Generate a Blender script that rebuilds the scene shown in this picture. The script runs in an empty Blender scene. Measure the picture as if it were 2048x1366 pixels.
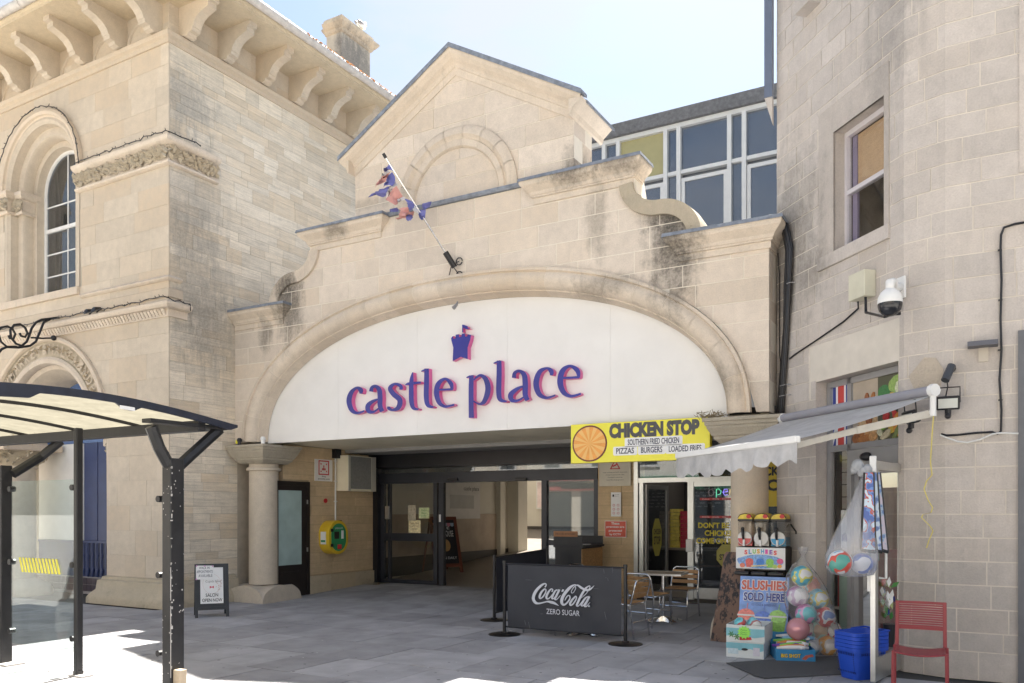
import bpy, math, random
from mathutils import Vector, Matrix
from mathutils.geometry import tessellate_polygon
random.seed(7)
sc = bpy.context.scene
COL = sc.collection

# ------------------------------------------------------------------ camera
F_PX, Y_HOR, YAW, CAM_H, CAM_Y = 1640.0, 1024.0, math.radians(29.75), 1.6, -10.45
cam_d = bpy.data.cameras.new('camera'); cam = bpy.data.objects.new('camera', cam_d); COL.objects.link(cam)
cam.location = (0, CAM_Y, CAM_H); cam.rotation_euler = (math.pi/2, 0, YAW)
cam_d.sensor_width = 36; cam_d.lens = F_PX/2048*36; cam_d.shift_y = (Y_HOR-683)/2048
cam_d.clip_end = 2000; cam_d.clip_start = 0.05
sc.camera = cam
# ------------------------------------------------------------------ sky and sun
SUN = Vector((-0.06, 0.57, 1.0)).normalized()
world = bpy.data.worlds.new('World'); sc.world = world; world.use_nodes = True
wn, wl = world.node_tree.nodes, world.node_tree.links
wn.clear()
out = wn.new('ShaderNodeOutputWorld'); bg = wn.new('ShaderNodeBackground'); bg.inputs[1].default_value = 0.05
sky = wn.new('ShaderNodeTexSky'); sky.sky_type = 'NISHITA'; sky.sun_disc = False
sky.sun_elevation = math.asin(SUN.z); sky.sun_rotation = math.atan2(SUN.x, SUN.y)
sky.air_density = 1.2; sky.dust_density = 1.5; sky.ozone_density = 1.0
tc = wn.new('ShaderNodeTexCoord'); mp = wn.new('ShaderNodeMapping'); mp.inputs['Scale'].default_value = (1.0, 1.6, 3.2)
mp.inputs['Rotation'].default_value = (0.25, 0.2, 0.5)
ns = wn.new('ShaderNodeTexNoise'); ns.inputs['Scale'].default_value = 2.6; ns.inputs['Detail'].default_value = 6; ns.inputs['Roughness'].default_value = 0.55
cr = wn.new('ShaderNodeValToRGB'); cr.color_ramp.elements[0].position = 0.40; cr.color_ramp.elements[1].position = 0.62
mx = wn.new('ShaderNodeMix'); mx.data_type = 'RGBA'; mx.inputs[7].default_value = (4.5, 4.6, 4.75, 1)
ml = wn.new('ShaderNodeMath'); ml.operation = 'MULTIPLY'; ml.inputs[1].default_value = 0.7
wl.new(tc.outputs['Generated'], mp.inputs[0]); wl.new(mp.outputs[0], ns.inputs[0]); wl.new(ns.outputs[0], cr.inputs[0])
wl.new(cr.outputs[0], ml.inputs[0]); wl.new(ml.outputs[0], mx.inputs[0]); wl.new(sky.outputs[0], mx.inputs[6])
wl.new(mx.outputs[2], bg.inputs[0]); wl.new(bg.outputs[0], out.inputs[0])
sd = bpy.data.lights.new('sun', 'SUN'); so = bpy.data.objects.new('sun', sd); COL.objects.link(so)
sd.energy = 5.0; sd.angle = math.radians(0.53); sd.color = (1.0, 0.95, 0.87)
so.rotation_euler = SUN.to_track_quat('Z', 'Y').to_euler(); so.location = (5, 20, 40)
vs = sc.view_settings; vs.view_transform = 'Standard'; vs.look = 'None'; vs.gamma = 1; vs.exposure = 2.0; vs.use_curve_mapping = False
sc.render.engine = 'CYCLES'
sc.cycles.max_bounces = 7; sc.cycles.diffuse_bounces = 4; sc.cycles.glossy_bounces = 3; sc.cycles.transparent_max_bounces = 16; sc.cycles.transmission_bounces = 4

# ------------------------------------------------------------------ survey helpers: sight lines of the camera met with real planes
_S, _C = math.sin(YAW), math.cos(YAW)
def ray(px, py):
    k = (px-1024)/F_PX
    return (-_S+k*_C, _C+k*_S, (Y_HOR-py)/F_PX)
def aty(px, py, Y=0.0):
    d = ray(px, py); t = (Y-CAM_Y)/d[1]; return Vector((t*d[0], Y, CAM_H+t*d[2]))
def atx(px, py, X):
    d = ray(px, py); t = X/d[0]; return Vector((X, CAM_Y+t*d[1], CAM_H+t*d[2]))
def atz(px, py, Z=0.0):
    d = ray(px, py); t = (Z-CAM_H)/d[2]; return Vector((t*d[0], CAM_Y+t*d[1], Z))

# ------------------------------------------------------------------ materials
def new_mat(name):
    m = bpy.data.materials.new(name); m.use_nodes = True
    nt = m.node_tree; nt.nodes.clear()
    o = nt.nodes.new('ShaderNodeOutputMaterial'); p = nt.nodes.new('ShaderNodeBsdfPrincipled')
    nt.links.new(p.outputs[0], o.inputs[0])
    return m, nt, p, o
def N(nt, t, **kw):
    n = nt.nodes.new(t)
    for k, v in kw.items(): setattr(n, k, v)
    return n
def math_n(nt, op, a, b=None, clamp=False):
    n = N(nt, 'ShaderNodeMath', operation=op); n.use_clamp = clamp
    for i, s in enumerate((a, b)):
        if s is None: continue
        if isinstance(s, (int, float)): n.inputs[i].default_value = s
        else: nt.links.new(s, n.inputs[i])
    return n.outputs[0]
def mix_n(nt, fac, a, b, blend='MIX'):
    n = N(nt, 'ShaderNodeMix', data_type='RGBA', blend_type=blend)
    for i, s in ((0, fac), (6, a), (7, b)):
        if isinstance(s, (int, float)): n.inputs[i].default_value = s
        elif isinstance(s, tuple): n.inputs[i].default_value = s if len(s) == 4 else (*s, 1)
        else: nt.links.new(s, n.inputs[i])
    return n.outputs[2]
def noise_n(nt, vec, scale, detail=3, rough=0.55):
    n = N(nt, 'ShaderNodeTexNoise'); n.inputs['Scale'].default_value = scale
    n.inputs['Detail'].default_value = detail; n.inputs['Roughness'].default_value = rough
    nt.links.new(vec, n.inputs['Vector']); return n.outputs[0]
def range_n(nt, v, a, b, c=0.0, d=1.0):
    n = N(nt, 'ShaderNodeMapRange'); nt.links.new(v, n.inputs[0])
    for i, x in enumerate((a, b, c, d)): n.inputs[i+1].default_value = x
    return n.outputs[0]
def vscale(nt, vec, s):
    n = N(nt, 'ShaderNodeVectorMath', operation='MULTIPLY'); nt.links.new(vec, n.inputs[0]); n.inputs[1].default_value = s
    return n.outputs[0]
MATS = {}
def mat(name, col, rough=0.6, metal=0.0, var=0.06, scale=6.0, bump=0.0, bscale=60.0, rand=0.0, emit=0.0, spec=0.5, local=False, grime=0.0, coat=0.0):
    if name in MATS: return MATS[name]
    m, nt, p, o = new_mat(name)
    if local:
        vec = N(nt, 'ShaderNodeTexCoord').outputs['Object']
    else:
        vec = N(nt, 'ShaderNodeNewGeometry').outputs['Position']
    c = (*col, 1)
    v = None
    if var > 0:
        n1 = noise_n(nt, vec, scale, 4)
        v = range_n(nt, n1, 0.25, 0.75, 1-var, 1+var)
    if rand > 0:
        oi = N(nt, 'ShaderNodeObjectInfo')
        r = range_n(nt, oi.outputs['Random'], 0, 1, 1-rand, 1+rand)
        v = r if v is None else math_n(nt, 'MULTIPLY', v, r)
    if v is not None:
        cv = N(nt, 'ShaderNodeCombineColor')
        for i in range(3): nt.links.new(v, cv.inputs[i])
        colout = mix_n(nt, 1.0, c, cv.outputs[0], 'MULTIPLY')
        if grime > 0:
            g = range_n(nt, noise_n(nt, vec, scale*0.6, 6, 0.7), 0.5, 0.75, 0, grime)
            colout = mix_n(nt, g, colout, (col[0]*0.45+0.01, col[1]*0.43+0.01, col[2]*0.4+0.01))
        nt.links.new(colout, p.inputs['Base Color'])
    else:
        p.inputs['Base Color'].default_value = c
    p.inputs['Roughness'].default_value = rough; p.inputs['Metallic'].default_value = metal
    p.inputs['Specular IOR Level'].default_value = spec
    if coat: p.inputs['Coat Weight'].default_value = coat
    if emit > 0:
        p.inputs['Emission Color'].default_value = c; p.inputs['Emission Strength'].default_value = emit
    if bump > 0:
        b = N(nt, 'ShaderNodeBump'); b.inputs['Strength'].default_value = bump; b.inputs['Distance'].default_value = 0.01
        nt.links.new(noise_n(nt, vec, bscale, 4, 0.6), b.inputs['Height']); nt.links.new(b.outputs[0], p.inputs['Normal'])
    MATS[name] = m
    return m

def stone(name, col, rand=0.07, hue=0.5, bed=0.0, stains=(), grime=0.35, gcol=(0.10, 0.095, 0.085), warm=(0.62, 0.44, 0.24), warmth=0.25, streak=0.25, rough=0.88, bump=0.25, pit=0.0, bands=True):
    """weathered limestone: tone by block, blotches, bedding lines, rain streaks and named stains that have their own place"""
    if name in MATS: return MATS[name]
    m, nt, p, o = new_mat(name)
    vec = N(nt, 'ShaderNodeNewGeometry').outputs['Position']
    oi = N(nt, 'ShaderNodeObjectInfo').outputs['Random']
    big = noise_n(nt, vec, 0.9, 4, 0.6); mid = noise_n(nt, vec, 7.0, 5, 0.65); fine = noise_n(nt, vec, 60.0, 3, 0.6)
    v = math_n(nt, 'MULTIPLY', range_n(nt, big, 0.3, 0.7, 0.93, 1.06), range_n(nt, mid, 0.3, 0.7, 0.92, 1.06))
    v = math_n(nt, 'MULTIPLY', v, range_n(nt, fine, 0.25, 0.75, 0.90, 1.08))
    v = math_n(nt, 'MULTIPLY', v, range_n(nt, oi, 0, 1, 1-rand, 1+rand))
    hgt = fine
    if bed > 0:
        bn = noise_n(nt, vscale(nt, vec, (1.6, 1.6, 24.0)), 1.5, 5, 0.65)
        v = math_n(nt, 'MULTIPLY', v, range_n(nt, bn, 0.3, 0.62, 1-bed, 1.05))
        hgt = math_n(nt, 'ADD', fine, math_n(nt, 'MULTIPLY', bn, 2.0))
    cv = N(nt, 'ShaderNodeCombineColor')
    for i in range(3): nt.links.new(v, cv.inputs[i])
    c = mix_n(nt, 1.0, (*col, 1), cv.outputs[0], 'MULTIPLY')
    r2 = math_n(nt, 'FRACT', math_n(nt, 'MULTIPLY', oi, 7.31))
    wf = math_n(nt, 'MULTIPLY', range_n(nt, r2, 0.45, 1.0, 0.0, warmth), range_n(nt, mid, 0.25, 0.65, 0.4, 1.0))
    c = mix_n(nt, wf, c, warm)
    if streak > 0:
        sn = noise_n(nt, vscale(nt, vec, (9.0, 9.0, 0.55)), 1.0, 5, 0.7)
        c = mix_n(nt, math_n(nt, 'MULTIPLY', range_n(nt, sn, 0.55, 0.8, 0, streak), range_n(nt, big, 0.4, 0.65, 0.2, 1.0)), c, gcol)
    if grime > 0:
        gn = noise_n(nt, vec, 2.3, 8, 0.75)
        c = mix_n(nt, range_n(nt, gn, 0.60, 0.78, 0, grime), c, gcol)
    if stains:
        sp = N(nt, 'ShaderNodeSeparateXYZ'); nt.links.new(vec, sp.inputs[0])
        edge = noise_n(nt, vec, 5.0, 8, 0.75); spk = noise_n(nt, vec, 26.0, 5, 0.7)
        dr = noise_n(nt, vscale(nt, vec, (10.0, 10.0, 1.2)), 1.0, 5, 0.7)
        for (x, y, z, rx, rz, st, sc_) in stains:
            a = math_n(nt, 'DIVIDE', math_n(nt, 'SUBTRACT', sp.outputs[0], x), rx)
            b = math_n(nt, 'DIVIDE', math_n(nt, 'SUBTRACT', sp.outputs[1], y), 0.9)
            d = math_n(nt, 'DIVIDE', math_n(nt, 'SUBTRACT', sp.outputs[2], z), rz)
            q = math_n(nt, 'SQRT', math_n(nt, 'ADD', math_n(nt, 'ADD', math_n(nt, 'POWER', math_n(nt, 'ABSOLUTE', a), 2.0), math_n(nt, 'POWER', math_n(nt, 'ABSOLUTE', b), 2.0)), math_n(nt, 'POWER', math_n(nt, 'ABSOLUTE', d), 2.0)))
            q = math_n(nt, 'ADD', q, math_n(nt, 'MULTIPLY', math_n(nt, 'SUBTRACT', edge, 0.5), 1.5))
            q = math_n(nt, 'ADD', q, math_n(nt, 'MULTIPLY', math_n(nt, 'SUBTRACT', dr, 0.5), 1.0))
            f = math_n(nt, 'MULTIPLY', range_n(nt, q, 1.0, 0.35, 0, st), range_n(nt, spk, 0.3, 0.6, 0.55, 1.0))
            c = mix_n(nt, f, c, sc_)
    nt.links.new(c, p.inputs['Base Color']); p.inputs['Roughness'].default_value = rough; p.inputs['Specular IOR Level'].default_value = 0.25
    b = N(nt, 'ShaderNodeBump'); b.inputs['Strength'].default_value = bump; b.inputs['Distance'].default_value = 0.012
    nt.links.new(hgt, b.inputs['Height']); nt.links.new(b.outputs[0], p.inputs['Normal'])
    MATS[name] = m
    return m

def glass(name, tint=(0.9, 0.95, 0.95), refl=1.0, dirt_sheen=0.0, dcol=(0.6, 0.6, 0.58), rough=0.02, dlow=0.35):
    """thin pane: clear through, mirror by angle, optional dust film, or a reflection painted as flat colour"""
    if name in MATS: return MATS[name]
    m, nt, p, o = new_mat(name); nt.nodes.remove(p)
    t = N(nt, 'ShaderNodeBsdfTransparent'); t.inputs[0].default_value = (*tint, 1)
    g = N(nt, 'ShaderNodeBsdfGlossy'); g.inputs['Roughness'].default_value = rough
    lw = N(nt, 'ShaderNodeLayerWeight'); lw.inputs[0].default_value = 0.5
    f = math_n(nt, 'MULTIPLY', math_n(nt, 'ADD', math_n(nt, 'MULTIPLY', math_n(nt, 'POWER', lw.outputs['Facing'], 5.0), 0.95), 0.045), refl, True)
    ms = N(nt, 'ShaderNodeMixShader'); nt.links.new(f, ms.inputs[0]); nt.links.new(t.outputs[0], ms.inputs[1]); nt.links.new(g.outputs[0], ms.inputs[2])
    last = ms.outputs[0]
    if dirt_sheen > 0:
        d = N(nt, 'ShaderNodeBsdfDiffuse'); d.inputs[0].default_value = (*dcol, 1)
        vec = N(nt, 'ShaderNodeNewGeometry').outputs['Position']
        n = range_n(nt, noise_n(nt, vec, 3.0, 6, 0.7), 0.3, 0.75, dirt_sheen*dlow, dirt_sheen)
        m2 = N(nt, 'ShaderNodeMixShader'); nt.links.new(n, m2.inputs[0]); nt.links.new(last, m2.inputs[1]); nt.links.new(d.outputs[0], m2.inputs[2])
        last = m2.outputs[0]
    nt.links.new(last, o.inputs[0]); MATS[name] = m
    return m
def translucent(name, col, fac=0.6, alpha=0.0, dirt_sheen=0.25):
    if name in MATS: return MATS[name]
    m, nt, p, o = new_mat(name); nt.nodes.remove(p)
    vec = N(nt, 'ShaderNodeNewGeometry').outputs['Position']
    n = range_n(nt, noise_n(nt, vec, 4.0, 7, 0.7), 0.3, 0.75, 1.0, 1-dirt_sheen)
    cv = N(nt, 'ShaderNodeCombineColor')
    for i in range(3): nt.links.new(n, cv.inputs[i])
    c = mix_n(nt, 1.0, (*col, 1), cv.outputs[0], 'MULTIPLY')
    d = N(nt, 'ShaderNodeBsdfDiffuse'); t = N(nt, 'ShaderNodeBsdfTranslucent')
    nt.links.new(c, d.inputs[0]); nt.links.new(c, t.inputs[0])
    ms = N(nt, 'ShaderNodeMixShader'); ms.inputs[0].default_value = fac
    nt.links.new(d.outputs[0], ms.inputs[1]); nt.links.new(t.outputs[0], ms.inputs[2]); last = ms.outputs[0]
    if alpha > 0:
        tr = N(nt, 'ShaderNodeBsdfTransparent'); m2 = N(nt, 'ShaderNodeMixShader'); m2.inputs[0].default_value = alpha
        nt.links.new(last, m2.inputs[1]); nt.links.new(tr.outputs[0], m2.inputs[2]); last = m2.outputs[0]
    nt.links.new(last, o.inputs[0]); MATS[name] = m
    return m

# ------------------------------------------------------------------ mesh builder
class MB:
    def __init__(s): s.v = []; s.f = []; s.m = []
    def face(s, pts, mi=0):
        i = len(s.v); s.v += [tuple(p) for p in pts]; s.f.append(tuple(range(i, i+len(pts)))); s.m.append(mi); return s
    def grid(s, rows, mi=0, closed_u=False, closed_v=False):
        i = len(s.v); nr = len(rows); nc = len(rows[0])
        for r in rows: s.v += [tuple(p) for p in r]
        for a in range(nr-(0 if closed_v else 1)):
            for b in range(nc-(0 if closed_u else 1)):
                a2, b2 = (a+1) % nr, (b+1) % nc
                s.f.append((i+a*nc+b, i+a*nc+b2, i+a2*nc+b2, i+a2*nc+b)); s.m.append(mi)
        return s
    def obox(s, c, ax, ay, az, mi=0):
        c, ax, ay, az = Vector(c), Vector(ax), Vector(ay), Vector(az); i = len(s.v)
        for k in range(8): s.v.append(tuple(c+ax*(1 if k & 1 else -1)+ay*(1 if k & 2 else -1)+az*(1 if k & 4 else -1)))
        for f in ((0, 2, 3, 1), (4, 5, 7, 6), (0, 1, 5, 4), (2, 6, 7, 3), (0, 4, 6, 2), (1, 3, 7, 5)):
            s.f.append(tuple(i+k for k in f)); s.m.append(mi)
        return s
    def box(s, x0, x1, y0, y1, z0, z1, mi=0):
        return s.obox(((x0+x1)/2, (y0+y1)/2, (z0+z1)/2), ((x1-x0)/2, 0, 0), (0, (y1-y0)/2, 0), (0, 0, (z1-z0)/2), mi)
    def prism(s, pts, fn, d0, d1, mi=0, ms=None, back=True, holes=()):
        """pts: 2D polygon; fn(u,v,d) -> xyz; caps at d0 (front) and d1"""
        ms = mi if ms is None else ms
        loops = [list(pts)]+[list(h) for h in holes]
        flat = [p for l in loops for p in l]
        tris = tessellate_polygon([[Vector((p[0], p[1], 0)) for p in l] for l in loops])
        i = len(s.v); n = len(flat)
        s.v += [tuple(fn(p[0], p[1], d0)) for p in flat]+[tuple(fn(p[0], p[1], d1)) for p in flat]
        if len(pts) <= 4 and not holes: s.f.append(tuple(range(i, i+n))); s.m.append(mi)
        else:
            for t in tris: s.f.append(tuple(i+k for k in t)); s.m.append(mi)
        if back:
            for t in tris: s.f.append(tuple(i+n+k for k in reversed(t))); s.m.append(ms)
        k = 0
        for l in loops:
            for a in range(len(l)):
                b = (a+1) % len(l)
                s.f.append((i+k+a, i+k+b, i+n+k+b, i+n+k+a)); s.m.append(ms)
            k += len(l)
        return s
    def tube(s, path, r, n=8, caps=True, mi=0, closed=False, sx=1.0):
        P = [Vector(p) for p in path]; rows = []; up = None
        for i, p in enumerate(P):
            if closed: t = P[(i+1) % len(P)]-P[i-1]
            else: t = P[min(i+1, len(P)-1)]-P[max(i-1, 0)]
            if t.length < 1e-9: t = Vector((0, 0, 1))
            t.normalize()
            if up is None: up = Vector((0, 0, 1)) if abs(t.z) < 0.95 else Vector((1, 0, 0))
            a = t.cross(up)
            if a.length < 1e-6: a = t.orthogonal()
            a.normalize(); b = a.cross(t).normalized(); up = b
            rr = r[i] if isinstance(r, (list, tuple)) else r
            rows.append([p+a*math.cos(2*math.pi*k/n)*rr*sx+b*math.sin(2*math.pi*k/n)*rr for k in range(n)])
        i0 = len(s.v); s.grid(rows, mi, True, closed)
        if caps and not closed:
            s.f.append(tuple(i0+k for k in range(n))); s.m.append(mi)
            e = i0+(len(rows)-1)*n; s.f.append(tuple(e+n-1-k for k in range(n))); s.m.append(mi)
        return s
    def lathe(s, prof, c, n=24, fn=None, mi=0):
        """prof: [(r,h)]; axis z through c or fn(x,y,h)->xyz"""
        c = Vector(c); rows = []
        for r, h in prof:
            row = []
            for k in range(n):
                a = 2*math.pi*k/n; x, y = r*math.cos(a), r*math.sin(a)
                row.append(fn(x, y, h) if fn else c+Vector((x, y, h)))
            rows.append(row)
        i0 = len(s.v); s.grid(rows, mi, True)
        if prof[0][0] > 1e-5: s.f.append(tuple(i0+n-1-k for k in range(n))); s.m.append(mi)
        if prof[-1][0] > 1e-5:
            e = i0+(len(rows)-1)*n; s.f.append(tuple(e+k for k in range(n))); s.m.append(mi)
        return s
    def sphere(s, c, r, n=16, m=10, sc_=(1, 1, 1), mi=0):
        c = Vector(c); rows = []
        for j in range(m+1):
            th = math.pi*j/m; rr = max(math.sin(th), 1e-4)
            rows.append([c+Vector((r*sc_[0]*rr*math.cos(2*math.pi*k/n), r*sc_[1]*rr*math.sin(2*math.pi*k/n), -r*sc_[2]*math.cos(th))) for k in range(n)])
        return s.grid(rows, mi, True)
    def mould(s, prof, path, z=0.0, mi=0, caps=True, flip=1):
        """profile [(out,up)] run along a plan polyline; out is to the right of travel, mitred"""
        P = [Vector((p[0], p[1])) for p in path]; rows = []
        for i, p in enumerate(P):
            ds = []
            if i > 0: ds.append((P[i]-P[i-1]).normalized())
            if i < len(P)-1: ds.append((P[i+1]-P[i]).normalized())
            ns_ = [Vector((d.y, -d.x))*flip for d in ds]
            if len(ns_) == 1: nn = ns_[0]
            else:
                nn = (ns_[0]+ns_[1]).normalized(); nn = nn/max(0.2, nn.dot(ns_[0]))
            rows.append([(p.x+nn.x*o_, p.y+nn.y*o_, z+u) for o_, u in prof])
        i0 = len(s.v); s.grid(rows, mi, True)
        if caps:
            n = len(prof)
            for base, rev in ((i0, True), (i0+(len(rows)-1)*n, False)):
                tr = tessellate_polygon([[Vector((a, b, 0)) for a, b in prof]])
                for t in tr: s.f.append(tuple(base+k for k in (reversed(t) if rev else t))); s.m.append(mi)
        return s
    def ribbon(s, ctrl, fn, d0, d1, mi=0, ms=None, step=6, eps=2e-5):
        """calligraphic stroke: [(u,v,width)] smoothed, extruded from depth d1 to d0"""
        ms = mi if ms is None else ms
        pts = []
        n = len(ctrl)
        for i in range(n-1):
            p0, p1, p2, p3 = ctrl[max(i-1, 0)], ctrl[i], ctrl[i+1], ctrl[min(i+2, n-1)]
            for k in range(step):
                t = k/step
                pts.append(tuple(0.5*((2*p1[j])+(-p0[j]+p2[j])*t+(2*p0[j]-5*p1[j]+4*p2[j]-p3[j])*t*t+(-p0[j]+3*p1[j]-3*p2[j]+p3[j])*t**3) for j in range(3)))
        pts.append(tuple(float(x) for x in ctrl[-1]))
        L, R = [], []
        for i, p in enumerate(pts):
            a, b = pts[max(i-1, 0)], pts[min(i+1, len(pts)-1)]
            dx, dy = b[0]-a[0], b[1]-a[1]; l = math.hypot(dx, dy) or 1
            nx, ny = -dy/l, dx/l; w = max(p[2], 0.5*min(c[2] for c in ctrl))/2
            L.append((p[0]+nx*w, p[1]+ny*w)); R.append((p[0]-nx*w, p[1]-ny*w))
        e = lambda i: -eps*i if d0 < d1 else eps*i
        fl = [fn(*L[i], d0+e(i)) for i in range(len(L))]; frr = [fn(*R[i], d0+e(i)) for i in range(len(R))]
        bl = [fn(*q, d1) for q in L]; br = [fn(*q, d1) for q in R]
        s.grid([fl, frr], mi); s.grid([bl, fl], ms); s.grid([frr, br], ms)
        s.face([bl[0], fl[0], frr[0], br[0]], ms); s.face([fl[-1], bl[-1], br[-1], frr[-1]], ms)
        return s
    def mesh(s, name):
        me = bpy.data.meshes.new(name); me.from_pydata([tuple(v) for v in s.v], [], s.f)
        if any(s.m): me.polygons.foreach_set('material_index', s.m)
        me.validate(); me.update(); return me

PARW = {}
def put(mb, name, mats, parent=None, world=False, smooth=False, bevel=0.0, sub=0, fixn=True):
    """link one builder as ONE mesh object; world=True: vertices are in world coordinates"""
    me = mb.mesh(name) if isinstance(mb, MB) else mb
    if isinstance(mb, MB) and fixn:
        import bmesh
        bm = bmesh.new(); bm.from_mesh(me)
        bmesh.ops.remove_doubles(bm, verts=bm.verts, dist=1e-5)
        bmesh.ops.recalc_face_normals(bm, faces=bm.faces); bm.to_mesh(me); bm.free()
    if not isinstance(mats, (list, tuple)): mats = [mats]
    if not me.materials:
        for m in mats: me.materials.append(m)
    if smooth:
        me.polygons.foreach_set('use_smooth', [True]*len(me.polygons))
    o = bpy.data.objects.new(name, me); COL.objects.link(o)
    if parent is not None:
        o.parent = parent
        if world: o.matrix_parent_inverse = PARW.get(parent.name, Matrix.Identity(4))
    if smooth and smooth != 'all':
        try:
            me.set_sharp_from_angle(angle=math.radians(40))
        except Exception: pass
    if bevel > 0:
        b = o.modifiers.new('bevel', 'BEVEL'); b.width = bevel; b.segments = 2; b.limit_method = 'ANGLE'; b.angle_limit = math.radians(40)
    if sub:
        b = o.modifiers.new('subsurf', 'SUBSURF'); b.levels = sub; b.render_levels = sub
    return o
def thing(name, label, cat, loc=(0, 0, 0), rz=0.0, group=None):
    o = bpy.data.objects.new(name, None); COL.objects.link(o); o.empty_display_size = 0.1
    o.location = loc; o.rotation_euler = (0, 0, rz); o['label'] = label; o['category'] = cat
    if group: o['group'] = group
    PARW[o.name] = (Matrix.Translation(Vector(loc)) @ Matrix.Rotation(rz, 4, 'Z')).inverted()
    return o
def tag(o, label, cat, group=None):
    o['label'] = label; o['category'] = cat
    if group: o['group'] = group
    return o
def struct(o): o['kind'] = 'structure'; return o
def stuff(o): o['kind'] = 'stuff'; return o
def copy_thing(root, loc, rz, label, group=None):
    r = root.copy(); COL.objects.link(r); r.location = loc; r.rotation_euler = (0, 0, rz); r['label'] = label
    if group: r['group'] = group
    for ch in list(root.children):
        c = ch.copy(); COL.objects.link(c); c.parent = r
        for g in list(ch.children):
            d = g.copy(); COL.objects.link(d); d.parent = c
    return r

TXT = bpy.data.curves.new('txt', 'FONT')
TXO = bpy.data.objects.new('txt', TXT); COL.objects.link(TXO)
def text_pts(s, bold=0.0):
    TXT.body = s; TXT.offset = bold; TXT.size = 1; TXT.resolution_u = 3; TXT.extrude = 0
    dg = bpy.context.evaluated_depsgraph_get(); dg.update()
    me = TXO.evaluated_get(dg).to_mesh()
    V = [(v.co.x, v.co.y) for v in me.vertices]; Fc = [tuple(p.vertices) for p in me.polygons]
    TXO.evaluated_get(dg).to_mesh_clear()
    return V, Fc
def lettering(s, fn, u0, v0, w, h, bold=0.0, d=0.003, mb=None, mi=0, fit=True):
    """flat printed or cut letters of string s fitted in the box u0..u0+w, v0..v0+h"""
    mb = mb or MB()
    V, Fc = text_pts(s, bold)
    if not V: return mb
    xs = [v[0] for v in V]; ys = [v[1] for v in V]
    x0, x1, y0, y1 = min(xs), max(xs), min(ys), max(ys)
    i = len(mb.v)
    mb.v += [tuple(fn(u0+(x-x0)/(x1-x0)*w, v0+(y-y0)/(y1-y0)*h, d)) for x, y in V]
    for f in Fc: mb.f.append(tuple(i+k for k in f)); mb.m.append(mi)
    return mb
def arc_pts(cx, cz, r, a0, a1, n, rz=None):
    rz = r if rz is None else rz
    return [(cx+r*math.cos(a0+(a1-a0)*i/n), cz+rz*math.sin(a0+(a1-a0)*i/n)) for i in range(n+1)]
def rsub(rects, h):
    """subtract hole rect h from rect list"""
    o_ = []
    for (a, b, c, d) in rects:
        if h[0] >= b or h[1] <= a or h[2] >= d or h[3] <= c: o_.append((a, b, c, d)); continue
        if h[0] > a: o_.append((a, h[0], c, d))
        if h[1] < b: o_.append((h[1], b, c, d))
        m0, m1 = max(a, h[0]), min(b, h[1])
        if h[2] > c: o_.append((m0, m1, c, h[2]))
        if h[3] < d: o_.append((m0, m1, h[3], d))
    return o_
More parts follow.
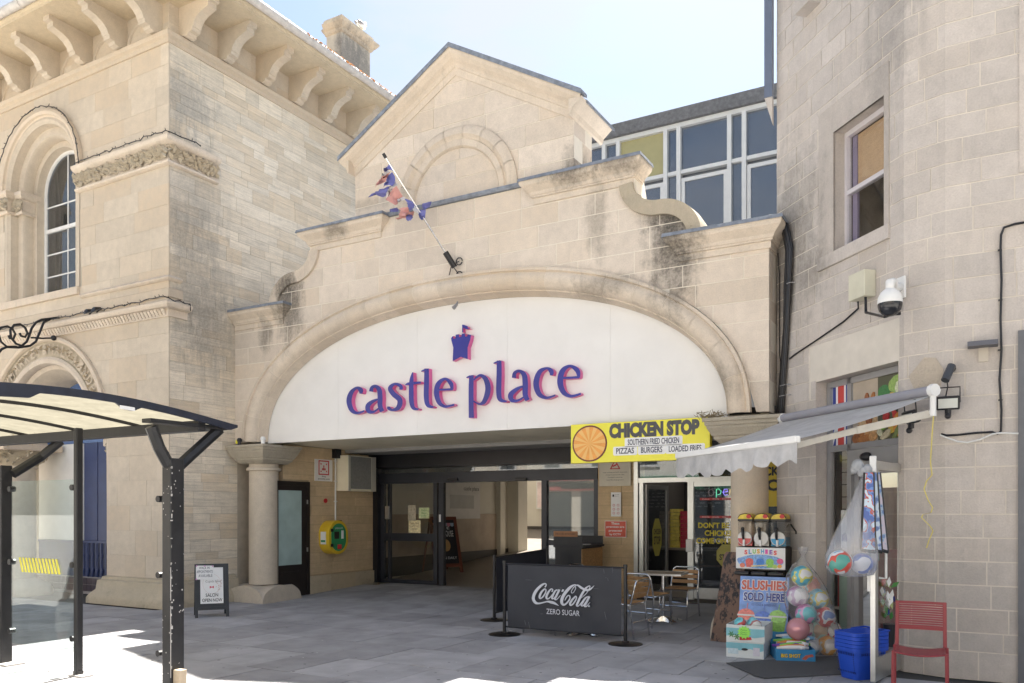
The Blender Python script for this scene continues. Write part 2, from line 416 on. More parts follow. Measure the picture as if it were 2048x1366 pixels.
def masonry(parent, material, zs, lens, fn, u0, u1, lo=None, hi=None, holes=(), gap=0.004, depth=0.03, proud=0.0, name='stone_block', bends=(), seed=1, bond=None, nsamp=10, cap=300):
    """ashlar: every block is an object; lens=(min,max) block lengths; fn(u,z,d) maps to world (d outwards)"""
    rg = random.Random(seed); made = []
    for ci in range(len(zs)-1):
        z0, z1 = zs[ci], zs[ci+1]
        u = u0-(rg.random()*lens[0] if bond is None else (bond*(ci % 2)))
        while u < u1-0.02:
            L = rg.uniform(*lens); a, b = max(u, u0), min(u+L, u1); u += L
            if u1-u < 0.12: b = u1; u = u1
            if b-a < 0.05: continue
            rects = [(a, b, z0, z1)]
            for h in holes: rects = rsub(rects, h)
            for (ra, rb, rc, rd) in rects:
                if rb-ra < 0.03 or rd-rc < 0.025: continue
                A, B, C0, D0 = ra+gap, rb-gap, rc+gap, rd-gap
                clip = False
                if lo or hi:
                    us = [A+(B-A)*i/nsamp for i in range(nsamp+1)]
                    tb = [(max(C0, lo(x)+gap) if lo else C0, min(D0, hi(x)-gap) if hi else D0) for x in us]
                    clip = any(abs(t[0]-C0) > 1e-6 or abs(t[1]-D0) > 1e-6 for t in tb)
                polys = []
                if clip:
                    run = []
                    for x, t in list(zip(us, tb))+[(None, (1, 0))]:
                        if x is not None and t[1]-t[0] > 0.008: run.append((x, t))
                        else:
                            if len(run) > 1: polys.append([(x_, t_[0]) for x_, t_ in run]+[(x_, t_[1]) for x_, t_ in reversed(run)])
                            run = []
                else:
                    mids = [m_ for m_ in bends if A+0.01 < m_ < B-0.01]
                    us2 = [A]+mids+[B]
                    polys.append([(x_, C0) for x_ in us2]+[(x_, D0) for x_ in reversed(us2)])
                for pl in polys:
                    dj = proud+rg.uniform(-0.0025, 0.0025)
                    mb = MB()
                    if bends and len(pl) > 4:
                        n_ = len(pl)//2
                        low, top = pl[:n_], list(reversed(pl[n_:]))
                        mb.grid([[fn(x_, z_, dj) for x_, z_ in low], [fn(x_, z_, dj) for x_, z_ in top]])
                        mb.grid([[fn(x_, z_, dj-depth) for x_, z_ in low], [fn(x_, z_, dj) for x_, z_ in low]])
                        mb.grid([[fn(x_, z_, dj) for x_, z_ in top], [fn(x_, z_, dj-depth) for x_, z_ in top]])
                        for q0, q1 in ((low[0], top[0]), (low[-1], top[-1])):
                            mb.face([fn(*q0, dj), fn(*q1, dj), fn(*q1, dj-depth), fn(*q0, dj-depth)])
                    else: mb.prism(pl, fn, dj, dj-depth, back=False)
                    made.append((abs((pl[0][0]-pl[len(pl)//2][0])*(pl[0][1]-pl[len(pl)//2][1])), mb))
    if len(made) > cap:
        order = sorted(range(len(made)), key=lambda i: -made[i][0]); keep = set(order[:cap])
        rest = MB()
        for i, (a_, mb) in enumerate(made):
            if i in keep: put(mb, name, material, parent, True)
            else:
                k = len(rest.v); rest.v += mb.v; rest.f += [tuple(k+j for j in f) for f in mb.f]; rest.m += mb.m
        stuff(put(rest, 'small_'+name+'s', material, parent, True))
    else:
        for a_, mb in made: put(mb, name, material, parent, True)
def gz(y): return 0.0 if y < 0.3 else min(0.125, 0.043*(y-0.3))
# ================================================================== materials of the place
BLK = (0.05, 0.047, 0.042)
CX = -7.0
ST = [(-10.4, 0, 5.15, 0.38, 0.85, 0.75, (0.08, 0.075, 0.065)), (-10.5, 0, 5.5, 0.4, 0.3, 0.6, BLK), (-3.5, 0, 5.2, 0.48, 1.15, 0.85, (0.07, 0.066, 0.058)), (-3.62, 0, 5.6, 0.5, 0.35, 0.7, BLK), (-4.62, 0, 5.65, 0.22, 0.75, 0.5, (0.14, 0.125, 0.10)),
      (-5.05, -0.1, 6.35, 0.5, 0.22, 0.75, BLK), (-4.2, -0.1, 6.3, 0.4, 0.2, 0.6, BLK), (-9.25, -0.1, 6.3, 0.3, 0.2, 0.6, BLK), (-4.9, 0.2, 6.6, 0.35, 0.35, 0.6, BLK),
      (-11.0, 0, 4.75, 0.22, 0.4, 0.6, BLK), (-4.45, 0, 4.7, 0.7, 0.2, 0.45, BLK), (-3.0, -0.05, 3.2, 0.5, 0.4, 0.5, BLK), (-8.7, 0, 6.65, 0.9, 0.12, 0.3, BLK)]
M_CASTLE = stone('limestone_arcade', (0.69, 0.605, 0.515), rand=0.07, stains=ST, grime=0.10, streak=0.16, warmth=0.20)
M_TRIM = stone('limestone_trim', (0.67, 0.58, 0.48), rand=0.05, stains=ST, grime=0.3, streak=0.4, warmth=0.25)
M_MORT = mat('lime_mortar', (0.78, 0.72, 0.62), 0.95, var=0.08)
M_FRONT = stone('limestone_smooth', (0.60, 0.52, 0.42), rand=0.06, grime=0.06, streak=0.12, warmth=0.38, warm=(0.58, 0.42, 0.26))
M_FRONTM = mat('tight_mortar', (0.58, 0.49, 0.36), 0.95, var=0.08)
M_SIDE = stone('bedded_rubble', (0.82, 0.73, 0.60), rand=0.10, bed=0.20, grime=0.25, streak=0.15, warmth=0.4, bump=0.6, gcol=(0.16, 0.145, 0.125),
               stains=[(-11.78, -1.15, 8.6, 0.5, 0.7, 0.6, (0.25, 0.245, 0.235)), (-11.78, -1.0, 7.0, 0.5, 1.3, 0.45, (0.27, 0.255, 0.235)), (-11.78, -0.9, 5.6, 0.5, 1.5, 0.5, (0.25, 0.24, 0.22)), (-11.78, -0.5, 4.7, 0.5, 1.0, 0.5, (0.22, 0.21, 0.19))])
M_SIDEM = mat('rubble_mortar', (0.46, 0.40, 0.32), 0.95, var=0.15)
M_RIGHT = stone('grey_ashlar', (0.53, 0.485, 0.45), rand=0.07, grime=0.2, streak=0.28, warmth=0.08, gcol=(0.17, 0.16, 0.15), bump=0.35,
                stains=[(-2.1, 0.2, 5.0, 0.9, 1.4, 0.6, (0.13, 0.125, 0.11)), (-0.85, -1.0, 6.6, 0.3, 1.8, 0.4, (0.2, 0.19, 0.18)), (-0.2, -1.5, 0.7, 0.9, 0.8, 0.35, (0.19, 0.18, 0.17)), (-1.7, -0.25, 4.45, 0.35, 0.35, 0.4, (0.15, 0.14, 0.12)), (-0.6, -1.3, 7.4, 0.3, 1.4, 0.4, (0.18, 0.17, 0.16))])
M_RIGHTM = mat('pale_mortar', (0.66, 0.61, 0.54), 0.95, var=0.08)
M_RECESS = stone('buff_recess_stone', (0.60, 0.455, 0.285), rand=0.07, grime=0.25, streak=0.15, warmth=0.2, bed=0.08)
M_RECESSM = mat('buff_mortar', (0.42, 0.32, 0.21), 0.95, var=0.1)
M_LEAD = mat('lead_flashing', (0.24, 0.265, 0.31), 0.55, 0.2, var=0.35, scale=12, bump=0.3, bscale=15, grime=0.4)
M_LICHEN = stone('lichened_stone', (0.42, 0.375, 0.30), rand=0.05, grime=0.95, streak=0.5, gcol=(0.10, 0.10, 0.055), warmth=0.2, bump=0.6)
M_SLAB = mat('paving_slab', (0.35, 0.345, 0.355), 0.78, var=0.2, scale=2.2, bump=0.35, bscale=90, rand=0.16, grime=0.45)
M_GROUND = mat('paving_bed', (0.42, 0.405, 0.38), 0.9, var=0.2, scale=2.0, bump=0.3)
M_WHITEB = mat('sign_board_white', (0.79, 0.775, 0.755), 0.5, var=0.04, scale=1.6, grime=0.10)
M_BLUE = mat('letter_blue', (0.018, 0.020, 0.25), 0.3, var=0.25, scale=1.3)
M_PINK = mat('letter_pink', (0.70, 0.13, 0.36), 0.35, var=0.05)
M_CREAM = mat('cream_soffit_paint', (0.82, 0.75, 0.58), 0.5, var=0.06, scale=3, grime=0.12)
M_BLACK = mat('black_paint', (0.012, 0.012, 0.015), 0.38, var=0.3, scale=5)
M_CHAR = mat('charcoal_metal', (0.035, 0.038, 0.048), 0.38, 0.3, var=0.15, scale=4)
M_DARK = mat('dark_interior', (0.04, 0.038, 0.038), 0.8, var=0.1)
M_ALU = mat('brushed_aluminium', (0.62, 0.62, 0.61), 0.32, 0.85, var=0.06, scale=20)
M_CHROME = mat('polished_aluminium', (0.78, 0.79, 0.80), 0.16, 1.0, var=0.03)
M_WHITE = mat('white_paint', (0.78, 0.78, 0.77), 0.45, var=0.05, scale=5)
M_PVC = mat('white_pvc', (0.74, 0.74, 0.72), 0.35, var=0.05)
M_RED = mat('red_print', (0.55, 0.03, 0.035), 0.45, var=0.05)
M_PAPER = mat('paper_white', (0.80, 0.80, 0.80), 0.6, var=0.02)
M_INK = mat('black_print', (0.02, 0.02, 0.025), 0.5, var=0.0)
M_GREY = mat('grey_print', (0.28, 0.28, 0.29), 0.5, var=0.0)
M_YELLOW = mat('sign_yellow', (0.83, 0.76, 0.06), 0.4, var=0.03)
M_YTRIM = mat('sign_yellow_edge', (0.66, 0.56, 0.04), 0.4, var=0.03)
M_GLASS = glass('window_glass', (0.93, 0.935, 0.93), 1.0)
M_GLASSR = glass('reflective_glass', (0.55, 0.60, 0.66), 2.2, dirt_sheen=0.05)
M_GLASSO = glass('office_glass', (0.30, 0.36, 0.46), 4.0, dirt_sheen=0.25, dcol=(0.36, 0.42, 0.52), dlow=0.7)  # blue-grey film paints the sky's reflection into the office panes
M_SHELTERG = glass('shelter_glass', (0.92, 0.97, 0.97), 1.3, dirt_sheen=0.05, dcol=(0.55, 0.62, 0.62))

# ================================================================== ground
g = MB(); g.face([(-400, -300, -0.03), (400, -300, -0.03), (400, 500, -0.03), (-400, 500, -0.03)])
struct(put(g, 'ground', M_GROUND))
g = MB(); g.face([(-17, -8.5, -0.022), (3, -8.5, -0.022), (3, 0.3, -0.022), (-17, 0.3, -0.022)]); struct(put(g, 'paving_joint_bed', mat('joint_sand', (0.07, 0.068, 0.065), 0.95)))
pave = bpy.data.objects.new('pavement', None); COL.objects.link(pave); struct(pave)
SX, SY = 0.585, 0.9
rows = range(-8, 15); n_slab = 0
for r in rows:
    y0 = -2.64+r*SY; y1 = y0+SY
    off = (0.29 if r % 2 else 0.0)+random.uniform(-0.05, 0.05)
    for c in range(-22, 12):
        x0 = -4.3+c*SX+off; x1 = x0+SX
        if y1 > 3.2 and (x0 < -11.1 or x1 > -6.0): continue
        if y0 > 0.3 and (x1 < -11.2 or x0 > -2.4): continue
        if y0 > 12 or x0 < -16.5: continue
        xm, ym = (x0+x1)/2, (y0+y1)/2
        Zc = -_S*xm+_C*(ym-CAM_Y)
        if Zc < 1.5: continue
        px = 1024+F_PX*(_C*xm+_S*(ym-CAM_Y))/Zc; py = Y_HOR+F_PX*CAM_H/Zc
        if px < -260 or px > 2300 or py > 1620: continue
        if xm > -0.9 and ym > -1.3: continue
        if xm < -11.9 and ym > -1.5: continue
        mb = MB(); j = random.uniform(-0.002, 0.002); q = 0.004
        top = [(x0+q, y0+q, gz(y0)+j), (x1-q, y0+q, gz(y0)+j), (x1-q, y1-q, gz(y1)+j), (x0+q, y1-q, gz(y1)+j)]
        bot = [(a, b, z-0.035) for a, b, z in top]
        mb.face(top)
        for k in range(4): mb.face([top[k], top[(k+1) % 4], bot[(k+1) % 4], bot[k]])
        if n_slab < 300: put(mb, 'paving_slab', M_SLAB, pave, True); n_slab += 1
        else:
            if n_slab == 300: far = MB(); n_slab += 1
            k = len(far.v); far.v += mb.v; far.f += [tuple(k+i for i in f) for f in mb.f]; far.m += mb.m
if n_slab > 300: stuff(put(far, 'further_paving', M_SLAB, pave, True))

# ================================================================== arcade building (the arched and gabled front)
AR = thing('arcade_building', 'cream stone arcade building with wide basket arch, scrolled shoulders and pointed gable', 'building', (CX, 0.4, 0))
def sup(dx, hw, rise, z0=2.85, n=2.2):
    a = abs(dx)/hw
    return z0 if a >= 1 else z0+rise*(1-a**n)**(1/n)
def scroll(dx):
    a = abs(dx)
    if a <= 2.9: return 6.34
    if a <= 3.3: return 6.05-0.33*math.sqrt(max(0, 1-((3.3-a)/0.4)**2))
    if a <= 3.85: return 5.2+0.52*math.sqrt(max(0, 1-((a-3.3)/0.55)**2))
    return 5.05
def lo_c(x): return sup(x-CX, 4.5, 2.35)
def hi_c(x):
    return max(scroll(x-CX), 5.05)
fy = lambda u, z, d: (u, -d, z)
XL, XR = -11.78, -2.28
# core wall behind the ashlar (mortar shows in the joints)
core = MB(); us = [XL+(XR-XL)*i/120 for i in range(121)]
for a, b in zip(us[:-1], us[1:]):
    m_ = (a+b)/2; l_, h_ = lo_c(m_)+0.01, hi_c(m_)-0.01
    la, lb, ha, hb = lo_c(a)+0.01, lo_c(b)+0.01, hi_c(a)-0.01, hi_c(b)-0.01
    core.face([(a, 0.004, la), (b, 0.004, lb), (b, 0.004, hb), (a, 0.004, ha)])
    core.face([(a, 0.4, la), (b, 0.4, lb), (b, 0.4, hb), (a, 0.4, ha)])
    core.face([(a, 0.004, ha), (b, 0.004, hb), (b, 0.4, hb), (a, 0.4, ha)])
    core.face([(a, 0.004, la), (b, 0.004, lb), (b, 0.4, lb), (a, 0.4, la)])
core.face([(XR, 0.004, 2.85), (XR, 0.4, 2.85), (XR, 0.4, 5.05), (XR, 0.004, 5.05)])
put(core, 'wall', M_MORT, AR, True)
masonry(AR, M_CASTLE, [2.85, 3.24, 3.62, 4.0, 4.26, 4.55, 4.83, 5.12, 5.42, 5.73, 6.02, 6.33], (0.42, 1.05), fy, XL, XR, lo_c, hi_c, seed=3, depth=0.03, gap=0.006)
# right-hand pier return
masonry(AR, M_CASTLE, [2.85, 3.24, 3.62, 4.0, 4.26, 4.55, 4.83, 5.05], (0.3, 0.45), lambda u, z, d: (XR+d, u, z), 0.0, 0.42, seed=4)
# lower wall-head, roof and inner fill behind the parapet
rf = MB(); rf.box(-11.78, -2.3, 0.38, 6.9, 5.12, 5.36); put(rf, 'flat_roof', M_LEAD, AR, True)
# archivolt of separate voussoirs
prof_a = [(0.0, 0.0), (0.0, -0.10), (-0.04, -0.105), (-0.055, -0.075), (-0.10, -0.115), (-0.17, -0.125), (-0.235, -0.10), (-0.285, -0.05), (-0.30, 0.0), (-0.315, 0.0), (-0.335, 0.10), (-0.36, 0.19)]
def arch_pt(t, off):
    # t in 0..1 along superellipse extrados, off radial
    a = math.pi*(1-t); ca, sa = math.cos(a), math.sin(a)
    x = 4.5*math.copysign(abs(ca)**(2/2.2), ca); z = 2.35*abs(sa)**(2/2.2)
    nx, nz = math.copysign((abs(x)/4.5)**1.2/4.5, x), (abs(z)/2.35)**1.2/2.35
    l = math.hypot(nx, nz) or 1
    return CX+x+nx/l*off, 2.85+z+nz/l*off
NV = 23
# equal arc-length stations
TT = [i/400 for i in range(401)]; acc = [0]
for i in range(400):
    p, q = arch_pt(TT[i], -0.15), arch_pt(TT[i+1], -0.15); acc.append(acc[-1]+math.hypot(p[0]-q[0], p[1]-q[1]))
def t_at(s_):
    s_ = max(0, min(acc[-1], s_))
    for i in range(400):
        if acc[i+1] >= s_: return TT[i]+(TT[i+1]-TT[i])*(s_-acc[i])/max(1e-9, acc[i+1]-acc[i])
    return 1.0
for k in range(NV):
    s0, s1 = acc[-1]*k/NV+0.002, acc[-1]*(k+1)/NV-0.002
    mb = MB(); rows_ = []
    for j in range(5):
        t = t_at(s0+(s1-s0)*j/4)
        row = []
        for off, y in prof_a:
            x, z = arch_pt(t, off); row.append((x, y, z))
        rows_.append(row)
    mb.grid(rows_)
    put(mb, 'voussoir', M_TRIM, AR, True, smooth=True)
# dark joint liner behind voussoirs
ln = MB(); ln.grid([[(arch_pt(t/80, o_)[0], y, arch_pt(t/80, o_)[1]) for o_, y in ((-0.003, -0.06), (-0.12, -0.09), (-0.27, -0.05), (-0.3, 0.01), (-0.35, 0.19))] for t in range(81)])
put(ln, 'arch_joint', M_MORT, AR, True)

# cornices: mitred mouldings with lead caps
prof_c = [(0, 0.0), (0.02, 0.0), (0.02, 0.085), (0.045, 0.09), (0.045, 0.11), (0.06, 0.12), (0.075, 0.16), (0.12, 0.20), (0.165, 0.24), (0.18, 0.27), (0.18, 0.305), (0, 0.305)]
prof_l = [(-0.3, 0.306), (-0.3, 0.36), (0.19, 0.345), (0.2, 0.298), (0.193, 0.298), (0.19, 0.306)]
def cornice(path, z, parent=AR):
    put(MB().mould(prof_c, path, z), 'cornice', M_TRIM, parent, True)
    put(MB().mould(prof_l, path, z), 'lead_capping', M_LEAD, parent, True)
for s in (-1, 1):
    a, b = (CX-2.9, CX-1.42) if s < 0 else (CX+1.42, CX+2.9)
    cornice([(a, 0.55), (a, -0.002), (b, -0.002), (b, 0.3)], 6.035)
    a, b = (XL+0.02, CX-3.58) if s < 0 else (CX+3.58, XR+0.0)
    path = [(a, -0.002), (b, -0.002), (b, 0.3)] if s < 0 else [(a, 0.3), (a, -0.002), (b, -0.002), (b, 0.5)]
    cornice(path, 4.885)
    # S-scroll coping, a raised band following the shoulder
    sp = []
    for i in range(29):
        q = i/28
        if q < 0.42:
            an = q/0.42*math.pi/2; sp.append((3.3-0.4*math.cos(an), 6.05-0.33*math.sin(an)))
        else:
            an = (q-0.42)/0.58*math.pi/2; sp.append((3.3+0.55*math.sin(an), 5.2+0.52*math.cos(an)))
    rows_ = []
    for i, (u, z) in enumerate(sp):
        p, q = sp[max(0, i-1)], sp[min(28, i+1)]
        tx, tz = q[0]-p[0], q[1]-p[1]; l = math.hypot(tx, tz); nx, nz = -tz/l, tx/l
        if nz < 0: nx, nz = -nx, -nz
        if i < 12 and nx < 0: pass
        rows_.append([(CX+s*(u-nx*0.17), -0.002, z-nz*0.17), (CX+s*(u-nx*0.17), -0.05, z-nz*0.17), (CX+s*(u+nx*0.02), -0.06, z+nz*0.02), (CX+s*(u+nx*0.035), 0.2, z+nz*0.035), (CX+s*(u+nx*0.02), 0.45, z+nz*0.02)])
    put(MB().grid(rows_), 'scroll_coping', M_LICHEN if s > 0 else M_TRIM, AR, True, smooth=True)
# middle wall-head between the pedestals
put(MB().mould([(0, 0), (0.03, 0), (0.05, 0.03), (0.05, 0.06), (-0.35, 0.075), (-0.35, 0)], [(CX-1.6, -0.002), (CX+1.6, -0.002)], 6.335), 'wall_head_ledge', M_LEAD, AR, True)

# gable block
GY, GD, GH = 0.06, 0.62, 2.0
RK = 0.575
def gable_hi(x): return 8.42-RK*abs(x-CX)
fg = lambda u, z, d: (u, GY-d, z)
gc = MB()
gp = [(CX-GH, 6.3), (CX+GH, 6.3), (CX+GH, gable_hi(CX+GH)), (CX, 8.42), (CX-GH, gable_hi(CX-GH))]
gc.prism(gp, lambda u, z, d: (u, d, z), GY+0.006, GY+GD)
put(gc, 'gable_core', M_MORT, AR, True)
LR = 1.07; LZ = 6.40
def lo_g(x): return LZ+math.sqrt(LR*LR-(x-CX)**2) if abs(x-CX) < LR else 6.3
masonry(AR, M_CASTLE, [6.3, 6.62, 6.94, 7.26, 7.58, 7.9, 8.2, 8.45], (0.5, 0.95), fg, CX-GH, CX+GH, lo_g, gable_hi, seed=8, nsamp=14, gap=0.006)
masonry(AR, M_CASTLE, [6.4, 6.72, 7.0, 7.24], (0.7, 1.2), lambda u, z, d: (u, GY-d, z), CX-0.80, CX+0.80, None, lambda x: LZ+math.sqrt(max(0, 0.80**2-(x-CX)**2)), seed=9, nsamp=14, proud=-0.0, depth=0.02)
masonry(AR, M_CASTLE, [6.3, 6.62, 6.94, 7.22], (0.25, 0.4), lambda u, z, d: (CX+GH+d, u, z), GY, GY+GD, seed=10)
masonry(AR, M_CASTLE, [6.3, 6.62, 6.94, 7.22], (0.25, 0.4), lambda u, z, d: (CX-GH-d, u, z), GY, GY+GD, seed=11)
# lunette ring
pr = [(1.10, 0.0), (1.10, -0.04), (1.04, -0.085), (0.96, -0.085), (0.92, -0.04), (0.90, -0.035), (0.885, -0.06), (0.80, -0.05), (0.775, -0.02), (0.775, 0.03)]
NL = 9
for k in range(NL):
    a0, a1 = math.pi*k/NL+0.004, math.pi*(k+1)/NL-0.004
    rows_ = []
    for j in range(6):
        a = a0+(a1-a0)*j/5; rows_.append([(CX+r*math.cos(a), GY+y, LZ+r*math.sin(a)) for r, y in pr])
    put(MB().grid(rows_), 'lunette_voussoir', M_TRIM, AR, True, smooth=True)
# raking cornice + lead
def rake(s):
    pts = [(CX, 8.42), (CX+s*(GH+0.02), gable_hi(CX+GH+0.02))]
    for nm, prof, mt in (('raking_cornice', [(0, -0.10), (0.015, -0.10), (0.02, 0.0), (0.035, 0.01), (0.04, 0.03), (0.065, 0.06), (0.12, 0.10), (0.17, 0.15), (0.19, 0.19), (0.19, 0.215), (0, 0.215)], M_TRIM), ('raking_lead', [(0, 0.217), (0.2, 0.217), (0.2, 0.20), (0.21, 0.20), (0.21, 0.262), (0, 0.262)], M_LEAD)):
        l = math.sqrt(1+RK*RK); nx, nz = s*RK/l, 1/l
        rows_ = []
        for ext, (x, z) in ((0, pts[0]), (1, pts[1])):
            row = []
            for o_, u in prof:
                xx = CX if not ext else CX+s*(GH+(o_ if nm == 'raking_cornice' else 0.205))
                zz = 8.42+u*l-RK*abs(xx-CX)
                row.append((xx, GY-o_, zz))
            rows_.append(row)
        mb = MB(); mb.grid(rows_, closed_u=True)
        mb.face(rows_[1])
        put(mb, nm, mt, AR, True)
for s in (-1, 1): rake(s)
# side eaves of the gable and its little lead roof
ez = gable_hi(CX+GH)
for s in (-1, 1):
    pth = [(CX+s*GH, GY-0.17), (CX+s*GH, GY+0.95)] if s > 0 else [(CX+s*GH, GY+0.95), (CX+s*GH, GY-0.17)]
    put(MB().mould([(0, -0.12), (0.03, -0.1), (0.05, -0.04), (0.12, 0.02), (0.18, 0.07), (0.195, 0.10), (0, 0.10)], [pth[0], pth[1]], ez+0.005, flip=1), 'eaves_cornice', M_TRIM, AR, True)
put(MB().prism([(CX-GH-0.21, ez+0.07), (CX, 8.66), (CX+GH+0.21, ez+0.07), (CX+GH+0.21, ez+0.11), (CX, 8.715), (CX-GH-0.21, ez+0.11)], lambda u, z, d: (u, d, z), GY+0.002, GY+1.0), 'gable_roof', M_LEAD, AR, True)

# columns with capitals and cushion bases
for sx_, xm, CR in ((-1, -11.3, 0.262), (1, -2.585, 0.236)):
    ym = 0.24
    sh = MB().lathe([(CR, 0.30), (CR, 1.1), (CR*0.985, 2.30), (CR*0.985, 2.335), (CR*1.15, 2.345), (CR*1.17, 2.375), (CR*1.12, 2.40), (CR, 2.405), (CR, 2.47)], (xm, ym, 0), 32)
    put(sh, 'column_shaft', M_FRONT, AR, True, smooth=True)
    cp = MB(); h = 0.45
    lv = [(0.285, 2.465), (0.30, 2.47), (0.345, 2.51), (0.365, 2.53), (0.365, 2.56), (0.385, 2.565), (0.40, 2.60), (0.435, 2.66), (0.44, 2.69), (0.455, 2.695), (0.46, 2.74), (0.48, 2.745), (0.48, 2.79)]
    rows_ = [[(xm-a, ym-a, z), (xm+a, ym-a, z), (xm+a, ym+a, z), (xm-a, ym+a, z)] for a, z in lv]
    cp.grid(rows_, closed_u=True); cp.face(rows_[0]); cp.face(rows_[-1])
    put(cp, 'capital', M_LICHEN, AR, True, bevel=0.006)
    bs = MB(); n_ = 26; W = 0.47 if sx_ < 0 else 0.40; rr = []
    for i in range(n_+1):
        row = []
        for j in range(n_+1):
            u, v = -1+2*i/n_, -1+2*j/n_
            a = math.sqrt(max(0, 1-min(1, abs(u))**2.2)); b = math.sqrt(max(0, 1-min(1, abs(v))**2.2))
            row.append((xm+u*W, ym+v*W, 0.04+0.25*max(a, b)))
        rr.append(row)
    bs.grid(rr)
    for e in (rr[0], rr[-1], [r_[0] for r_ in rr], [r_[-1] for r_ in rr]):
        bs.grid([e, [(p[0], p[1], -0.02) for p in e]])
    put(bs, 'column_base', M_FRONT, AR, True, smooth=True)
# recess: soffit, left wall, end pier, dark bulkhead
for i in range(6):
    x0 = -11.1+i*1.46
    put(MB().box(x0+0.004, x0+1.452, 0.25, 2.2, 2.845, 2.86), 'soffit_panel', M_CREAM, AR, True)
put(MB().box(-11.3, -2.2, 0.26, 3.4, 2.862, 2.95), 'soffit_deck', M_DARK, AR, True)
put(MB().box(-11.1, -2.3, 2.2, 3.0, 2.78, 2.845), 'grey_soffit_strip', mat('grey_soffit', (0.35, 0.34, 0.33), 0.6), AR, True)
fx = lambda u, z, d: (-11.1+d, u, z)
put(MB().box(-11.75, -11.106, 0.52, 3.4, 0, 2.86), 'recess_wall', M_RECESSM, AR, True)
masonry(AR, M_RECESS, [0.4, 0.62, 0.82, 1.0, 1.2, 1.36, 1.53, 1.72, 1.9, 2.1, 2.3, 2.55, 2.84], (0.3, 0.75), fx, 0.52, 3.2, holes=[(0.30, 1.18, 0, 2.2)], seed=15, gap=0.003, depth=0.025)
masonry(AR, stone('recess_plinth_stone', (0.50, 0.42, 0.30), rand=0.1, grime=0.7, streak=0.4, bump=0.9), [0.0, 0.38], (0.5, 1.0), fx, 1.18, 3.2, seed=16, gap=0.003, depth=0.05, proud=0.05)
masonry(AR, M_RECESS, [0.1, 0.33, 0.56, 0.79, 1.02, 1.25, 1.48, 1.71, 1.94, 2.17, 2.40, 2.63, 2.84], (0.45, 0.46), lambda u, z, d: (u, 3.13-d, z), -5.98, -5.27, seed=17, bond=0.22, gap=0.004, depth=0.03)
put(MB().box(-5.98, -5.27, 3.135, 3.6, 0, 2.86), 'shop_pier', M_RECESSM, AR, True)
# bits of nest and moss on the capitals
rg = random.Random(5); nst = MB()
for i in range(60):
    c = Vector((-2.98+rg.gauss(0, 0.09), -0.12+rg.gauss(0, 0.06), 2.80+abs(rg.gauss(0, 0.025))))
    d = Vector((rg.gauss(0, 1), rg.gauss(0, 1), rg.gauss(0, 0.4))).normalized()*rg.uniform(0.03, 0.09)
    nst.tube([c-d, c, c+d*0.8+Vector((0, 0, 0.02))], 0.004, 4)
tag(put(nst, 'bird_nest', mat('dry_twigs', (0.25, 0.2, 0.12), 0.9)), 'ragged twig nest on the lichened right-hand column capital', 'nest')

# ================================================================== arch sign board
SB = thing('arch_sign', 'white arched sign board with raised blue and pink letters castle place', 'sign', (CX, 0.2, 2.85))
brd = []
for i in range(101):
    dx = -4.16+8.32*i/100; brd.append((CX+dx, sup(dx, 4.17, 1.99)))
seams = [-4.16+8.32*k/5 for k in range(6)]
for k in range(5):
    a, b = CX+seams[k]+0.001, CX+seams[k+1]-0.001
    top = [(a+(b-a)*i/24, max(2.852, sup(a+(b-a)*i/24-CX, 4.17, 1.99))) for i in range(25)]
    put(MB().prism([(a, 2.835), (b, 2.835)]+[p for p in reversed(top)], lambda u, z, d: (u, d, z), 0.20, 0.24), 'board_panel', M_WHITEB, SB, True)
LT = dict(
 c=[[(207,672,22),(206,642,38),(172,626,20),(130,665,36),(113,730,42),(132,800,36),(175,827,22),(235,812,14)]],
 a=[[(290,655,34),(297,624,28),(325,612,24),(355,640,38),(362,700,40),(362,770,38),(380,815,34)],[(350,715,12),(300,735,26),(264,770,38),(270,812,34),(310,818,20),(350,790,12)]],
 s=[[(530,640,26),(526,610,30),(480,594,20),(443,628,36),(470,675,40),(520,722,42),(510,782,38),(465,803,20),(434,790,28),(432,775,20)]],
 t=[[(624,500,8),(615,560,32),(612,640,38),(615,740,38),(632,788,28),(672,797,12)],[(565,600,8),(600,590,22),(690,582,16)]],
 l=[[(692,492,8),(716,483,14),(735,474,10)],[(735,470,36),(735,560,40),(733,700,40),(747,765,32),(792,780,12)]],
 e=[[(815,642,14),(945,636,18)],[(940,640,20),(930,590,34),(884,553,20),(832,590,38),(815,660,42),(835,740,36),(885,775,22),(958,760,14)]],
 p=[[(1056,543,8),(1080,534,14),(1110,526,8)],[(1096,525,36),(1093,620,40),(1093,760,40),(1095,866,42)],[(1112,562,12),(1165,525,22),(1212,560,40),(1228,640,44),(1200,730,36),(1160,755,18),(1112,732,10)]],
 l2=[[(1273,428,8),(1298,419,14),(1325,408,10)],[(1318,406,38),(1318,520,42),(1315,660,42),(1328,720,34),(1380,735,12)]],
 a2=[[(1437,545,34),(1444,506,28),(1480,490,24),(1518,520,40),(1528,590,44),(1528,680,42),(1547,725,36)],[(1515,610,12),(1460,635,28),(1412,680,42),(1420,723,34),(1465,728,20),(1515,700,12)]],
 c2=[[(1737,525,22),(1737,492,38),(1700,468,20),(1642,500,38),(1615,590,46),(1640,675,40),(1700,705,22),(1770,685,14)]],
 e2=[[(1820,547,16),(1960,540,20)],[(1958,545,20),(1945,485,38),(1886,450,22),(1827,490,42),(1808,580,48),(1835,660,40),(1895,692,24),(1975,672,16)]])
SC = 2048/510
def zf(u, v, d):   # survey of the lettering from an enlarged view, on the board's own plane
    p = aty(670+u/SC, 620+v/SC, 0.11); return (p.x, d, p.z)
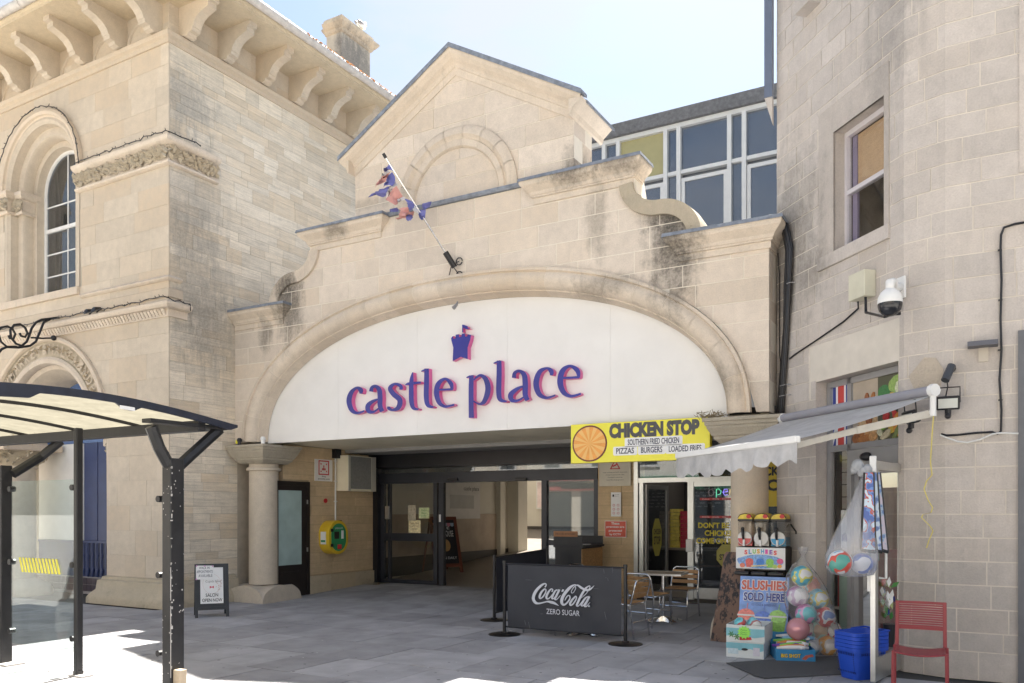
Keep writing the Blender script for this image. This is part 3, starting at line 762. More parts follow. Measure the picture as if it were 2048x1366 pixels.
for i_, (nm, strokes) in enumerate(LT.items()):
    mb = MB()
    for j, st in enumerate(strokes): mb.ribbon(st, zf, 0.11+0.0012*j, 0.199, 0, 1, step=7)
    put(mb, 'letter_'+nm[0], [M_BLUE, M_PINK], SB, True, fixn=False)
em = MB().prism([(932,225),(948,208),(952,232),(968,228),(970,198),(995,194),(997,218),(1015,215),(1018,190),(1042,188),(1045,214),(1062,212),(1066,194),(1092,200),(1086,240),(1066,300),(1066,395),(1010,376),(945,410),(950,300),(936,250)], zf, 0.11, 0.199, 0, 1)
put(em, 'castle_emblem', [M_BLUE, M_PINK], SB, True)
em = MB().prism([(1015,115),(1030,117),(1062,130),(1060,142),(1082,148),(1045,152),(1024,140),(1024,178),(1015,178)], zf, 0.13, 0.199, 0, 1)
put(em, 'emblem_pennant', [M_BLUE, M_PINK], SB, True)
# ================================================================== left stone building
XS, YF = -11.78, -1.4
LB = thing('stone_hall', 'tall cream stone hall with bracketed eaves, round-headed window and carved doorway', 'building', (-15.0, 1.0, 0))
ff = lambda u, z, d: (u, YF-d, z)
fs = lambda u, z, d: (XS+d, u, z)
XW = -19.0
WCX, WZS, WR = -15.43, 7.87, 1.2
DCX, DZS, DR = -15.3, 2.95, 1.86
def lo_w(x): return WZS+math.sqrt(WR**2-(x-WCX)**2) if abs(x-WCX) < WR else 5.7
def lo_d(x): return DZS+math.sqrt(DR**2-(x-DCX)**2) if abs(x-DCX) < DR else 0.0
masonry(LB, M_FRONT, [0.42, 0.85, 1.28, 1.71, 2.14, 2.57, 3.0, 3.43, 3.86, 4.29, 4.60, 4.88], (0.5, 1.1), ff, XW, XS, lo_d, None, seed=21, gap=0.0012, depth=0.02, nsamp=12)
masonry(LB, M_FRONT, [4.88, 5.3, 5.7], (0.6, 1.2), ff, XW, XS, seed=22, gap=0.0012, depth=0.02)
masonry(LB, M_FRONT, [5.7, 6.05, 6.4, 6.75, 7.1, 7.46, 7.8, 8.12, 8.44, 8.76, 9.1, 9.46], (0.6, 1.2), ff, XW, XS, lo_w, None, seed=23, gap=0.0012, depth=0.02, nsamp=12)
# core behind the ashlar with the two openings left free
co = MB()
for zz0, zz1, fn_ in ((0, 4.9, lo_d), (4.9, 5.7, None), (5.7, 10.4, lo_w)):
    uu = [XW+(XS-0.004-XW)*i/180 for i in range(181)]
    for a, b in zip(uu[:-1], uu[1:]):
        la, lb = (max(zz0, fn_(a)), max(zz0, fn_(b))) if fn_ else (zz0, zz0)
        co.face([(a, YF+0.006, la), (b, YF+0.006, lb), (b, YF+0.006, zz1), (a, YF+0.006, zz1)])
co.face([(XS-0.006, YF+0.006, 0), (XS-0.006, 9, 0), (XS-0.006, 9, 10.4), (XS-0.006, YF+0.006, 10.4)])
co.face([(XW, YF, 0), (XW, 9, 0), (XW, 9, 10.4), (XW, YF, 10.4)]); co.face([(XW, 9, 0), (XS, 9, 0), (XS, 9, 10.4), (XW, 9, 10.4)])
put(co, 'wall', M_SIDEM, LB, True, fixn=False)
# side wall of coursed rubble: irregular courses
rg = random.Random(31); zs = [0.42]; 
while zs[-1] < 9.2: zs.append(zs[-1]+rg.choice((0.13, 0.16, 0.19, 0.22, 0.26)))
zs = [z for z in zs if z < 9.25]+[9.46]
masonry(LB, M_SIDE, [z for z in zs if z <= 4.9], (0.3, 0.7), fs, YF+0.02, 0.06, seed=24, gap=0.003, depth=0.02, cap=70)
masonry(LB, M_SIDE, [z for z in zs if z > 4.6], (0.3, 0.8), fs, YF+0.02, 3.6, seed=25, gap=0.003, depth=0.02, cap=225)
masonry(LB, M_FRONT, [9.46, 9.8, 10.14], (0.5, 0.9), ff, XW, XS, seed=26, gap=0.0015, depth=0.02)
masonry(LB, M_FRONT, [9.46, 9.8, 10.14], (0.4, 0.7), fs, YF, 4.5, seed=27, gap=0.0015, depth=0.02)

def portal(name, cx, zsp, zb, prof, material, parent, n=28, jambs=True):
    rows_ = []
    if jambs: rows_.append([(cx-r, y, zb) for r, y in prof])
    for i in range(n+1):
        a = math.pi*(1-i/n); rows_.append([(cx+r*math.cos(a), y, zsp+r*math.sin(a)) for r, y in prof])
    if jambs: rows_.append([(cx+r, y, zb) for r, y in prof])
    return put(MB().grid(rows_), name, material, parent, True, smooth=True)
# window: hood, stepped reveals, white sash
portal('window_hood', WCX, WZS, 7.6, [(1.30, YF), (1.30, YF-0.07), (1.25, YF-0.09), (1.20, YF-0.07), (1.19, YF-0.03), (1.17, YF-0.02), (1.15, YF+0.02)], M_TRIM, LB, jambs=False)
portal('window_reveal', WCX, WZS, 5.7, [(1.2, YF-0.005), (1.12, YF-0.03), (1.06, YF+0.02), (1.05, YF+0.16), (0.90, YF+0.16), (0.87, YF+0.20), (0.87, YF+0.36), (0.76, YF+0.36), (0.74, YF+0.62)], M_FRONT, LB)
put(MB().box(WCX-1.35, WCX+1.2, YF-0.06, YF+0.62, 5.56, 5.70), 'window_sill', M_TRIM, LB, True, bevel=0.01)
WY = YF+0.5
wf = portal('window', WCX, WZS, 5.7, [(0.78, WY), (0.70, WY), (0.69, WY+0.03), (0.69, WY+0.06)], M_WHITE, LB)
for nm, b_ in (('meeting_rail', (WCX-0.7, WCX+0.7, WY+0.0, WY+0.06, 7.12, 7.19)), ('bottom_rail', (WCX-0.7, WCX+0.7, WY, WY+0.06, 5.7, 5.82)), ('glazing_bar', (WCX-0.012, WCX+0.012, WY+0.02, WY+0.05, 5.8, 8.55)), ('glazing_bar', (WCX-0.7, WCX+0.7, WY+0.022, WY+0.048, 6.24, 6.265)), ('glazing_bar', (WCX-0.7, WCX+0.7, WY+0.022, WY+0.048, 6.68, 6.705)), ('glazing_bar', (WCX-0.7, WCX+0.7, WY+0.022, WY+0.048, 7.62, 7.645))):
    put(MB().box(*b_), nm, M_WHITE, wf, True)
put(MB().prism([(WCX-0.69, 5.75), (WCX+0.69, 5.75)]+arc_pts(WCX, WZS, 0.69, 0, math.pi, 20), lambda u, z, d: (u, d, z), WY+0.03, WY+0.036), 'pane', M_GLASSR, wf, True)
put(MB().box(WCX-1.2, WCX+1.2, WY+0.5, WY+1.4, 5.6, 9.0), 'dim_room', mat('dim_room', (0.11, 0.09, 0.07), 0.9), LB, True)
for s in (-1, 1):  # tied-back drape inside
    put(MB().grid([[(WCX+s*(0.66-0.16*math.sin(3*t)+0.02*math.sin(k*2.2)), WY+0.2+0.03*math.cos(k*2.2), 8.5-2.7*t) for k in range(6)] for t in (0, .3, .6, 1)]), 'curtain', mat('curtain', (0.32, 0.26, 0.2), 0.9), wf, True)

# carved leaf bands
def leaves(mb, p0, p1, outv, h, n, seed, size=0.075):
    rg = random.Random(seed); p0, p1, outv = Vector(p0), Vector(p1), Vector(outv); al = (p1-p0).normalized(); up = Vector((0, 0, 1))
    for i in range(n):
        t = (i+rg.random())/n; c = p0.lerp(p1, t)+up*rg.uniform(0.12*h, 0.88*h)+outv*rg.uniform(0.0, 0.05)
        ang = rg.uniform(0, 6.28); a = (al*math.cos(ang)+up*math.sin(ang)); b = (-al*math.sin(ang)+up*math.cos(ang)); s = size*rg.uniform(0.7, 1.25)
        tip = c+a*s+outv*0.03; base = c-a*s*0.8; l = c+b*s*0.55-outv*0.01; r = c-b*s*0.55-outv*0.01; mid = c+outv*0.055
        for q in ((base, r, mid), (r, tip, mid), (tip, l, mid), (l, base, mid)): mb.face(q)
    return mb
M_CARVE = stone('carved_limestone', (0.52, 0.45, 0.345), rand=0.0, grime=0.5, streak=0.2, gcol=(0.16, 0.14, 0.11), bump=0.4)
put(MB().mould([(0, 0), (0.04, 0), (0.075, 0.02), (0.08, 0.05), (0.05, 0.075), (0.035, 0.08), (0.035, 0.31), (0.06, 0.33), (0.12, 0.36), (0.15, 0.40), (0.15, 0.44), (0.09, 0.47), (0.0, 0.48)], [(-14.27, YF), (XS, YF), (XS, -0.42)], 7.40), 'string_course', M_TRIM, LB, True, smooth=True)
put(leaves(MB(), (-14.27, YF-0.04, 7.49), (XS+0.04, YF-0.04, 7.49), (0, -1, 0), 0.24, 230, 1), 'carved_leaves', M_CARVE, LB, True, fixn=False)
put(leaves(MB(), (XS+0.04, YF-0.04, 7.49), (XS+0.04, -0.45, 7.49), (1, 0, 0), 0.24, 80, 2), 'carved_leaves', M_CARVE, LB, True, fixn=False)
for (xa, xb, ya) in ((-18.4, -16.5, YF-0.02), (-16.5, -16.28, YF+0.14)):
    put(MB().mould([(0, 0), (0.05, 0.0), (0.06, 0.05), (0.03, 0.07), (0.03, 0.28), (0.07, 0.30), (0.11, 0.36), (0.11, 0.42), (0, 0.44)], [(xa, ya), (xb, ya), (xb, ya+0.3)], 7.42), 'impost', M_TRIM, LB, True)
    put(leaves(MB(), (xa, ya-0.04, 7.48), (xb+0.05, ya-0.04, 7.48), (0, -1, 0), 0.22, int(70*(xb-xa))+20, 4), 'carved_leaves', M_CARVE, LB, True, fixn=False)
# torus, plain apron and dentil cornice at first floor
put(MB().mould([(0, 0), (0.05, 0.01), (0.075, 0.04), (0.05, 0.075), (0, 0.09)], [(-14.15, YF), (XS, YF), (XS, -1.17)], 5.47), 'torus_moulding', M_TRIM, LB, True, smooth=True)
put(MB().mould([(0, 0), (0.03, 0), (0.03, 0.14), (0, 0.16)], [(XW, YF), (XS, YF), (XS, -1.14)], 5.2), 'plain_band', M_FRONT, LB, True)
put(MB().mould([(0, 0), (0.03, 0.0), (0.035, 0.12), (0.13, 0.135), (0.16, 0.17), (0.17, 0.21), (0.13, 0.235), (0, 0.26)], [(XW, YF), (XS, YF), (XS, -1.05)], 4.87), 'dentil_cornice', M_TRIM, LB, True)
for i in range(62):
    x = XS+0.0-0.06-i*0.088
    mb = MB(); a, z0, z1 = 0.034, 4.885, 4.99
    t_ = [(x-a, YF-0.035, z0), (x+a, YF-0.035, z0), (x+a, YF-0.035, z1), (x-a, YF-0.035, z1)]; ap = [(x-a, YF-0.10, z1), (x+a, YF-0.10, z1)]
    mb.face([t_[0], t_[1], ap[1], ap[0]]); mb.face([t_[0], ap[0], t_[3]]); mb.face([t_[1], t_[2], ap[1]]); mb.face([ap[0], ap[1], t_[2], t_[3]])
    put(mb, 'dentil', M_TRIM, LB, True)
# eaves: bed mould, brackets, soffit, fascia, gutter, roof
put(MB().mould([(0, 0), (0.03, 0), (0.04, 0.06), (0.09, 0.09), (0.11, 0.15), (0.09, 0.17), (0, 0.18)], [(XW, YF), (XS, YF), (XS, 6)], 9.45), 'bed_mould', M_FRONT, LB, True)
OV = 0.98
M_SOF = stone('eaves_soffit', (0.60, 0.50, 0.36), rand=0.0, grime=0.25, streak=0.0, warmth=0.0, bump=0.2)
put(MB().mould([(0, 0), (OV, 0), (OV, 0.05), (OV+0.03, 0.07), (OV+0.05, 0.12), (0, 0.12)], [(XW, YF), (XS, YF), (XS, 8.5)], 10.125), 'eaves_soffit', M_SOF, LB, True)
bp = [(0, 0.5), (0.80, 0.5), (0.80, 0.42), (0.73, 0.41), (0.73, 0.33), (0.66, 0.315), (0.55, 0.285), (0.45, 0.235), (0.385, 0.165), (0.36, 0.10), (0.34, 0.09), (0.33, 0.04), (0.25, 0.035), (0.235, -0.01), (0.16, -0.03), (0.12, 0.0), (0.0, 0.0)]
def bracket(kind, u, w=0.085):
    if kind == 'f': fn = lambda a, z, d: (u+d, YF-a, 9.625+z)
    else: fn = lambda a, z, d: (XS+a, u+d, 9.625+z)
    put(MB().prism(bp, fn, -w, w), 'eaves_bracket', M_FRONT, LB, True)
for x in (-12.02, -12.95, -13.93, -14.92, -15.88, -16.85, -17.8): bracket('f', x)
for y in (-1.12, -0.3, 0.58, 1.42, 2.26, 3.1, 3.95): bracket('s', y)
for x in (-12.48, -13.44, -14.42, -15.4, -16.36, -17.3):
    put(MB().grid([[(x+r*math.cos(math.pi*i/14), YF-y, 9.63+r*1.05*math.sin(math.pi*i/14)) for r, y in ((0.36, 0), (0.36, 0.03), (0.31, 0.03), (0.30, 0.0))] for i in range(15)]), 'frieze_arch', M_FRONT, LB, True)
M_GUT = mat('flaking_gutter_paint', (0.60, 0.56, 0.52), 0.6, var=0.15, scale=9, grime=0.25)
M_RUST = mat('lichen_orange', (0.52, 0.22, 0.06), 0.9, var=0.3, scale=20)
gx, gy_ = XS+OV+0.1, YF-OV-0.1
put(MB().tube([(XW, gy_, 10.27), (gx, gy_, 10.27)], 0.075, 10), 'gutter', M_GUT, LB, True, smooth=True)
put(MB().tube([(gx, gy_, 10.27), (gx, 8.5, 10.27)], 0.075, 10), 'gutter', M_GUT, LB, True, smooth=True)
for y in (-1.6, 0.2, 2.0, 3.8): put(MB().tube([(gx, y-0.03, 10.27), (gx, y+0.03, 10.27)], 0.085, 10), 'gutter_joint', M_GUT, LB, True)
for x in (-12.4, -14.2, -16.0): put(MB().tube([(x-0.03, gy_, 10.27), (x+0.03, gy_, 10.27)], 0.085, 10), 'gutter_joint', M_GUT, LB, True)
rg = random.Random(8); li = MB()
for i in range(260):
    y = rg.uniform(0.6, 4.4); a = rg.uniform(0.2, 2.2); li.sphere((gx+0.078*math.cos(a), y, 10.27+0.078*math.sin(a)), rg.uniform(0.008, 0.022), 5, 4, (1, 1.4, 0.6))
stuff(put(li, 'gutter_lichen', M_RUST, LB, True, fixn=False))
rp = MB(); ro = 0.16
hip = [(gx-0.02, gy_+0.02), (gx-0.02, 8.6), (XW, 8.6), (XW, gy_+0.02)]
rp.face([(gx-0.02, gy_+0.02, 10.3), (gx-0.02, 8.6, 10.3), (-15.2, 8.6, 12.2), (-15.2, 2.0, 12.2)])
rp.face([(gx-0.02, gy_+0.02, 10.3), (-15.2, 2.0, 12.2), (XW, 2.0, 12.2), (XW, gy_+0.02, 10.3)])
put(rp, 'roof', mat('stone_roof_tiles', (0.22, 0.17, 0.13), 0.9, var=0.3, scale=8, bump=0.8, bscale=12), LB, True)
# chimney
M_CHIM = stone('chimney_stone', (0.62, 0.57, 0.48), rand=0.03, grime=0.7, streak=0.5, gcol=(0.15, 0.145, 0.14), bump=0.6, stains=[(-13.0, 4.55, 12.3, 0.3, 1.2, 0.8, (0.15, 0.15, 0.15)), (-13.0, 5.1, 12.0, 0.3, 1.4, 0.7, (0.2, 0.2, 0.19))])
ch = put(MB().box(-13.47, -13.0, 4.25, 5.28, 10.6, 12.9), 'chimney', M_CHIM, LB, True)
put(MB().mould([(0, 0), (0.04, 0.02), (0.07, 0.08), (0.1, 0.1), (0.16, 0.18), (0.17, 0.22), (0.06, 0.24), (0.06, 0.36), (0, 0.36)], [(-13.47, 4.25), (-13.0, 4.25), (-13.0, 5.28), (-13.47, 5.28), (-13.47, 4.25)], 12.86), 'chimney_cap', M_CHIM, ch, True)
put(MB().box(-13.52, -12.95, 4.2, 5.33, 13.1, 13.215), 'chimney_top', M_CHIM, ch, True)
# gull on the chimney
GL = thing('gull', 'white gull standing on the tall stone chimney', 'bird', (-13.0, 4.95, 13.22))
put(MB().sphere((0, 0, 0.14), 0.1, 14, 10, (0.75, 1.55, 0.75)).sphere((0, 0.13, 0.245), 0.05, 10, 8).tube([(0, 0.07, 0.17), (0, 0.12, 0.23)], 0.045, 8), 'body', M_WHITE, GL, smooth='all')
put(MB().sphere((0.045, -0.06, 0.16), 0.07, 10, 8, (0.5, 2.0, 0.7)).sphere((-0.045, -0.06, 0.16), 0.07, 10, 8, (0.5, 2.0, 0.7)), 'wings', M_GREY, GL, smooth='all')
put(MB().tube([(0, 0.17, 0.24), (0, 0.22, 0.232)], [0.016, 0.003], 6), 'beak', mat('gull_beak', (0.7, 0.45, 0.05), 0.5), GL)
for s in (-1, 1): put(MB().tube([(0.03*s, 0, 0), (0.03*s, 0, 0.09)], 0.006, 5), 'leg', mat('gull_beak', (0.7, 0.45, 0.05)), GL)
# doorway: carved inscription ring, roll, splay
portal('door_hood', DCX, DZS, 2.9, [(1.95, YF), (1.95, YF-0.06), (1.91, YF-0.08), (1.87, YF-0.06), (1.85, YF-0.01)], M_TRIM, LB, jambs=False)
portal('inscription_ring', DCX, DZS, 2.9, [(1.86, YF-0.002), (1.84, YF+0.02), (1.58, YF+0.02), (1.57, YF-0.01)], M_CARVE, LB, jambs=False)
portal('door_roll', DCX, DZS, 2.9, [(1.57, YF-0.01), (1.52, YF-0.04), (1.45, YF-0.02), (1.42, YF+0.05), (1.43, YF+0.12), (1.36, YF+0.16)], M_TRIM, LB, jambs=False)
portal('door_splay', DCX, DZS, 2.9, [(1.36, YF+0.16), (1.22, YF+0.42), (1.20, YF+0.75)], M_FRONT, LB, jambs=False)
ins = 'BLOWEN9MARKET&HALTAINDRIDGE'
insmb = MB()
for i, chh in enumerate(ins):
    a = math.pi*(1-(i+0.5)/len(ins))
    def fr(u, v, d, a=a): 
        r = 1.61+v*0.20; aa = a-(u-0.5)*0.085
        return (DCX+r*math.cos(aa), YF+0.02-d, DZS+r*math.sin(aa))
    lettering(chh, fr, 0, 0, 1.0, 1.0, 0.02, 0.032, insmb)
put(insmb, 'carved_lettering', M_FRONT, LB, True, fixn=False)
leafr = MB()
for i in range(44):
    a = math.pi*(0.02+0.96*i/43)
    leaves(leafr, (DCX+1.7*math.cos(a)-0.03, YF+0.0, DZS+1.7*math.sin(a)-0.03), (DCX+1.7*math.cos(a)+0.03, YF, DZS+1.7*math.sin(a)+0.03), (0, -1, 0), 0.06, 2, 100+i, 0.03)
put(leafr, 'ring_leaves', M_CARVE, LB, True, fixn=False)
M_NAVY = mat('navy_door_paint', (0.035, 0.055, 0.15), 0.35, var=0.15, scale=3)
DY = YF+0.75
put(MB().prism(arc_pts(DCX, DZS, 1.24, 0, math.pi, 24), lambda u, z, d: (u, d, z), DY, DY+0.05), 'tympanum_panel', mat('fanlight_blue', (0.10, 0.17, 0.36), 0.25, var=0.1), LB, True)
for x0, x1 in ((-16.8, -15.3), (-15.27, -14.85), (-14.83, -14.3), (-14.28, -13.92), (-13.9, -13.3)):
    put(MB().box(x0, x1, DY, DY+0.05, 1.04, 2.95), 'door_panel', M_NAVY if x0 > -15.35 else M_WHITE, LB, True, bevel=0.008)
put(MB().box(-16.8, -13.3, DY-0.02, DY+0.02, 1.0, 1.04), 'panel_rail', M_NAVY, LB, True)
put(MB().box(-16.9, -13.2, DY+0.06, DY+0.2, 0, 3.0), 'door_lining', M_NAVY, LB, True)
for i in range(26):
    x = -13.42-i*0.073; yel = i in (0, 1, 2)
    mb = MB().box(x-0.018, x+0.018, DY-0.01, DY+0.01, 0.34, 1.0)
    if i % 2 == 1: mb = MB().lathe([(0.008, 0.34), (0.012, 0.36), (0.02, 0.42), (0.028, 0.47), (0.014, 0.52), (0.012, 0.7), (0.02, 0.76), (0.012, 0.8), (0.012, 1.0)], (x, DY-0.02, 0), 8)
    put(mb, 'railing_bar', mat('railing_yellow', (0.62, 0.47, 0.02), 0.4) if yel else M_NAVY, LB, True)
for r_ in range(2):
    for c_ in range(26):
        x = -13.32-c_*0.14
        put(MB().box(x-0.132, x, DY-0.03, DY, 0.055+r_*0.135, 0.183+r_*0.135), 'plinth_tile', mat('plum_tile', (0.075, 0.06, 0.075), 0.3, rand=0.12), LB, True)
put(MB().box(-16.9, -13.3, DY-0.024, DY+0.04, 0, 0.335), 'tile_plinth', mat('tile_grout', (0.33, 0.31, 0.31), 0.9), LB, True)
# jamb column and its capital, base
def jamb_col(x, y, r, zt, part):
    put(MB().lathe([(r, 0.30), (r, zt-0.42), (r*1.12, zt-0.41), (r*1.12, zt-0.37), (r, zt-0.36)], (x, y, 0), 24), 'jamb_shaft', M_FRONT, LB, True, smooth=True)
    put(MB().lathe([(r*1.0, zt-0.36), (r*1.05, zt-0.25), (r*1.4, zt-0.08), (r*1.5, zt-0.08)], (x, y, 0), 16), 'jamb_capital', M_CARVE, LB, True, smooth=True)
    lv = MB(); rg = random.Random(part)
    for i in range(90):
        a = rg.uniform(0, 6.28); h = rg.uniform(0.0, 1); rr = r*(1.05+0.4*h)+0.02; c = Vector((x+rr*math.cos(a), y+rr*math.sin(a), zt-0.34+0.25*h)); o_ = Vector((math.cos(a), math.sin(a), 0)); t_ = Vector((-o_.y, o_.x, 0))
        leaves(lv, c-t_*0.03, c+t_*0.03, o_, 0.05, 1, part*100+i, 0.055)
    put(lv, 'capital_leaves', M_CARVE, LB, True, fixn=False)
    a = r*1.75; put(MB().box(x-a, x+a, y-a, y+a, zt-0.08, zt+0.06), 'abacus', M_TRIM, LB, True, bevel=0.02)
    put(MB().lathe([(r*1.9, -0.02), (r*1.9, 0.06), (r*1.75, 0.18), (r*1.3, 0.27), (r*1.1, 0.30), (r, 0.31)], (x, y, 0), 24), 'jamb_base', M_FRONT, LB, True, smooth=True)
jamb_col(-16.45, YF+0.12, 0.33, 2.86, 1); jamb_col(-13.50, YF+0.34, 0.13, 2.86, 2)
put(MB().box(-13.44, -13.34, YF+0.0, DY+0.1, 0, 2.95), 'door_jamb', M_FRONT, LB, True)
# plinth of the corner pier with worn base course
put(MB().mould([(0, 0), (0.24, 0), (0.24, 0.10), (0.20, 0.17), (0.13, 0.24), (0.11, 0.40), (0.06, 0.42), (0.055, 0.46), (0, 0.48)], [(-13.44, 0.2), (-13.44, YF), (XS, YF), (XS, -0.02)], 0.0), 'plinth', stone('worn_plinth', (0.54, 0.47, 0.355), rand=0, grime=0.6, streak=0.35, bump=0.9, gcol=(0.13, 0.12, 0.10)), LB, True, smooth=True)
# festoon cable with little bulbs along string courses and hood
rg = random.Random(77)
def festoon(path, label, nm='festoon_cable'):
    P = []
    for a, b in zip(path[:-1], path[1:]):
        a, b = Vector(a), Vector(b); n_ = max(2, int((b-a).length/0.09))
        for i in range(n_): P.append(a.lerp(b, i/n_)+Vector((rg.gauss(0, 0.008), -abs(rg.gauss(0, 0.008)), rg.gauss(0, 0.010))))
    t = thing(nm, label, 'cable', P[0])
    put(MB().tube(P, 0.009, 5, sx=1.0), 'cable', M_BLACK, t, True)
    tw = MB()
    for p in P[::1]:
        d = Vector((rg.gauss(0, 1), -abs(rg.gauss(0, 0.6)), rg.gauss(0.2, 1))).normalized()*rg.uniform(0.02, 0.05); tw.tube([p, p+d], 0.006, 4)
    stuff(put(tw, 'bulb_holders', M_BLACK, t, True, fixn=False))
    return t
festoon([(-14.2, YF-0.1, 7.90), (-13.0, YF-0.12, 7.90), (XS+0.1, YF-0.14, 7.90), (XS+0.14, -0.75, 7.90)], 'dark festoon cable along the carved leaf course of the stone hall')
festoon([(WCX+1.33*math.cos(math.pi*(i/24)), YF-0.1, WZS+0.0+1.33*math.sin(math.pi*(i/24))) for i in range(25)], 'dark festoon cable following the round window hood')
festoon([(-17.2, YF-0.16, 5.14), (-13.5, YF-0.17, 5.13), (XS+0.1, YF-0.17, 5.15), (XS+0.17, -1.1, 5.1), (XS+0.17, -1.1, 4.9)], 'dark festoon cable lying on the toothed first-floor course')
# floodlights on the string course
for px_, py_, lab in ((178, 622, 'small silver-faced spotlight left of the pair on the toothed course'), (193, 618, 'small black spotlight right of the pair on the toothed course')):
    p = aty(px_, py_, YF-0.12); t = thing('spotlight', lab, 'lamp', p, group='spotlights on the stone hall')
    put(MB().lathe([(0.03, -0.06), (0.05, 0.02), (0.055, 0.06), (0.045, 0.062)], (0, 0, 0), 12, fn=lambda x, y, h: (x-0.3*h, -h*0.9+y*0.3, y*0.9-h*0.3)), 'lamp_head', M_BLACK, t, smooth=True)
    put(MB().tube([(0, 0.0, -0.06), (0, 0.06, 0), (0, 0.1, 0.02)], 0.012, 6), 'stem', M_BLACK, t)
# wrought-iron sign bracket standing out from the wall
BX = -14.85
IB = thing('iron_sign_bracket', 'black wrought-iron scroll bracket above the carved doorway', 'bracket', (BX, YF, 5.0))
zz = lambda pts: [tuple(atx(u/3.0, 400+v/3.0, BX)) for u, v in pts]
for pts, r_ in (([(370, 703), (300, 712), (250, 718), (215, 735), (190, 770), (175, 815), (160, 850), (130, 875), (95, 862), (65, 825), (62, 780), (85, 750), (120, 745), (150, 765), (165, 800), (150, 822), (125, 815), (118, 798)], 0.022),
                ([(300, 715), (262, 735), (240, 790), (215, 850), (180, 875), (110, 885), (40, 882), (10, 895), (-10, 920)], 0.022), ([(-20, 800), (5, 765), (45, 757), (75, 775), (92, 805), (80, 832), (58, 830), (50, 812)], 0.02), ([(-10, 800), (5, 850), (40, 880), (100, 880)], 0.02), ([(322, 828), (260, 830), (200, 826), (185, 826)], 0.016)):
    put(MB().tube(zz(pts), r_, 8), 'iron_scroll', M_BLACK, IB, True, smooth='all')
for q in ((370, 703), (322, 828)): p = Vector(zz([q])[0]); put(MB().sphere(p, 0.05, 10, 8), 'wall_boss', M_BLACK, IB, True)

# ================================================================== glazed office block behind
OB = thing('office_block', 'glazed office block with white mullions and flat dark parapet behind the gable', 'building', (-5.5, 7.0, 4.5))
OY = 7.0; xo0, xo1 = -9.2, -1.9
put(MB().box(xo0, xo1, OY-0.16, OY+0.3, 10.12, 10.40), 'parapet', mat('dark_felt', (0.17, 0.17, 0.175), 0.8, var=0.3, scale=15, grime=0.3), OB, True)
put(MB().box(xo0, xo1, OY+0.12, OY+6, 4.5, 10.1), 'rear_wall', mat('office_inside', (0.22, 0.24, 0.28), 0.9), OB, True)
put(MB().box(xo0, xo1, OY-0.07, OY+0.1, 10.02, 10.115), 'head_rail', M_PVC, OB, True)
cols = [xo0, -7.51, -7.16, -6.04, -5.74, -4.63, -4.32, -3.2, -2.9, xo1]
put(MB().box(xo0, xo1, OY-0.05, OY+0.08, 9.0, 9.08), 'transom', M_PVC, OB, True)
put(MB().box(xo0, xo1, OY-0.05, OY+0.08, 5.9, 6.0), 'transom', M_PVC, OB, True)
for x in cols: put(MB().box(x-0.045, x+0.045, OY-0.08, OY+0.1, 4.9, 10.05), 'mullion', M_PVC, OB, True)
M_SPAN = mat('olive_spandrel', (0.42, 0.38, 0.19), 0.35, var=0.05)
for a, b in zip(cols[:-1], cols[1:]):
    wide = b-a > 0.6
    if wide and -7.3 < a < -7.0: put(MB().box(a+0.045, b-0.045, OY+0.02, OY+0.05, 9.08, 10.02), 'spandrel_panel', M_SPAN, OB, True)
    else: put(MB().box(a+0.045, b-0.045, OY+0.02, OY+0.03, 9.08, 10.02), 'pane', M_GLASSO, OB, True)
    if wide:
        sash = put(MB().box(a+0.05, a+0.13, OY-0.03, OY+0.05, 6.0, 8.9).box(b-0.13, b-0.05, OY-0.03, OY+0.05, 6.0, 8.9).box(a+0.13, b-0.13, OY-0.03, OY+0.05, 8.82, 8.9).box(a+0.13, b-0.13, OY-0.03, OY+0.05, 7.58, 7.64), 'sash', M_PVC, OB, True)
        put(MB().box(a+0.13, b-0.13, OY+0.02, OY+0.03, 6.0, 7.58), 'pane', M_GLASSO, sash, True); put(MB().box(a+0.13, b-0.13, OY+0.0, OY+0.01, 7.64, 8.82), 'pane', M_GLASSO, sash, True)
    else:
        put(MB().box(a+0.045, b-0.045, OY+0.02, OY+0.03, 6.0, 9.0), 'pane', M_GLASSO, OB, True)

# ================================================================== right-hand building, its wall turning the corner
RB = thing('corner_shop_building', 'grey ashlar corner building with splayed shop doorway and sash window above', 'building', (0.5, 1.0, 0))
D1 = Vector((0.68108, -0.73221)); P0 = Vector((-2.27, 0.35)); S1 = 2.35
PA = P0+D1*S1; PB = Vector((-0.30, -1.50)); S2 = S1+(PB-PA).length
WALL = [(0.0, P0), (S1, PA), (S2, PB), (S2+6.0, PB+Vector((6.0, 0)))]
def wseg(s):
    for (s0, a), (s1, b) in zip(WALL[:-1], WALL[1:]):
        if s <= s1 or s1 == WALL[-1][0]:
            d = (b-a).normalized(); return a, d, s-s0
def wall_pt(s, z, d):
    # smooth normal near the bends
    a, dd, t = wseg(s); p = a+dd*t; n = Vector((dd.y, -dd.x))
    for sb in (S1, S2):
        if abs(s-sb) < 1e-4:
            _, d2, _ = wseg(sb+0.001); n2 = Vector((d2.y, -d2.x)); n = (n+n2).normalized(); n = n/max(0.5, n.dot(n2))
    return (p.x+n.x*d, p.y+n.y*d, z)
DSO0, DSO1, DTOP = 0.86, 2.27, 3.13     # shop door opening
WO = (0.91, 2.14, 4.41, 6.24)           # window surround
zc = [i*0.2255 for i in range(0, 43)]
holes_r = [(DSO0, DSO1, 0.0, DTOP), (WO[0], WO[1], WO[2], WO[3]), (0.72, 2.28, 3.155, 3.56)]
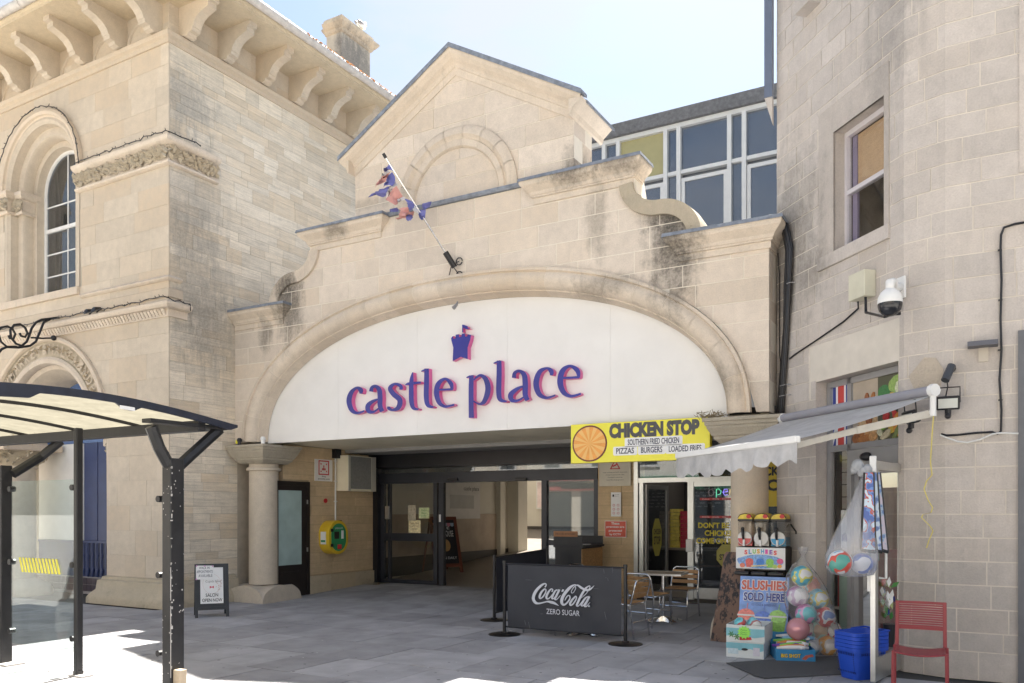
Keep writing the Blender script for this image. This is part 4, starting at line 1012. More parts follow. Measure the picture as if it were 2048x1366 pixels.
masonry(RB, M_RIGHT, [0.0, 0.27]+zc[2:], (0.34, 0.52), wall_pt, 0.0, S2+1.1, holes=holes_r, bends=(S1, S2), seed=41, gap=0.006, depth=0.03, bond=0.22, cap=299)
cr_ = MB()
for (ra, rb, rc, rd) in rsub(rsub(rsub([(0.0, S1, 0.0, 9.5), (S1, S2, 0, 9.5), (S2, S2+6, 0, 9.5)], (DSO0, DSO1, -0.1, DTOP)), (1.2, 2.06, 4.56, 5.92)), (9, 9, 9, 9)):
    cr_.face([wall_pt(ra, rc, -0.005), wall_pt(rb, rc, -0.005), wall_pt(rb, rd, -0.005), wall_pt(ra, rd, -0.005)])
q0 = wall_pt(0, 0, -0.005); cr_.face([q0, (q0[0]+0.05, 9, 0), (q0[0]+0.05, 9, 9.5), (q0[0], q0[1], 9.5)])
put(cr_, 'wall', M_RIGHTM, RB, True, fixn=False)
put(MB().prism([(-2.2, 0.5), (-0.6, -1.2), (-0.25, -1.45), (5.7, -1.45), (5.7, 9), (-2.2, 9)], lambda u, v, d: (u, v, d), 9.45, 9.6), 'roof', M_LEAD, RB, True)
# long lintel over the shop
def wbox(s0, s1, z0, z1, d0, d1, mb=None, mi=0, n=1):
    mb = mb or MB(); a, dd, t = wseg((s0+s1)/2); n_ = Vector((dd.y, -dd.x))
    pts = []
    for s, z, d in ((s0, z0, d0), (s1, z0, d0), (s0, z1, d0), (s1, z1, d0), (s0, z0, d1), (s1, z0, d1), (s0, z1, d1), (s1, z1, d1)): pts.append(wall_pt(s, z, d))
    i = len(mb.v); mb.v += pts
    for f in ((0, 1, 3, 2), (4, 6, 7, 5), (0, 4, 5, 1), (2, 3, 7, 6), (0, 2, 6, 4), (1, 5, 7, 3)): mb.f.append(tuple(i+k for k in f)); mb.m.append(mi)
    return mb
put(wbox(0.725, 2.275, 3.16, 3.555, -0.02, -0.012), 'lintel', M_RIGHT, RB, True)
# window surround, splayed reveal, sash
sr = MB(); wbox(0.915, 1.2, 4.56, 5.92, -0.02, 0.006, sr); wbox(2.06, 2.135, 4.56, 5.92, -0.02, 0.006, sr); wbox(0.915, 2.135, 5.92, 6.235, -0.02, 0.006, sr)
put(sr, 'window_surround', M_RIGHT, RB, True)
put(wbox(0.915, 2.15, 4.41, 4.56, -0.25, 0.03), 'window_sill', M_RIGHT, RB, True, bevel=0.006)
rv = MB()
for s_a, s_b in ((1.2, 1.2), (2.06, 2.06)): rv.face([wall_pt(s_a, 4.56, 0), wall_pt(s_a, 5.92, 0), wall_pt(s_b, 5.92, -0.22), wall_pt(s_b, 4.56, -0.22)])
rv.face([wall_pt(1.2, 5.92, 0), wall_pt(2.06, 5.92, 0), wall_pt(2.06, 5.92, -0.22), wall_pt(1.2, 5.92, -0.22)])
put(rv, 'window_reveal', M_RIGHT, RB, True)
fr_ = MB(); dw = -0.14
for a_ in ((1.2, 1.245, 4.56, 5.92), (2.015, 2.06, 4.56, 5.92), (1.245, 2.015, 5.86, 5.92), (1.245, 2.015, 4.56, 4.63), (1.245, 2.015, 5.20, 5.25)): wbox(*a_, dw-0.06, dw, fr_)
wf2 = put(fr_, 'window', mat('lilac_frame', (0.60, 0.57, 0.60), 0.4), RB, True)
put(wbox(1.245, 2.015, 5.25, 5.86, dw-0.045, dw-0.04), 'pane', M_GLASS, wf2, True); put(wbox(1.245, 2.015, 4.63, 5.20, dw-0.03, dw-0.025), 'pane', M_GLASS, wf2, True)
bl = MB()
for i in range(22): wbox(1.34, 2.012, 5.22+i*0.029, 5.22+i*0.029+0.026, dw-0.09, dw-0.075, bl)
put(bl, 'blind', mat('tan_blind', (0.62, 0.42, 0.25), 0.8, var=0.08, scale=15), wf2, True)
put(wbox(1.25, 1.33, 4.63, 5.86, dw-0.1, dw-0.07), 'curtain', mat('lilac_curtain', (0.33, 0.28, 0.42), 0.8), wf2, True)
rmb = MB(); RA, RBq = (0.5, 2.3, 4.2, 6.4), (-0.27, -1.5)
for q in (((0.5, 4.2, -1.5), (2.3, 4.2, -1.5), (2.3, 6.4, -1.5), (0.5, 6.4, -1.5)), ((0.5, 4.2, -0.27), (0.5, 4.2, -1.5), (0.5, 6.4, -1.5), (0.5, 6.4, -0.27)), ((2.3, 4.2, -0.27), (2.3, 4.2, -1.5), (2.3, 6.4, -1.5), (2.3, 6.4, -0.27)), ((0.5, 6.4, -0.27), (2.3, 6.4, -0.27), (2.3, 6.4, -1.5), (0.5, 6.4, -1.5)), ((0.5, 4.2, -0.27), (2.3, 4.2, -0.27), (2.3, 4.2, -1.5), (0.5, 4.2, -1.5))): rmb.face([wall_pt(*p_) for p_ in q])
put(rmb, 'room_shell', mat('dim_room2', (0.20, 0.17, 0.14), 0.9), RB, True)
put(MB().sphere(wall_pt(1.42, 4.655, dw-0.075), 0.035, 8, 6, (1.4, 1, 0.6)), 'window_ornament', mat('tan_blind', (0.5, 0.36, 0.2)), wf2, True)
# high-level metal trim and box gutter
a_ = wall_pt(-0.02, 0, 0.03)
put(MB().box(a_[0]-0.10, a_[0]+0.0, a_[1]-0.08, a_[1]+0.02, 6.9, 9.7), 'corner_trim', mat('blue_grey_trim', (0.13, 0.16, 0.23), 0.5), RB, True)
put(MB().prism([(0, 6.9), (-0.1, 6.9), (0.0, 6.55)], lambda u, z, d: (a_[0]+u, a_[1]+d, z), -0.07, 0.0), 'trim_corbel', M_RIGHT, RB, True)
put(wbox(0.66, 0.95, 7.55, 7.8, 0.0, 0.16), 'parapet_outlet', M_RIGHT, RB, True)
# dark pilaster and window edge far right on the front wall
p_ = aty(2036, 680, -1.5); sR = S2+(p_.x-PB.x)
put(wbox(sR, sR+1.2, 0.0, 3.28, -0.02, 0.035), 'shopfront_pilaster', mat('grey_pilaster', (0.13, 0.135, 0.15), 0.5, grime=0.3), RB, True)
put(wbox(sR+0.01, sR+1.2, 4.75, 6.6, -0.02, 0.01), 'window_edge', M_RIGHT, RB, True)
# ================================================================== entrance doors, mall behind
def bx(name, m, parent, *b, bevel=0.0): return put(MB().box(*b), name, m, parent, True, bevel=bevel)
def ell(cx, cz, rx, rz, n=18, a=0.0): return [(cx+rx*math.cos(2*math.pi*i/n)*math.cos(a)-rz*math.sin(2*math.pi*i/n)*math.sin(a), cz+rx*math.cos(2*math.pi*i/n)*math.sin(a)+rz*math.sin(2*math.pi*i/n)*math.cos(a)) for i in range(n)]
EY = 3.2; FZ = 0.125
ED = thing('entrance_doors', 'charcoal-framed automatic entrance doors under black shutter box', 'door', (-8.6, EY, FZ))
bx('shutter_box', M_BLACK, ED, -11.09, -5.99, 2.92, 3.3, 2.5, 2.83)
bx('header', M_CHAR, ED, -11.0, -5.99, EY-0.08, EY+0.1, 2.19, 2.40)
bx('head_glazing', M_GLASSR, ED, -11.0, -5.99, EY-0.01, EY, 2.40, 2.5)
bx('left_post', M_BLACK, ED, -11.09, -10.97, EY-0.14, EY+0.1, FZ, 2.5)
for x0, x1 in ((-10.97, -10.88), (-10.78, -10.72), (-9.62, -9.53), (-9.47, -9.36), (-7.14, -7.03), (-6.07, -5.99)):
    bx('stile', M_CHAR, ED, x0, x1, EY-(0.05 if x0 > -9.5 else 0.03), EY+0.04, FZ, 2.2)
for x0, x1, zs_ in ((-10.88, -9.62, (0.125, 0.2)), (-10.88, -9.62, (1.0, 1.16)), (-7.03, -6.07, (0.98, 1.08)), (-7.03, -6.07, (0.125, 0.22))):
    bx('rail', M_CHAR, ED, x0, x1, EY-0.02, EY+0.03, *zs_)
for x0, x1, z0, z1, mt in ((-10.88, -9.6, 0.2, 1.0, M_GLASS), (-10.88, -9.6, 1.16, 2.19, M_GLASS), (-7.03, -6.07, 0.22, 0.98, M_GLASSR), (-7.03, -6.07, 1.08, 2.19, M_GLASSR)):
    bx('pane', mt, ED, x0, x1, EY, EY+0.008, z0, z1)
for px_ in (905, 1042):
    p = aty(px_, 959, EY-0.1); bx('door_sensor', M_BLACK, ED, p.x-0.12, p.x+0.12, EY-0.13, EY-0.08, p.z-0.03, p.z+0.03, bevel=0.01)
bx('lock_plate', M_ALU, ED, -10.83, -10.74, EY-0.06, EY-0.03, 1.45, 1.72)
bx('door_switch', M_WHITE, ED, -9.46, -9.42, EY-0.06, EY-0.05, 1.4, 1.55)
for i, (px_, py_, w, h, c) in enumerate(((824, 1026, 0.2, 0.32, (0.45, 0.4, 0.3)), (848, 1026, 0.26, 0.22, (0.55, 0.62, 0.35)), (829, 1053, 0.3, 0.26, (0.78, 0.68, 0.42)))):
    p = aty(px_, py_, EY-0.01); lf = put(MB().box(p.x-w/2, p.x+w/2, EY-0.012, EY-0.006, p.z-h/2, p.z+h/2), 'window_notice', mat('notice_%d' % i, c, 0.7, var=0.35, scale=30), ED, True)
    if i == 2:
        for k, s_ in enumerate(('Castle Place', 'Shopping Centre', 'Open')): put(lettering(s_, lambda u, v, d: (u, EY-0.012-d, v), p.x-w*0.4+(0.06 if k == 2 else 0), p.z+0.05-k*0.06, w*(0.8 if k < 2 else 0.35), 0.035, 0, 0.002), 'notice_line', mat('brown_ink', (0.25, 0.12, 0.04)), lf, True)
    if i == 1:
        for k, s_ in enumerate(('Please', 'Please', 'Remember')): put(lettering(s_, lambda u, v, d: (u, EY-0.012-d, v), p.x-w*0.25, p.z+0.04-k*0.055, w*0.5, 0.035, 0, 0.002), 'notice_line', mat('green_ink', (0.08, 0.3, 0.1)), lf, True)
# mall: ramped floor, walls
ml_ = MB(); ml_.face([(-11.1, EY, FZ-0.01), (-4.0, EY, FZ-0.01), (-4.0, 15, 1.0), (-14, 15, 1.0), (-11.1, 8.8, 0.53)])
struct(put(ml_, 'mall_floor', mat('mall_floor_tiles', (0.20, 0.17, 0.14), 0.4, var=0.15, scale=4)))
MW = mat('mall_cream_wall', (0.56, 0.53, 0.45), 0.8, var=0.05, scale=2)
IM = thing('mall_interior', 'cream-walled shopping mall passage beyond the sliding doors', 'interior', (-9.0, 8.0, 0.5))
bx('left_wall', MW, IM, -11.4, -11.1, EY+0.1, 8.7, 0, 2.9)
bx('wall_dado', mat('mall_dado', (0.40, 0.33, 0.26), 0.8, var=0.15, scale=3), IM, -11.1, -11.08, EY+0.1, 8.2, 0.3, 1.55)
bx('pilaster', MW, IM, -11.1, -10.95, 8.1, 8.35, 0.3, 2.9); bx('pier', MW, IM, -11.4, -10.75, 8.7, 9.2, 0.3, 2.9)
bx('skirting', mat('dark_skirting', (0.05, 0.045, 0.04), 0.6), IM, -11.085, -11.06, EY+0.2, 8.7, 0.2, 0.62)
bx('far_wall', MW, IM, -16, -3.0, 15, 15.3, 0, 6.0); bx('far_skirting', mat('dark_skirting', (0.05, 0.045, 0.04)), IM, -16, -3, 14.96, 15, 0.95, 1.1)
bx('far_column', MW, IM, -9.62, -9.35, 14.4, 14.9, 0.9, 6.0)
bx('right_wall', MW, IM, -5.98, -5.7, 3.6, 15, 0, 2.9); bx('ceiling', mat('mall_ceiling', (0.5, 0.48, 0.44), 0.8), IM, -11.4, -5.7, EY+0.1, 9.2, 2.88, 2.95)
bx('upper_end', MW, IM, -16.2, -16, 9, 15.3, 0, 6.0)
nb = thing('notice_board', 'blue framed notice board with posters on the far mall wall', 'notice board', (-10.8, 14.95, 1.5))
p0, p1 = aty(1001, 972, 14.93), aty(1037, 1031, 14.93)
put(MB().box(p0.x, p1.x, 14.9, 14.94, p1.z, p0.z), 'board', mat('board_blue', (0.04, 0.16, 0.30), 0.5), nb, True)
rg = random.Random(3); 
for i in range(12):
    w, h = rg.uniform(0.16, 0.3), rg.uniform(0.18, 0.3); x, z = rg.uniform(p0.x+0.05, p1.x-0.3), rg.uniform(p1.z+0.02, p0.z-0.32)
    put(MB().box(x, x+w, 14.88-0.002*i, 14.895, z, z+h), 'poster', mat('poster_%d' % i, rg.choice(((0.6, 0.12, 0.1), (0.8, 0.78, 0.7), (0.1, 0.35, 0.5), (0.75, 0.6, 0.2), (0.2, 0.45, 0.2), (0.8, 0.8, 0.8))), 0.6, var=0.3, scale=9), nb, True)
p0, p1 = aty(1074, 962, 14.95), aty(1090, 1018, 14.95)
nb2 = thing('framed_poster', 'tall framed poster right of the mall column', 'poster', (p0.x, 14.95, 1.6))
put(MB().box(p0.x, p1.x, 14.9, 14.94, p1.z, p0.z), 'frame', M_ALU, nb2, True); put(MB().box(p0.x+0.05, p1.x-0.05, 14.88, 14.9, p1.z+0.05, p0.z-0.05), 'print', mat('poster_pale', (0.6, 0.5, 0.48), 0.5, var=0.3, scale=3), nb2, True)
# directory board on the left mall wall
a_, b_ = atx(884, 968, -11.07), atx(959, 1037, -11.07)
dbd = thing('directory_board', 'grey castle place directory board on the dim mall wall', 'sign', (-11.07, (a_.y+b_.y)/2, b_.z))
put(MB().box(-11.075, -11.05, a_.y, b_.y, b_.z, a_.z+0.12), 'board', mat('directory_grey', (0.55, 0.53, 0.50), 0.35), dbd, True)
put(MB().box(-11.05, -11.045, a_.y+0.3, b_.y-0.3, b_.z+0.25, a_.z-0.25), 'map_panel', mat('directory_glass', (0.45, 0.44, 0.42), 0.15), dbd, True)
fdx = lambda u, v, d: (-11.045+d, u, v)
put(lettering('castle place', fdx, a_.y+0.9, a_.z-0.16, (b_.y-a_.y)*0.42, 0.13), 'lettering', M_INK, dbd, True)
# bakehouse chalkboard just inside
BK = thing('bakehouse_chalkboard', 'leaning wood-framed chalkboard advertising a bakehouse inside the doors', 'chalkboard', (-10.25, 4.7, 0.2), math.radians(62))
fb = lambda u, v, d: (u, -d+0.28*v, v*0.96)
for x in (-0.31, 0.31): put(MB().prism([(x-0.035, 0), (x+0.035, 0), (x+0.035, 1.35), (x-0.035, 1.35)], fb, 0.02, -0.02), 'frame_stile', mat('mahogany', (0.16, 0.05, 0.03), 0.45), BK)
for z in (0.22, 1.31): put(MB().prism([(-0.28, z-0.04), (0.28, z-0.04), (0.28, z+0.04), (-0.28, z+0.04)], fb, 0.018, -0.018), 'frame_rail', mat('mahogany', (0.16, 0.05, 0.03)), BK)
put(MB().prism([(-0.28, 0.26), (0.28, 0.26), (0.28, 1.27), (-0.28, 1.27)], fb, 0.008, -0.008), 'chalk_panel', M_INK, BK)
put(lettering('BAKEHOUSE', fb, -0.22, 0.88, 0.44, 0.14, 0, 0.011, lettering('THE', fb, -0.16, 1.05, 0.3, 0.06, 0, 0.011, lettering('OPEN DAILY', fb, -0.23, 0.36, 0.46, 0.06, 0, 0.011))), 'chalk_lettering', M_PAPER, BK)
put(MB().prism(ell(0, 0.68, 0.11, 0.14), fb, 0.011, 0.0), 'loaf_drawing', mat('loaf_brown', (0.5, 0.3, 0.12)), BK)
for i in range(6): put(MB().prism([(-0.26+i*0.087, 1.2), (-0.175+i*0.087, 1.2), (-0.18+i*0.087, 1.13), (-0.22+i*0.087, 1.11), (-0.255+i*0.087, 1.13)], fb, 0.011, 0.0), 'drawn_awning', mat('awn_%d' % (i % 2), ((0.5, 0.2, 0.25), (0.3, 0.4, 0.5))[i % 2]), BK)
for x in (-0.31, 0.31): put(MB().tube([(x, 0.36, 1.28), (x, 0.75, 0.0)], 0.02, 6), 'back_leg', mat('mahogany', (0.16, 0.05, 0.03)), BK)

# ================================================================== takeaway shopfront in the recess
TS = thing('takeaway_shopfront', 'silver-framed takeaway shopfront with glass door and dark interior', 'shopfront', (-4.4, 3.1, FZ))
SY_ = 3.1
bx('jamb', M_ALU, TS, -5.265, -5.19, SY_-0.05, SY_+0.06, FZ, 2.83); bx('jamb', M_ALU, TS, -5.17, -5.10, SY_-0.03, SY_+0.05, FZ, 2.12)
bx('transom', M_ALU, TS, -5.19, -2.4, SY_-0.04, SY_+0.05, 2.11, 2.19)
bx('transom_light', M_GLASSR, TS, -5.19, -2.4, SY_, SY_+0.008, 2.19, 2.84)
bx('door_post', M_ALU, TS, -4.30, -4.20, SY_-0.05, SY_+0.05, FZ, 2.11)
bx('door_top_rail', M_ALU, TS, -4.20, -3.45, SY_-0.03, SY_+0.03, 2.03, 2.11); bx('door_bottom_rail', M_ALU, TS, -4.20, -3.45, SY_-0.03, SY_+0.03, FZ+0.02, FZ+0.2)
bx('side_post', M_ALU, TS, -3.45, -3.36, SY_-0.05, SY_+0.05, FZ, 2.11)
bx('door_pane', M_GLASSR, TS, -4.20, -3.45, SY_, SY_+0.008, FZ+0.2, 2.03); bx('side_pane', M_GLASSR, TS, -3.36, -2.5, SY_, SY_+0.008, FZ, 2.11)
bx('door_handle', M_WHITE, TS, -4.32, -4.20, SY_-0.09, SY_-0.04, 0.93, 1.14, bevel=0.01)
# inward-opened leaf
fo = lambda u, v, d: (-5.07+u*0.12+d*0.993, SY_+0.02+u*0.993-d*0.12, v)
leaf = put(MB().prism([(0, FZ+0.01), (0.85, FZ+0.01), (0.85, 2.08), (0, 2.08)], fo, 0.02, -0.02, holes=[[(0.07, 0.2), (0.78, 0.2), (0.78, 2.0), (0.07, 2.0)]]), 'open_door_leaf', mat('door_grey', (0.30, 0.30, 0.30), 0.35, 0.5), TS, True)
put(MB().prism([(0.07, 0.2), (0.78, 0.2), (0.78, 2.0), (0.07, 2.0)], fo, 0.003, -0.003), 'pane', M_GLASSR, leaf, True)
oc = [(0.42+0.19*math.cos(math.pi/8+i*math.pi/4)*1.0, 1.15+0.36*math.sin(math.pi/8+i*math.pi/4)) for i in range(8)]
put(MB().prism(oc, fo, 0.008, 0.005), 'octagon_sticker', mat('sticker_olive', (0.40, 0.36, 0.08), 0.5), leaf, True)
put(lettering('CHICKEN', fo, 0.28, 1.2, 0.28, 0.10, 0.03, 0.010, lettering('STOP', fo, 0.29, 1.02, 0.26, 0.15, 0.03, 0.010)), 'sticker_text', M_INK, leaf, True)
# vinyl lettering and neon on the right-hand glass
fv = lambda u, v, d: (u, SY_-0.004-d, v)
for s_, u0, z0, w in (("DON'T BE", -4.13, 1.33, 0.52), ('CHICKEN', -4.02, 1.20, 0.5), ('COME ON IN', -4.16, 1.07, 0.64)): put(lettering(s_, fv, u0, z0, w, 0.095, 0.03, 0.002), 'vinyl_line', mat('vinyl_yellow', (0.72, 0.58, 0.03), 0.5), TS, True)
for z in (1.80, 1.50):
    st_ = put(MB().box(-4.10, -3.55, SY_-0.006, SY_-0.002, z, z+0.035), 'red_strip', M_RED, TS, True)
    put(lettering('Coca   Cola   Coca', fv, -4.06, z+0.008, 0.46, 0.02, 0, 0.006), 'strip_text', M_PAPER, st_, True)
oc = [(-3.66+0.17*math.cos(math.pi/8+i*math.pi/4), 0.88+0.2*math.sin(math.pi/8+i*math.pi/4)) for i in range(8)]
put(MB().prism(oc, fv, 0.004, 0.001), 'octagon_sticker', mat('sticker_olive', (0.40, 0.36, 0.08)), TS, True)
put(lettering('STOP', fv, -3.77, 0.80, 0.22, 0.1, 0.03, 0.006), 'sticker_text', M_INK, TS, True)
NO = thing('open_neon', 'glowing green, violet and amber open neon behind the takeaway door glass', 'neon sign', (-3.7, SY_+0.06, 1.9))
def fn_(u, v, d): return (u, SY_+0.06+d, v)
for nm, c, pts in (('neon_o', (0.8, 0.5, 0.45), [(-3.93+0.045*math.cos(i*0.7), 1.925+0.055*math.sin(i*0.7)) for i in range(10)]), ('neon_p', (0.25, 0.9, 0.45), [(-3.84, 1.82), (-3.84, 1.98), (-3.80, 1.985), (-3.76, 1.95), (-3.77, 1.90), (-3.82, 1.89)]), ('neon_e', (0.45, 0.3, 1.0), [(-3.72, 1.93), (-3.65, 1.94), (-3.66, 1.98), (-3.70, 1.98), (-3.73, 1.93), (-3.70, 1.88), (-3.65, 1.89)]), ('neon_n', (1.0, 0.65, 0.25), [(-3.62, 1.88), (-3.61, 1.97), (-3.57, 1.985), (-3.54, 1.97), (-3.54, 1.88)])):
    put(MB().tube([fn_(u, v, 0) for u, v in pts], 0.008, 6), nm, mat('glow_'+nm, c, 0.4, var=0, emit=(0.1 if nm == 'neon_o' else 0.7)), NO, True)
# takeaway interior
TI = thing('takeaway_interior', 'dim takeaway interior with chalk menu boards and dark counter', 'interior', (-4.0, 5.5, FZ))
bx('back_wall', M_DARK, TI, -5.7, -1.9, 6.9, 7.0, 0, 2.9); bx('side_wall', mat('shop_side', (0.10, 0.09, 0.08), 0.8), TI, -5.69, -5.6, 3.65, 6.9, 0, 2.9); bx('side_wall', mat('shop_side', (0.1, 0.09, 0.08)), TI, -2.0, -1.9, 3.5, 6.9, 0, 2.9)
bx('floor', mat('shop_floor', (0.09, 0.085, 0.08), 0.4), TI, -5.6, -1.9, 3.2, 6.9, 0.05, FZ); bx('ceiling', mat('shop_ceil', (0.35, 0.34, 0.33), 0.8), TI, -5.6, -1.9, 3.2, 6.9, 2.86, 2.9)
bx('counter', M_INK, TI, -5.55, -3.2, 4.55, 5.1, FZ, 0.88); bx('counter_top', mat('counter_top', (0.25, 0.22, 0.2), 0.3), TI, -5.55, -3.15, 4.5, 5.12, 0.88, 0.92)
for i in range(4):
    x = -5.45+i*0.78
    mp_ = bx('menu_board', M_INK, TI, x, x+0.74, 6.8, 6.84, 1.6, 2.6); mb = MB(); rg = random.Random(i)
    for r_ in range(12):
        u = x+0.05
        while u < x+0.62:
            w = rg.uniform(0.03, 0.12); mb.box(u, u+w, 6.79, 6.799, 2.53-r_*0.075, 2.545-r_*0.075+0.012); u += w+rg.uniform(0.02, 0.1)
    stuff(put(mb, 'menu_lines', mat('chalk_lines', (0.42, 0.40, 0.36), 0.8), mp_, True))
for x, y in ((-4.7, 4.3), (-3.3, 4.3), (-4.7, 6.0)):
    cl_ = thing('ceiling_light', ('square lit ceiling panel near the takeaway door', 'square lit ceiling panel right of the takeaway door', 'square lit ceiling panel over the takeaway menus')[int(y > 5)*2+int(x > -4)], 'lamp', (x, y, 2.85), group='takeaway ceiling lights')
    put(MB().box(-0.28, 0.28, -0.28, 0.28, -0.02, 0.0), 'frame', M_WHITE, cl_); put(MB().box(-0.25, 0.25, -0.25, 0.25, -0.026, -0.02), 'diffuser', mat('lit_panel', (1.0, 0.95, 0.88), 0.5, var=0, emit=1.6), cl_)
bg_ = 'takeaway box stacks'
for col, (x, n_, c, w, lab) in enumerate(((-5.26, 10, (0.62, 0.50, 0.36), 0.2, 'brown burger box'), (-5.05, 11, (0.66, 0.55, 0.12), 0.19, 'yellow'), (-4.86, 9, (0.42, 0.03, 0.06), 0.17, 'red'))):
    t = thing('box_stack', ('tall stack of buff printed meal boxes on the takeaway counter', 'tall stack of mustard meal boxes in the middle of the takeaway counter', 'stack of red chip cartons at the right of the takeaway counter')[col], 'boxes', (x, 4.75, 0.92), group=bg_)
    h = (0.70, 0.74, 0.70)[col]/n_
    for k in range(n_): put(MB().box(-w/2+0.004*(k % 2), w/2-0.006*(k % 3), -0.12, 0.12, k*h+0.003, (k+1)*h-0.003), 'meal_box', mat('box_col_%d' % col, c, 0.6, var=0.25, scale=18), t)

# ================================================================== hanging takeaway sign
SG = thing('takeaway_sign', 'yellow Chicken Stop sign box with round orange badge', 'sign', (-4.03, 0.05, 2.29))
SX0, SX1, SZ0, SZ1 = -5.03, -3.04, 2.285, 2.832
put(MB().box(SX0, SX1, 0.03, 0.13, SZ0, SZ1), 'sign_box', M_YTRIM, SG, True); put(MB().box(SX0+0.004, SX1-0.004, 0.026, 0.032, SZ0+0.004, SZ1-0.004), 'sign_face', M_YELLOW, SG, True)
fsn = lambda u, v, d: (u, 0.026-d, v)
M_DG = mat('sign_charcoal', (0.075, 0.075, 0.08), 0.5, var=0)
bc = (SX0+0.29, 2.555)
put(MB().prism(ell(*bc, 0.265, 0.255, 36), fsn, 0.003, 0.0), 'badge_ring', mat('badge_brown', (0.15, 0.035, 0.03), 0.5, var=0), SG, True)
put(MB().prism(ell(*bc, 0.243, 0.233, 36), fsn, 0.005, 0.003), 'badge_disc', mat('badge_orange', (0.82, 0.36, 0.08), 0.5, var=0.1, scale=12), SG, True)
mb = MB()
for i in range(12):
    a = i*math.pi/6; mb.face([fsn(*bc, 0.007), fsn(bc[0]+0.243*math.cos(a), bc[1]+0.233*math.sin(a), 0.007), fsn(bc[0]+0.243*math.cos(a+0.26), bc[1]+0.233*math.sin(a+0.26), 0.007)])
put(mb, 'badge_rays', mat('badge_amber', (0.85, 0.50, 0.16), 0.5, var=0), SG, True)
put(lettering('CHICKEN STOP', fsn, SX0+0.585, 2.61, 1.27, 0.205, 0.07, 0.003), 'sign_lettering', M_DG, SG, True)
for s_, u0, z0, w in (('SOUTHERN FRIED CHICKEN', 0.86, 2.508, 0.72), ('PIZZAS', 0.69, 2.395, 0.26), ('BURGERS', 1.05, 2.395, 0.30), ('LOADED FRIES', 1.44, 2.395, 0.44)):
    pl = put(MB().prism([(SX0+u0-0.03, z0-0.022), (SX0+u0+w+0.03, z0-0.022), (SX0+u0+w+0.045, z0-0.005), (SX0+u0+w+0.045, z0+0.085), (SX0+u0+w+0.03, z0+0.1), (SX0+u0-0.03, z0+0.1), (SX0+u0-0.045, z0+0.085), (SX0+u0-0.045, z0-0.005)], fsn, 0.003, 0.0), 'white_label', M_PAPER, SG, True)
    put(lettering(s_, fsn, SX0+u0, z0, w, 0.08, 0.018, 0.0055), 'label_text', mat('sign_navy', (0.05, 0.055, 0.09), 0.5, var=0), pl, True)

YS = thing('side_sign', 'narrow yellow takeaway sign glimpsed between the right column and the grey wall', 'sign', (-2.62, 1.6, 1.7))
put(MB().box(-3.0, -2.28, 1.6, 1.63, 1.68, 2.56), 'panel', mat('sign_mustard', (0.70, 0.52, 0.04), 0.5), YS, True)
for s_, z0, h in (('CHICKEN', 2.12, 0.13), ('STOP', 1.90, 0.17)): put(lettering(s_, lambda u, v, d: (u, 1.6-d, v), -2.96, z0, 0.64, h, 0.04, 0.003), 'sign_line', M_INK, YS, True)
# ================================================================== notices on the recess pier
fp = lambda u, v, d: (u, 3.10-d, v)
T1 = thing('cctv_notice', 'cream CCTV information sign with red warning triangle', 'sign', (-5.63, 3.1, 2.06))
put(MB().box(-5.935, -5.335, 3.085, 3.1, 2.06, 2.6), 'panel', mat('notice_cream', (0.62, 0.57, 0.47), 0.5), T1, True)
tri = [(-5.73, 2.36), (-5.53, 2.36), (-5.63, 2.54)]
put(MB().prism(tri, fp, 0.019, 0.015, holes=[[(-5.70, 2.375), (-5.56, 2.375), (-5.63, 2.505)]]), 'triangle', M_RED, T1, True)
put(MB().prism([(-5.67, 2.40), (-5.61, 2.42), (-5.595, 2.44), (-5.60, 2.455), (-5.68, 2.42)], fp, 0.019, 0.015), 'camera_symbol', M_RED, T1, True)
for k, s_ in enumerate(('Images are being recorded for the purposes', 'of Crime Prevention & Public Safety.', 'This scheme is controlled by', 'Castle Place Shopping Centre')): put(lettering(s_, fp, -5.86+(0, 0.05, 0.09, 0.07)[k], 2.29-k*0.045, (0.46, 0.36, 0.28, 0.32)[k], 0.025, 0, 0.018), 'notice_line', M_INK, T1, True)
T2 = thing('rules_notice', 'narrow white notice with castle logo and six red prohibition circles', 'sign', (-5.615, 3.1, 1.52))
put(MB().box(-5.71, -5.52, 3.09, 3.1, 1.52, 1.95), 'panel', M_PAPER, T2, True)
put(MB().box(-5.68, -5.65, 3.086, 3.09, 1.87, 1.91), 'logo', M_INK, T2, True); put(lettering('castle', fp, -5.635, 1.90, 0.08, 0.02, 0, 0.012, lettering('place', fp, -5.635, 1.87, 0.07, 0.02, 0, 0.012)), 'logo_text', M_GREY, T2, True)
for r_ in range(3):
    for c_ in range(2): put(MB().prism(ell(-5.655+c_*0.08, 1.72-r_*0.07, 0.022, 0.022, 14), fp, 0.013, 0.01, holes=[ell(-5.655+c_*0.08, 1.72-r_*0.07, 0.017, 0.017, 14)]), 'symbol_ring', M_RED, T2, True)
T3 = thing('protected_notice', 'red sign reading These premises are protected by CCTV', 'sign', (-5.62, 3.1, 1.15))
put(MB().box(-5.83, -5.42, 3.09, 3.1, 1.15, 1.445), 'panel', M_PAPER, T3, True); put(MB().box(-5.82, -5.43, 3.086, 3.09, 1.16, 1.435), 'red_field', mat('notice_red', (0.62, 0.10, 0.06), 0.5), T3, True)
for k, s_ in enumerate(('These', 'premises are', 'protected', 'by CCTV')): put(lettering(s_, fp, -5.625-(0.08, 0.17, 0.125, 0.11)[k], 1.375-k*0.066, (0.16, 0.34, 0.25, 0.22)[k], 0.045, 0.03, 0.017), 'notice_line', M_PAPER, T3, True)

